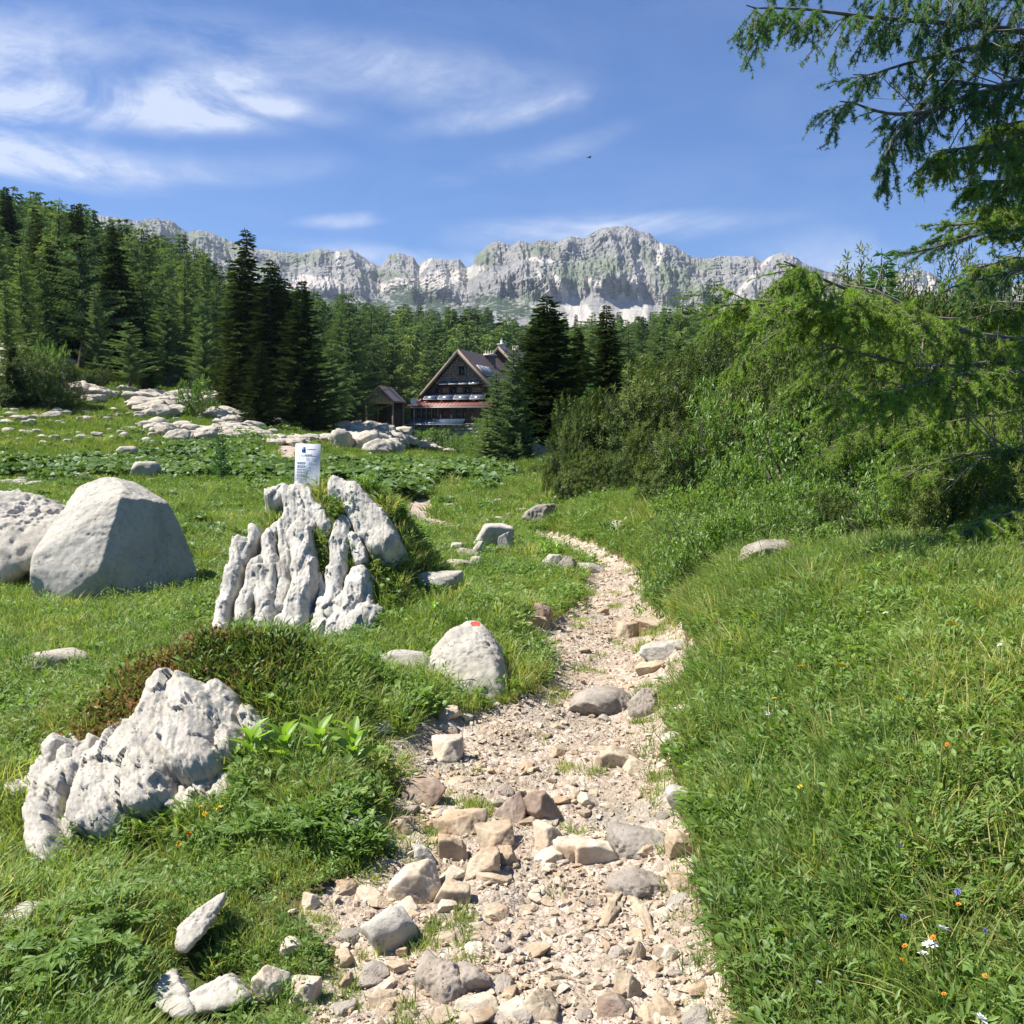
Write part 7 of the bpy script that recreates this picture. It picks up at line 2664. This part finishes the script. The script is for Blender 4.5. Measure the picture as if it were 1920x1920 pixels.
def hut():
    ax, d0 = at(863, 661, 95).x, 95.0
    root = obj('mountain_hut', None, loc=(ax, d0, 0), rot=(0, 0, -math.radians(15)), label='dark wooden mountain hut with a steep brown roof, red lean-to roof and solar panels', cat='hut')

    def part(name, V, F, m, parent=None, smooth=False):
        return obj(name, mesh_np(name, V, F, [M[m]], smooth), parent or root)

    def bx_(name, x0, x1, y0, y1, z0, z1, m, parent=None):
        V, F = box(x0, x1, y0, y1, z0, z1)
        return part(name, V, F, m, parent)

    def prism(name, prof, y0, y1, m, parent=None):
        n = len(prof)
        V = [(x, y0, z) for x, z in prof] + [(x, y1, z) for x, z in prof]
        F4 = [(i, (i + 1) % n, n + (i + 1) % n, n + i) for i in range(n)]
        me = bpy.data.meshes.new(name)
        me.from_pydata(V, [], F4 + [tuple(range(n))[::-1], tuple(range(n, 2 * n))])
        me.materials.append(M[m])
        return obj(name, me, parent or root)

    def slopedpanel(name, x0, x1, ya, za, yb, zb, th, m, parent=None, frame=None):
        """slab whose front-back profile runs from (ya,za) down to (yb,zb)"""
        n = np.array([0, -(zb - za), (yb - ya)])
        n = n / np.linalg.norm(n)
        if n[2] < 0:
            n = -n
        c = [np.array([x, y, z]) for x in (x0, x1) for (y, z) in ((ya, za), (yb, zb))]
        V = [p for p in c] + [p + n * th for p in c]
        F = [(0, 2, 3, 1), (4, 5, 7, 6), (0, 1, 5, 4), (2, 6, 7, 3), (0, 4, 6, 2), (1, 3, 7, 5)]
        return part(name, np.array(V), F, m, parent)

    def gable_roof(h, half, ze, y0, y1, name='roof'):
        sl = (h - ze) / half
        th = .16
        e = half
        prof = [(-e, ze), (0, h), (e, ze), (e, ze + th * 1.3), (0, h + th * 1.4), (-e, ze + th * 1.3)]
        r = prism(name, prof, y0, y1, 'roof_metal')
        # standing seams
        acc = Acc()
        L = math.hypot(half, h - ze)
        for i in range(int((y1 - y0) / .8)):
            y = y0 + .4 + i * .8
            for s in (-1, 1):
                P = np.array([(0, y, h + th * 1.4), (s * e, y, ze + th * 1.3)])
                V, F = tube(P, [.035, .035], 4)
                acc.add(V, F)
        obj('roof_seams', acc.mesh('roof_seams', [M['roof_metal']]), r)
        # barge boards at the front
        for s in (-1, 1):
            V = []
            for yy in (y0 - .05, y0):
                V += [(0, yy, h - .22), (0, yy, h + .2), (s * e, yy, ze + .18), (s * e, yy, ze - .2)]
            F = [(0, 1, 2, 3), (4, 7, 6, 5), (0, 4, 5, 1), (1, 5, 6, 2), (2, 6, 7, 3), (3, 7, 4, 0)]
            part('barge_board', np.array(V, float), F, 'grey_wood')
        return r
    A, half, ze = 8.6, 3.95, 4.3
    gable_roof(A, half, ze, -.7, 13.6)
    gable_roof(9.95, 4.5, 5.1, 13.2, 25)
    prism('wall', [(-3.6, .8), (3.6, .8), (3.6, 4.4), (0, 8.4), (-3.6, 4.4)], 0, 13, 'dark_wood')
    w2 = prism('rear_wall', [(-4.1, .8), (4.1, .8), (4.1, 5.3), (0, 9.7), (-4.1, 5.3)], 13.7, 24.5, 'dark_wood')
    acc = Acc()
    for i in range(13):
        z = 6.2 + i * .24
        hw = (9.6 - z) * .9 - .2
        if hw > .2:
            V, F = box(.3, hw, 13.62, 13.68, z, z + .13)
            acc.add(V, F)
    obj('louvre_slats', acc.mesh('louvre_slats', [M['grey_wood']]), root, kind='stuff')
    # shingle rows on the gable
    acc = Acc()
    rs = np.random.default_rng(4)
    for r_ in range(11):
        z = 5.62 + r_ * .235
        hw = (8.25 - z) * .93
        x = -hw
        while x < hw:
            w = rs.uniform(.17, .30)
            if not (-.25 < x + w / 2 < .55 and 6.3 < z < 7.35):
                V, F = box(x, min(x + w - .02, hw), -.05 - rs.uniform(0, .03), -.01, z + rs.uniform(-.02, .02), z + .22)
                acc.add(V, F, rs.random())
            x += w
    obj('shingles', acc.mesh('shingles', [M['shingle']]), root, kind='stuff')

    def window(name, xc, z0, z1, w, y=-.03, shutters=False, pane=True):
        fr = bx_(name, xc - w / 2, xc + w / 2, y - .05, y + .01, z0, z1, 'dark_wood')
        bx_('pane', xc - w / 2 + .05, xc + w / 2 - .05, y - .062, y - .052, z0 + .05, z1 - .05, 'glass', fr)
        bx_('mullion', xc - .018, xc + .018, y - .078, y - .064, z0 + .05, z1 - .05, 'grey_wood', fr)
        if shutters:
            for s in (-1, 1):
                bx_('shutter', xc + s * (w / 2 + .12) - .11, xc + s * (w / 2 + .12) + .11, y - .09, y - .055, z0, z1, 'grey_wood', fr)
        return fr
    window('window', .15, 6.42, 7.2, .52, shutters=True)
    prism('pediment', [(-.32, 7.26), (.68, 7.26), (.18, 7.62)], -.16, -.06, 'grey_wood')
    bx_('window_sill', -.3, .6, -.18, -.02, 6.34, 6.4, 'grey_wood')
    for xc, w in ((-2.15, .6), (-.68, .5), (.68, .55)):
        window('window', xc, 4.62, 5.28, w)
    for xc, w, m in ((-1.45, .62, 'orange_wood'), (0.0, .62, 'shingle'), (1.62, .84, 'orange_wood')):
        acc = Acc()
        for r_ in range(4):
            x = xc - w / 2
            while x < xc + w / 2 - .03:
                ww = rs.uniform(.12, .2)
                V, F = box(x, min(x + ww - .012, xc + w / 2), -.10 - rs.uniform(0, .02), -.06, 4.62 + r_ * .165, 4.62 + r_ * .165 + .155)
                acc.add(V, F)
                x += ww
        obj('shingle_panel', acc.mesh('shingle_panel', [M[m]]), root, kind='stuff')
    for xc in (-1.02, -.35, .34, 1.08):
        bx_('shutter', xc - .09, xc + .09, -.14, -.10, 4.6, 5.3, 'dark_wood')
    bx_('beam', -2.3, 2.3, -.2, 0, 5.32, 5.44, 'dark_wood')
    bx_('post', 2.12, 2.22, -.14, -.02, 4.5, 5.5, 'grey_wood')
    # awning of four framed panels
    for i in range(4):
        x0 = -1.95 + i * .98
        p = slopedpanel('solar_panel', x0, x0 + .95, -.1, 5.86, -.65, 5.52, .05, 'frame_metal')
        slopedpanel('cells', x0 + .07, x0 + .88, -.16, 5.876, -.59, 5.61, .012, 'solar', p)
    # red lean-to roof with seams
    rr = slopedpanel('lean_to_roof', -4.65, 4.4, .1, 4.16, -2.3, 3.42, .07, 'roof_red')
    acc = Acc()
    for i in range(26):
        x = -4.5 + i * .35
        V, F = tube([(x, .1, 4.25), (x, -2.28, 3.51)], [.03, .03], 4)
        acc.add(V, F)
    obj('roof_ribs', acc.mesh('roof_ribs', [M['roof_red']]), rr)
    bx_('gutter', -4.7, 4.4, -2.42, -2.30, 3.32, 3.42, 'frame_metal')
    for i, (x0, x1) in enumerate(((-3.3, -1.98), (-1.88, -.42), (-.34, 1.15), (1.25, 2.6))):
        p = slopedpanel('solar_panel', x0, x1, -.1, 4.72, -1.25, 4.10, .06, 'frame_metal')
        slopedpanel('cells', x0 + .05, x1 - .05, -.14, 4.765, -1.2, 4.195, .012, 'solar_blue' if i < 2 else 'solar', p)
    # lower front
    prism('front_wall', [(-4.3, .9), (4.2, .9), (4.2, 3.5), (-4.3, 3.5)], -1.9, -.01, 'dark_wood')
    for xc in (-4.0, -3.45, -2.95, -2.45, -1.9, .4, 1.05, 1.7):
        window('window', xc, 2.42, 3.2, .38, y=-1.92)
    for xc in (-3.72, -3.2, -2.7, -2.18, -1.58):
        bx_('mullion_post', xc - .05, xc + .05, -2.02, -1.94, 2.35, 3.3, 'grey_wood')
    bx_('door', -1.2, -.35, -1.98, -1.91, 2.0, 3.25, 'red_door')
    bx_('window_sill', -4.25, -1.5, -2.1, -1.93, 2.3, 2.37, 'grey_wood')
    bx_('door_post', -1.34, -1.24, -2.06, -1.92, 1.9, 2.7, 'cream')
    bx_('door_post', -.3, -.2, -2.06, -1.92, 1.9, 2.7, 'cream')
    ep = slopedpanel('terrace_awning', -4.75, 1.2, -2.15, 2.32, -3.1, 1.80, .05, 'solar_blue')
    bx_('edge_strip', -4.78, 1.22, -3.16, -3.1, 1.76, 1.84, 'frame_metal', ep)
    # stone basement: individual stones
    V, F = box(-4.1, 4.2, -2.6, -1.95, -1.6, 1.75)
    bw = part('basement_wall', V, F, 'wall_stone')
    z = -1.4
    shapes = [generic_rock_mesh('grey', k) for k in (1, 2, 3)]
    while z < 1.6:
        x = -4.0
        hh = rs.uniform(.28, .42)
        while x < 4.1:
            w = rs.uniform(.4, .8)
            if z > -.7:
                o = obj('stone', shapes[int(rs.integers(0, 3))], bw, loc=(x + w / 2, -2.6, z + hh / 2), scale=(w * .5, .14, hh * .72))
            x += w
        z += hh
    bx_('floor_slab', -4.3, 4.3, -2.7, .1, 1.755, 1.9, 'grey_wood')
    # right roof slope: solar panel
    def on_roof(y, s):           # s metres down the right slope
        L = math.hypot(half, A - ze)
        return np.array([half * s / L, y, A + .23 - (A - ze) * s / L])
    def roofslab(name, y0, y1, s0, s1, lift, th, m, parent=None):
        n = np.array([(A - ze), 0, half])
        n /= np.linalg.norm(n)
        c = [on_roof(y0, s0), on_roof(y0, s1), on_roof(y1, s0), on_roof(y1, s1)]
        c = [p + n * lift for p in c]
        V = np.array(c + [p + n * th for p in c])
        F = [(0, 2, 3, 1), (4, 5, 7, 6), (0, 1, 5, 4), (2, 6, 7, 3), (0, 4, 6, 2), (1, 3, 7, 5)]
        return part(name, V, F, m, parent)
    for i in range(3):
        p = roofslab('solar_panel', .1 + i * 1.35, .1 + i * 1.35 + 1.3, 2.15, 3.5, .12, .05, 'frame_metal')
        for j in range(3):
            roofslab('cells', .15 + i * 1.35 + j * .415, .15 + i * 1.35 + j * .415 + .38, 2.2, 3.45, .173, .01, 'solar_blue', p)
    # chimneys
    ch = bx_('chimney', .1, 1.0, 7.6, 8.5, 7.2, 8.72, 'roof_metal')
    bx_('chimney_cap', .0, 1.1, 7.5, 8.6, 8.72, 8.92, 'cream', ch)
    for i in range(4):
        V, F = tube([(.14 + i * .27, 7.9, 8.92), (.14 + i * .27, 7.9, 9.26)], [.075, .055], 8)
        part('chimney_pot', V, F, 'cream', ch)
    V, F = tube([(1.35, 7.0, 6.6), (1.35, 7.0, 8.75)], [.08, .08], 8)
    part('stove_pipe', V, F, 'glass')
    c2 = bx_('chimney', -.35, .35, 14.2, 14.9, 9.4, 10.35, 'white_metal')
    bx_('chimney_cap', -.45, .45, 14.1, 15.0, 10.35, 10.45, 'cream', c2)
    V, F = tube([(0, 14.5, 10.45), (0, 14.5, 10.9)], [.2, .12], 8)
    part('chimney_pot', V, F, 'white_metal', c2)
    bx_('chimney', -.3, .3, 20, 20.6, 9.6, 10.7, 'cream')


hut()


def dish():
    p = at(776, 752, 93)
    root = empty('satellite_dish', (p.x, p.y, hz(p.x, p.y)), 'round white satellite dish at the left corner of the hut', 'satellite dish')
    z = p.z - root.location.z
    a = np.linspace(0, 2 * np.pi, 21)[:-1]
    V, F = [], []
    for j, r in enumerate((0.001, .12, .22, .30)):
        V += [(math.cos(t) * r, -.02 - .9 * (.3 ** 2 - r * r) * -1 - .08, z + math.sin(t) * r) for t in a]
    n = 20
    for j in range(3):
        F += [(j * n + i, j * n + (i + 1) % n, (j + 1) * n + (i + 1) % n, (j + 1) * n + i) for i in range(n)]
    obj('reflector', mesh_np('reflector', V, F, [M['white_metal']], True), root)
    V, F = tube([(0, .02, 0), (0, .02, z)], [.03, .03], 6)
    obj('mast', mesh_np('mast', V, F, [M['frame_metal']]), root)
    V, F = tube([(0, -.05, z - .28), (0, -.4, z)], [.012, .012], 5)
    obj('feed_arm', mesh_np('feed_arm', V, F, [M['frame_metal']]), root)


dish()


def shed():
    d = 88.0
    p = at(712, 726, d)
    g = hz(p.x, d)
    root = obj('open_shed', None, loc=(p.x, d, g), rot=(0, 0, math.radians(-8)), label='small dark open shed with a grey boarded gable left of the hut', cat='shed')
    h = p.z - g
    half, ze = 1.35, h - 1.3

    def prism(name, prof, y0, y1, m):
        n = len(prof)
        V = [(x, y0, z) for x, z in prof] + [(x, y1, z) for x, z in prof]
        me = bpy.data.meshes.new(name)
        me.from_pydata(V, [], [(i, (i + 1) % n, n + (i + 1) % n, n + i) for i in range(n)] + [tuple(range(n))[::-1], tuple(range(n, 2 * n))])
        me.materials.append(M[m])
        return obj(name, me, root)
    prism('roof', [(-half, ze), (0, h), (half, ze), (half, ze + .12), (0, h + .14), (-half, ze + .12)], -.4, 4, 'roof_metal')
    n = 15
    for i in range(n):
        x = -half + .1 + (2 * half - .2) * (i + .5) / n
        zt = h - abs(x) / half * (h - ze) - .03
        V, F = box(x - .10, x + .10, -.12 - .02 * (i % 2), -.08, ze - .15, max(zt, ze - .1))
        obj('board', mesh_np('board', V, F, [M['grey_wood']]), root)
    for x in (-half + .15, half - .2):
        for y in (0, 3.6):
            V, F = box(x - .07, x + .07, y - .07, y + .07, -.3, ze)
            obj('post', mesh_np('post', V, F, [M['grey_wood']]), root)
    V, F = box(-half + .1, half - .1, 3.62, 3.7, -.2, ze)
    obj('back_wall', mesh_np('back_wall', V, F, [M['dark_wood']]), root)
    V, F = box(-half, -half + .08, .1, 3.6, -.2, ze)
    obj('side_wall', mesh_np('side_wall', V, F, [M['dark_wood']]), root)
    for z in (.35, .62, .88):
        V, F = box(.2, half - .1, -.05, .0, z, z + .09)
        obj('rail', mesh_np('rail', V, F, [M['grey_wood']]), root)


shed()


def bench():
    p = ground(728, 798)
    root = obj('bench', None, loc=p, rot=(0, 0, -.1), label='small brown wooden bench standing on the trail in front of the shed', cat='bench')
    V, F = box(-.75, .75, -.2, .2, .42, .5)
    obj('seat', mesh_np('seat', V, F, [M['wood']]), root)
    for x in (-.6, .55):
        V, F = box(x - .07, x + .07, -.16, .16, -.1, .42)
        obj('leg', mesh_np('leg', V, F, [M['dark_wood']]), root)
    p = ground(745, 806)
    V, F = tube([(0, 0, -.2), (0.02, 0, 1.2)], [.06, .05], 8)
    root = obj('post', mesh_np('post', V, F, [M['wood']], True), loc=p, label='thin brown post beside the trail right of the bench', cat='post')


bench()


def bird():
    p = at(1106, 295, 60)
    root = empty('bird', p, 'tiny dark bird gliding in the blue sky above the peak', 'bird')
    M['bird'] = plainmat('bird', (.02, .02, .022), .8, .1, 5)
    D, F = ico(3)
    V = D * np.array([.20, .07, .06]) * (1 - .35 * D[:, :1])
    obj('body', mesh_np('body', V, F, [M['bird']], True), root)
    for s in (-1, 1):
        V = []
        for t in (0, .35, .7, 1):
            c = .10 * (1 - t) ** .6 + .01
            V += [(c * .6 - .02 * t, s * t * .42, .05 * t + .03), (-c - .06 * t, s * t * .42, .05 * t + .03), (0, s * t * .42, .05 * t + .045)]
        Fw = []
        for i in range(3):
            a = i * 3
            Fw += [(a, a + 3, a + 4, a + 1), (a, a + 2, a + 5, a + 3), (a + 1, a + 4, a + 5, a + 2)]
        obj('wing', mesh_np('wing', V, Fw, [M['bird']]), root)
    obj('tail', mesh_np('tail', [(-.15, -.02, 0), (-.15, .02, 0), (-.34, .06, 0), (-.34, -.06, 0), (-.25, 0, .02)], [(0, 1, 4), (1, 2, 4), (2, 3, 4), (3, 0, 4)], [M['bird']]), root)
    root.rotation_euler = (.1, 0, .3)
    root.scale = (.6, .6, .6)


bird()

# ------------------------------------------------------------------ mountain
CREST = [(-900, 470), (-300, 450), (0, 440), (200, 415), (270, 425), (300, 420), (335, 424), (365, 445), (375, 440), (400, 443), (430, 455), (479, 473), (519, 476), (570, 483), (605, 476), (622, 476),
         (633, 479), (662, 475), (673, 480), (691, 492), (708, 503), (719, 506), (728, 495), (734, 486), (751, 483), (779, 490), (789, 506), (799, 492), (828, 492), (845, 495), (862, 492), (877, 509), (885, 506),
         (894, 486), (923, 463), (937, 460), (960, 469), (974, 459), (994, 466), (1012, 457), (1040, 463), (1067, 452), (1094, 456), (1121, 439), (1148, 434), (1175, 433), (1192, 444), (1212, 447), (1232, 463),
         (1256, 468), (1290, 488), (1317, 490), (1341, 488), (1378, 489), (1405, 489), (1419, 498), (1439, 486), (1459, 481), (1493, 498), (1540, 515), (1580, 526), (1610, 531), (1640, 529), (1680, 521),
         (1712, 511), (1740, 520), (1765, 545), (1800, 550), (1900, 535), (2100, 520), (2900, 480)]


def mountain():
    nu, ns = 1050, 150
    pxs = np.linspace(-600, 2500, nu)
    pxs = np.concatenate([np.linspace(-600, 150, 80)[:-1], np.linspace(150, 1850, nu - 160), np.linspace(1850, 2500, 80)[1:]])
    nu = len(pxs)
    ca = np.array(CREST, float)
    crest = np.interp(pxs, ca[:, 0], ca[:, 1])
    crest += perlin(v3(pxs * .11, 0 * pxs, 0 * pxs + 4)) * 3.0 + perlin(v3(pxs * .33, 0 * pxs, 0 * pxs + 9)) * 1.6
    # distance of the crest line
    dist = np.interp(pxs, [-600, 200, 420, 700, 880, 900, 1000, 1180, 1350, 1480, 1600, 1720, 2500], [2600, 2700, 3000, 3050, 3000, 2650, 2550, 2700, 2750, 2500, 3000, 3200, 3000])
    U = (pxs - 960) / FOC
    zc_ = EYE + dist * (800 - crest) / FOC
    foot_d = dist - 1150
    foot_z = EYE + foot_d * (800 - np.interp(pxs, [0, 700, 1000, 1200, 1500, 2000], [600, 595, 615, 628, 630, 640])) / FOC
    s = np.linspace(0, 1, ns)
    Sg, Ug = np.meshgrid(s, U, indexing='ij')
    PX = np.meshgrid(s, pxs, indexing='ij')[1]
    # profile: height fraction -> horizontal fraction. flat scree foot, steep walls
    prof = np.interp(s, [0, .12, .28, .40, .62, .66, .85, 1], [0, .22, .40, .50, .70, .77, .90, 1.0])
    z = foot_z[None] + (zc_ - foot_z)[None] * Sg
    x0 = Ug * dist[None]
    # buttresses and gullies, then ledges along tilted strata
    xr = PX * 1.4
    rib = fbm(v3(xr * .008 + z * .0011, Sg * 0 + 1, z * .0035), 4, .55, ridged=True).reshape(z.shape)
    rib2 = fbm(v3(xr * .04, Sg * 0 + 5, z * .013), 4, .6, ridged=True).reshape(z.shape)
    wallness = sstep(.22, .42, Sg) * (1 - .25 * sstep(.95, 1, Sg))
    tilt = z + (PX - 1100) * .11 + np.abs(PX - 1180) * .05 + fbm(v3(xr * .006, 0 * xr + 8, z * .003), 3).reshape(z.shape) * 75
    strat = np.abs(((tilt / 17.0) % 1) - .5) * 2
    strat2 = np.abs(((tilt / 7.3 + .3) % 1) - .5) * 2
    fine = fbm(v3(xr * .12, 0 * xr + 2, z * .05), 4, .6).reshape(z.shape)
    D = foot_d[None] + (dist - foot_d)[None] * prof[:, None]
    D = D - wallness * (rib * 200 + rib2 * 34) * (1 - .8 * sstep(.8, 1, Sg)) - wallness * ((strat - .5) * 8 + (strat2 - .5) * 4) * np.clip(.7 + 2.2 * fbm(v3(xr * .02, Sg * 0 + 12, z * .01), 3).reshape(z.shape), .1, 1.6) + fine * 9 * (.3 + wallness) + (1 - wallness) * fbm(v3(xr * .01, 0 * xr, z * .002), 3).reshape(z.shape) * 60
    D[-1] = D[-2] + 12
    # keep the outline seen from the trail: the crest height follows its own distance
    X = Ug * D
    Z = EYE + D * (z - EYE) / D                                     # heights stay as modelled
    # patches
    PY = 800 - (Z - EYE) / D * FOC
    nn = fbm(v3(PX * .05, PY * .05, 0 * PX), 4).reshape(z.shape)
    nf = fbm(v3(PX * .12, PY * .25, 0 * PX + 3), 4).reshape(z.shape)

    def blob(cx, cy, rx, ry, r=0):
        c, s_ = math.cos(math.radians(r)), math.sin(math.radians(r))
        a = ((PX - cx) * c + (PY - cy) * s_) / rx
        b = (-(PX - cx) * s_ + (PY - cy) * c) / ry
        return 1 - np.sqrt(a * a + b * b)
    scree = np.full(z.shape, -1.0)
    for b in [(1165, 600, 44, 48, 0), (1150, 590, 26, 30, 0), (1185, 575, 22, 22, 0), (1090, 590, 50, 18, 35), (1060, 560, 60, 7, 60), (1110, 610, 80, 14, 5), (610, 535, 52, 12, 4), (580, 530, 30, 10, 0), (740, 538, 34, 12, -10), (825, 530, 56, 18, -10), (870, 520, 40, 14, -20),
              (790, 515, 44, 5, -50), (1110, 534, 22, 5, 15), (1010, 494, 30, 5, 8), (1395, 535, 62, 5, -48), (1700, 550, 60, 30, 0), (1190, 525, 8, 40, 10), (1232, 480, 5, 30, 10), (640, 500, 4, 40, -5), (1480, 520, 60, 8, -40), (1500, 590, 90, 14, -10), (560, 545, 30, 8, 0), (1020, 540, 40, 4, 62)]:
        scree = np.maximum(scree, blob(*b))
    scree = np.clip((scree + nn * .5) * 5, 0, 1)
    green = np.full(z.shape, -1.0)
    for b in [(560, 492, 90, 14, -4), (440, 475, 60, 18, 10), (910, 490, 30, 26, -40), (1010, 475, 40, 12, 0), (1075, 520, 60, 28, 0), (1130, 505, 60, 24, 0), (1260, 530, 50, 40, 0), (1320, 560, 80, 22, 20), (1000, 560, 40, 22, 0), (720, 520, 60, 10, 0), (1180, 560, 40, 20, 0), (1230, 500, 60, 18, 30), (1310, 505, 60, 12, 0), (740, 488, 14, 8, 0), (360, 450, 60, 16, 10), (500, 510, 60, 20, 0)]:
        green = np.maximum(green, blob(*b))
    green = np.clip((green * .9 + nf * 1.1) * 2.2, 0, 1) * (1 - scree)
    pine = np.full(z.shape, -1.0)
    for b in [(770, 560, 46, 24, 0), (800, 570, 70, 16, 10), (930, 570, 50, 14, 8), (960, 585, 70, 14, 8), (480, 560, 60, 18, 0), (860, 590, 90, 12, 0), (700, 580, 80, 14, 0), (600, 570, 90, 12, 0), (520, 540, 30, 12, 20), (1020, 605, 40, 8, 20)]:
        pine = np.maximum(pine, blob(*b))
    pine = np.clip((pine + nf * 1.3) * 6, 0, 1)
    idx = np.arange(ns * nu).reshape(ns, nu)
    F = np.stack([idx[:-1, :-1], idx[:-1, 1:], idx[1:, 1:], idx[1:, :-1]], -1).reshape(-1, 4)
    V = np.stack([X, D, Z], -1).reshape(-1, 3)
    # back side, falling away behind the crest
    b0 = V[idx[-1]]
    b1 = b0 + np.array([0, 500, 0])
    b1[:, 2] = 100
    V = np.concatenate([V, b1])
    bi = np.arange(ns * nu, ns * nu + nu)
    F = np.concatenate([F, np.stack([idx[-1][:-1], idx[-1][1:], bi[1:], bi[:-1]], -1)])
    ext = np.zeros(nu)
    me = mesh_np('mountain', V, F, [mountmat()], True, {'scree': np.concatenate([scree.ravel(), ext]), 'green': np.concatenate([green.ravel(), ext]), 'pine': np.concatenate([pine.ravel(), ext])})
    me.polygons.foreach_set('use_smooth', np.zeros(len(me.polygons), bool))
    obj('mountain', me, kind='structure')


def mountmat():
    m, t, out = mat('mountain_rock')
    pv = posvec(t)
    n1 = noise(t, .012, 6, .65, pv)
    n2 = noise(t, .05, 6, .7, pv)
    st = posvec(t, (.010, .010, .16))
    n3 = noise(t, 1.0, 6, .65, st, .5)
    base = ramp(t, n3, [(.30, (.14, .143, .145)), (.43, (.21, .21, .205)), (.55, (.275, .27, .255)), (.72, (.36, .35, .325))])
    base = mixc(t, .6, base, ramp(t, n2, [(.3, (.5, .5, .53)), (.6, (1.1, 1.1, 1.1))]), 'MULTIPLY')
    g = ramp(t, n2, [(.3, (.075, .115, .055)), (.7, (.165, .20, .095))])
    gf = mathn(t, 'MULTIPLY', attr(t, 'green'), ramp_f(t, n3, .40, .54))
    base = mixc(t, mathn(t, 'MULTIPLY', gf, .95), base, g)
    base = mixc(t, attr(t, 'scree'), base, ramp(t, n1, [(.35, (.38, .355, .32)), (.65, (.48, .45, .41))]))
    pf = mathn(t, 'MULTIPLY', attr(t, 'pine'), ramp_f(t, n2, .38, .46))
    base = mixc(t, pf, base, ramp(t, noise(t, .2, 4, .7, pv), [(.3, (.018, .034, .018)), (.7, (.05, .08, .035))]))
    h = mathn(t, 'ADD', n3, mathn(t, 'MULTIPLY', n2, .8))
    principled(t, out, base, .95, bump(t, h, .6, 8.0), spec=.1)
    return m


mountain()

# ------------------------------------------------------------------ haze
def haze():
    x0, x1, y0, y1, z0, z1 = -4200, 4200, -60, 3900, -8, 760
    V, F = box(x0, x1, y0, y1, z0, z1)
    m, t, out = mat('haze')
    pvn = N(t, 'ShaderNodeVolumePrincipled')
    pvn.inputs['Color'].default_value = (.70, .82, 1.0, 1)
    pvn.inputs['Density'].default_value = HAZE
    pvn.inputs['Anisotropy'].default_value = 0.1
    t.links.new(pvn.outputs[0], out.inputs['Volume'])
    obj('haze', mesh_np('haze', V, F, [m]), kind='stuff', label='thin blue air between the trail and the mountains', cat='haze')


HAZE = 0.000075
if HAZE > 0:
    haze()
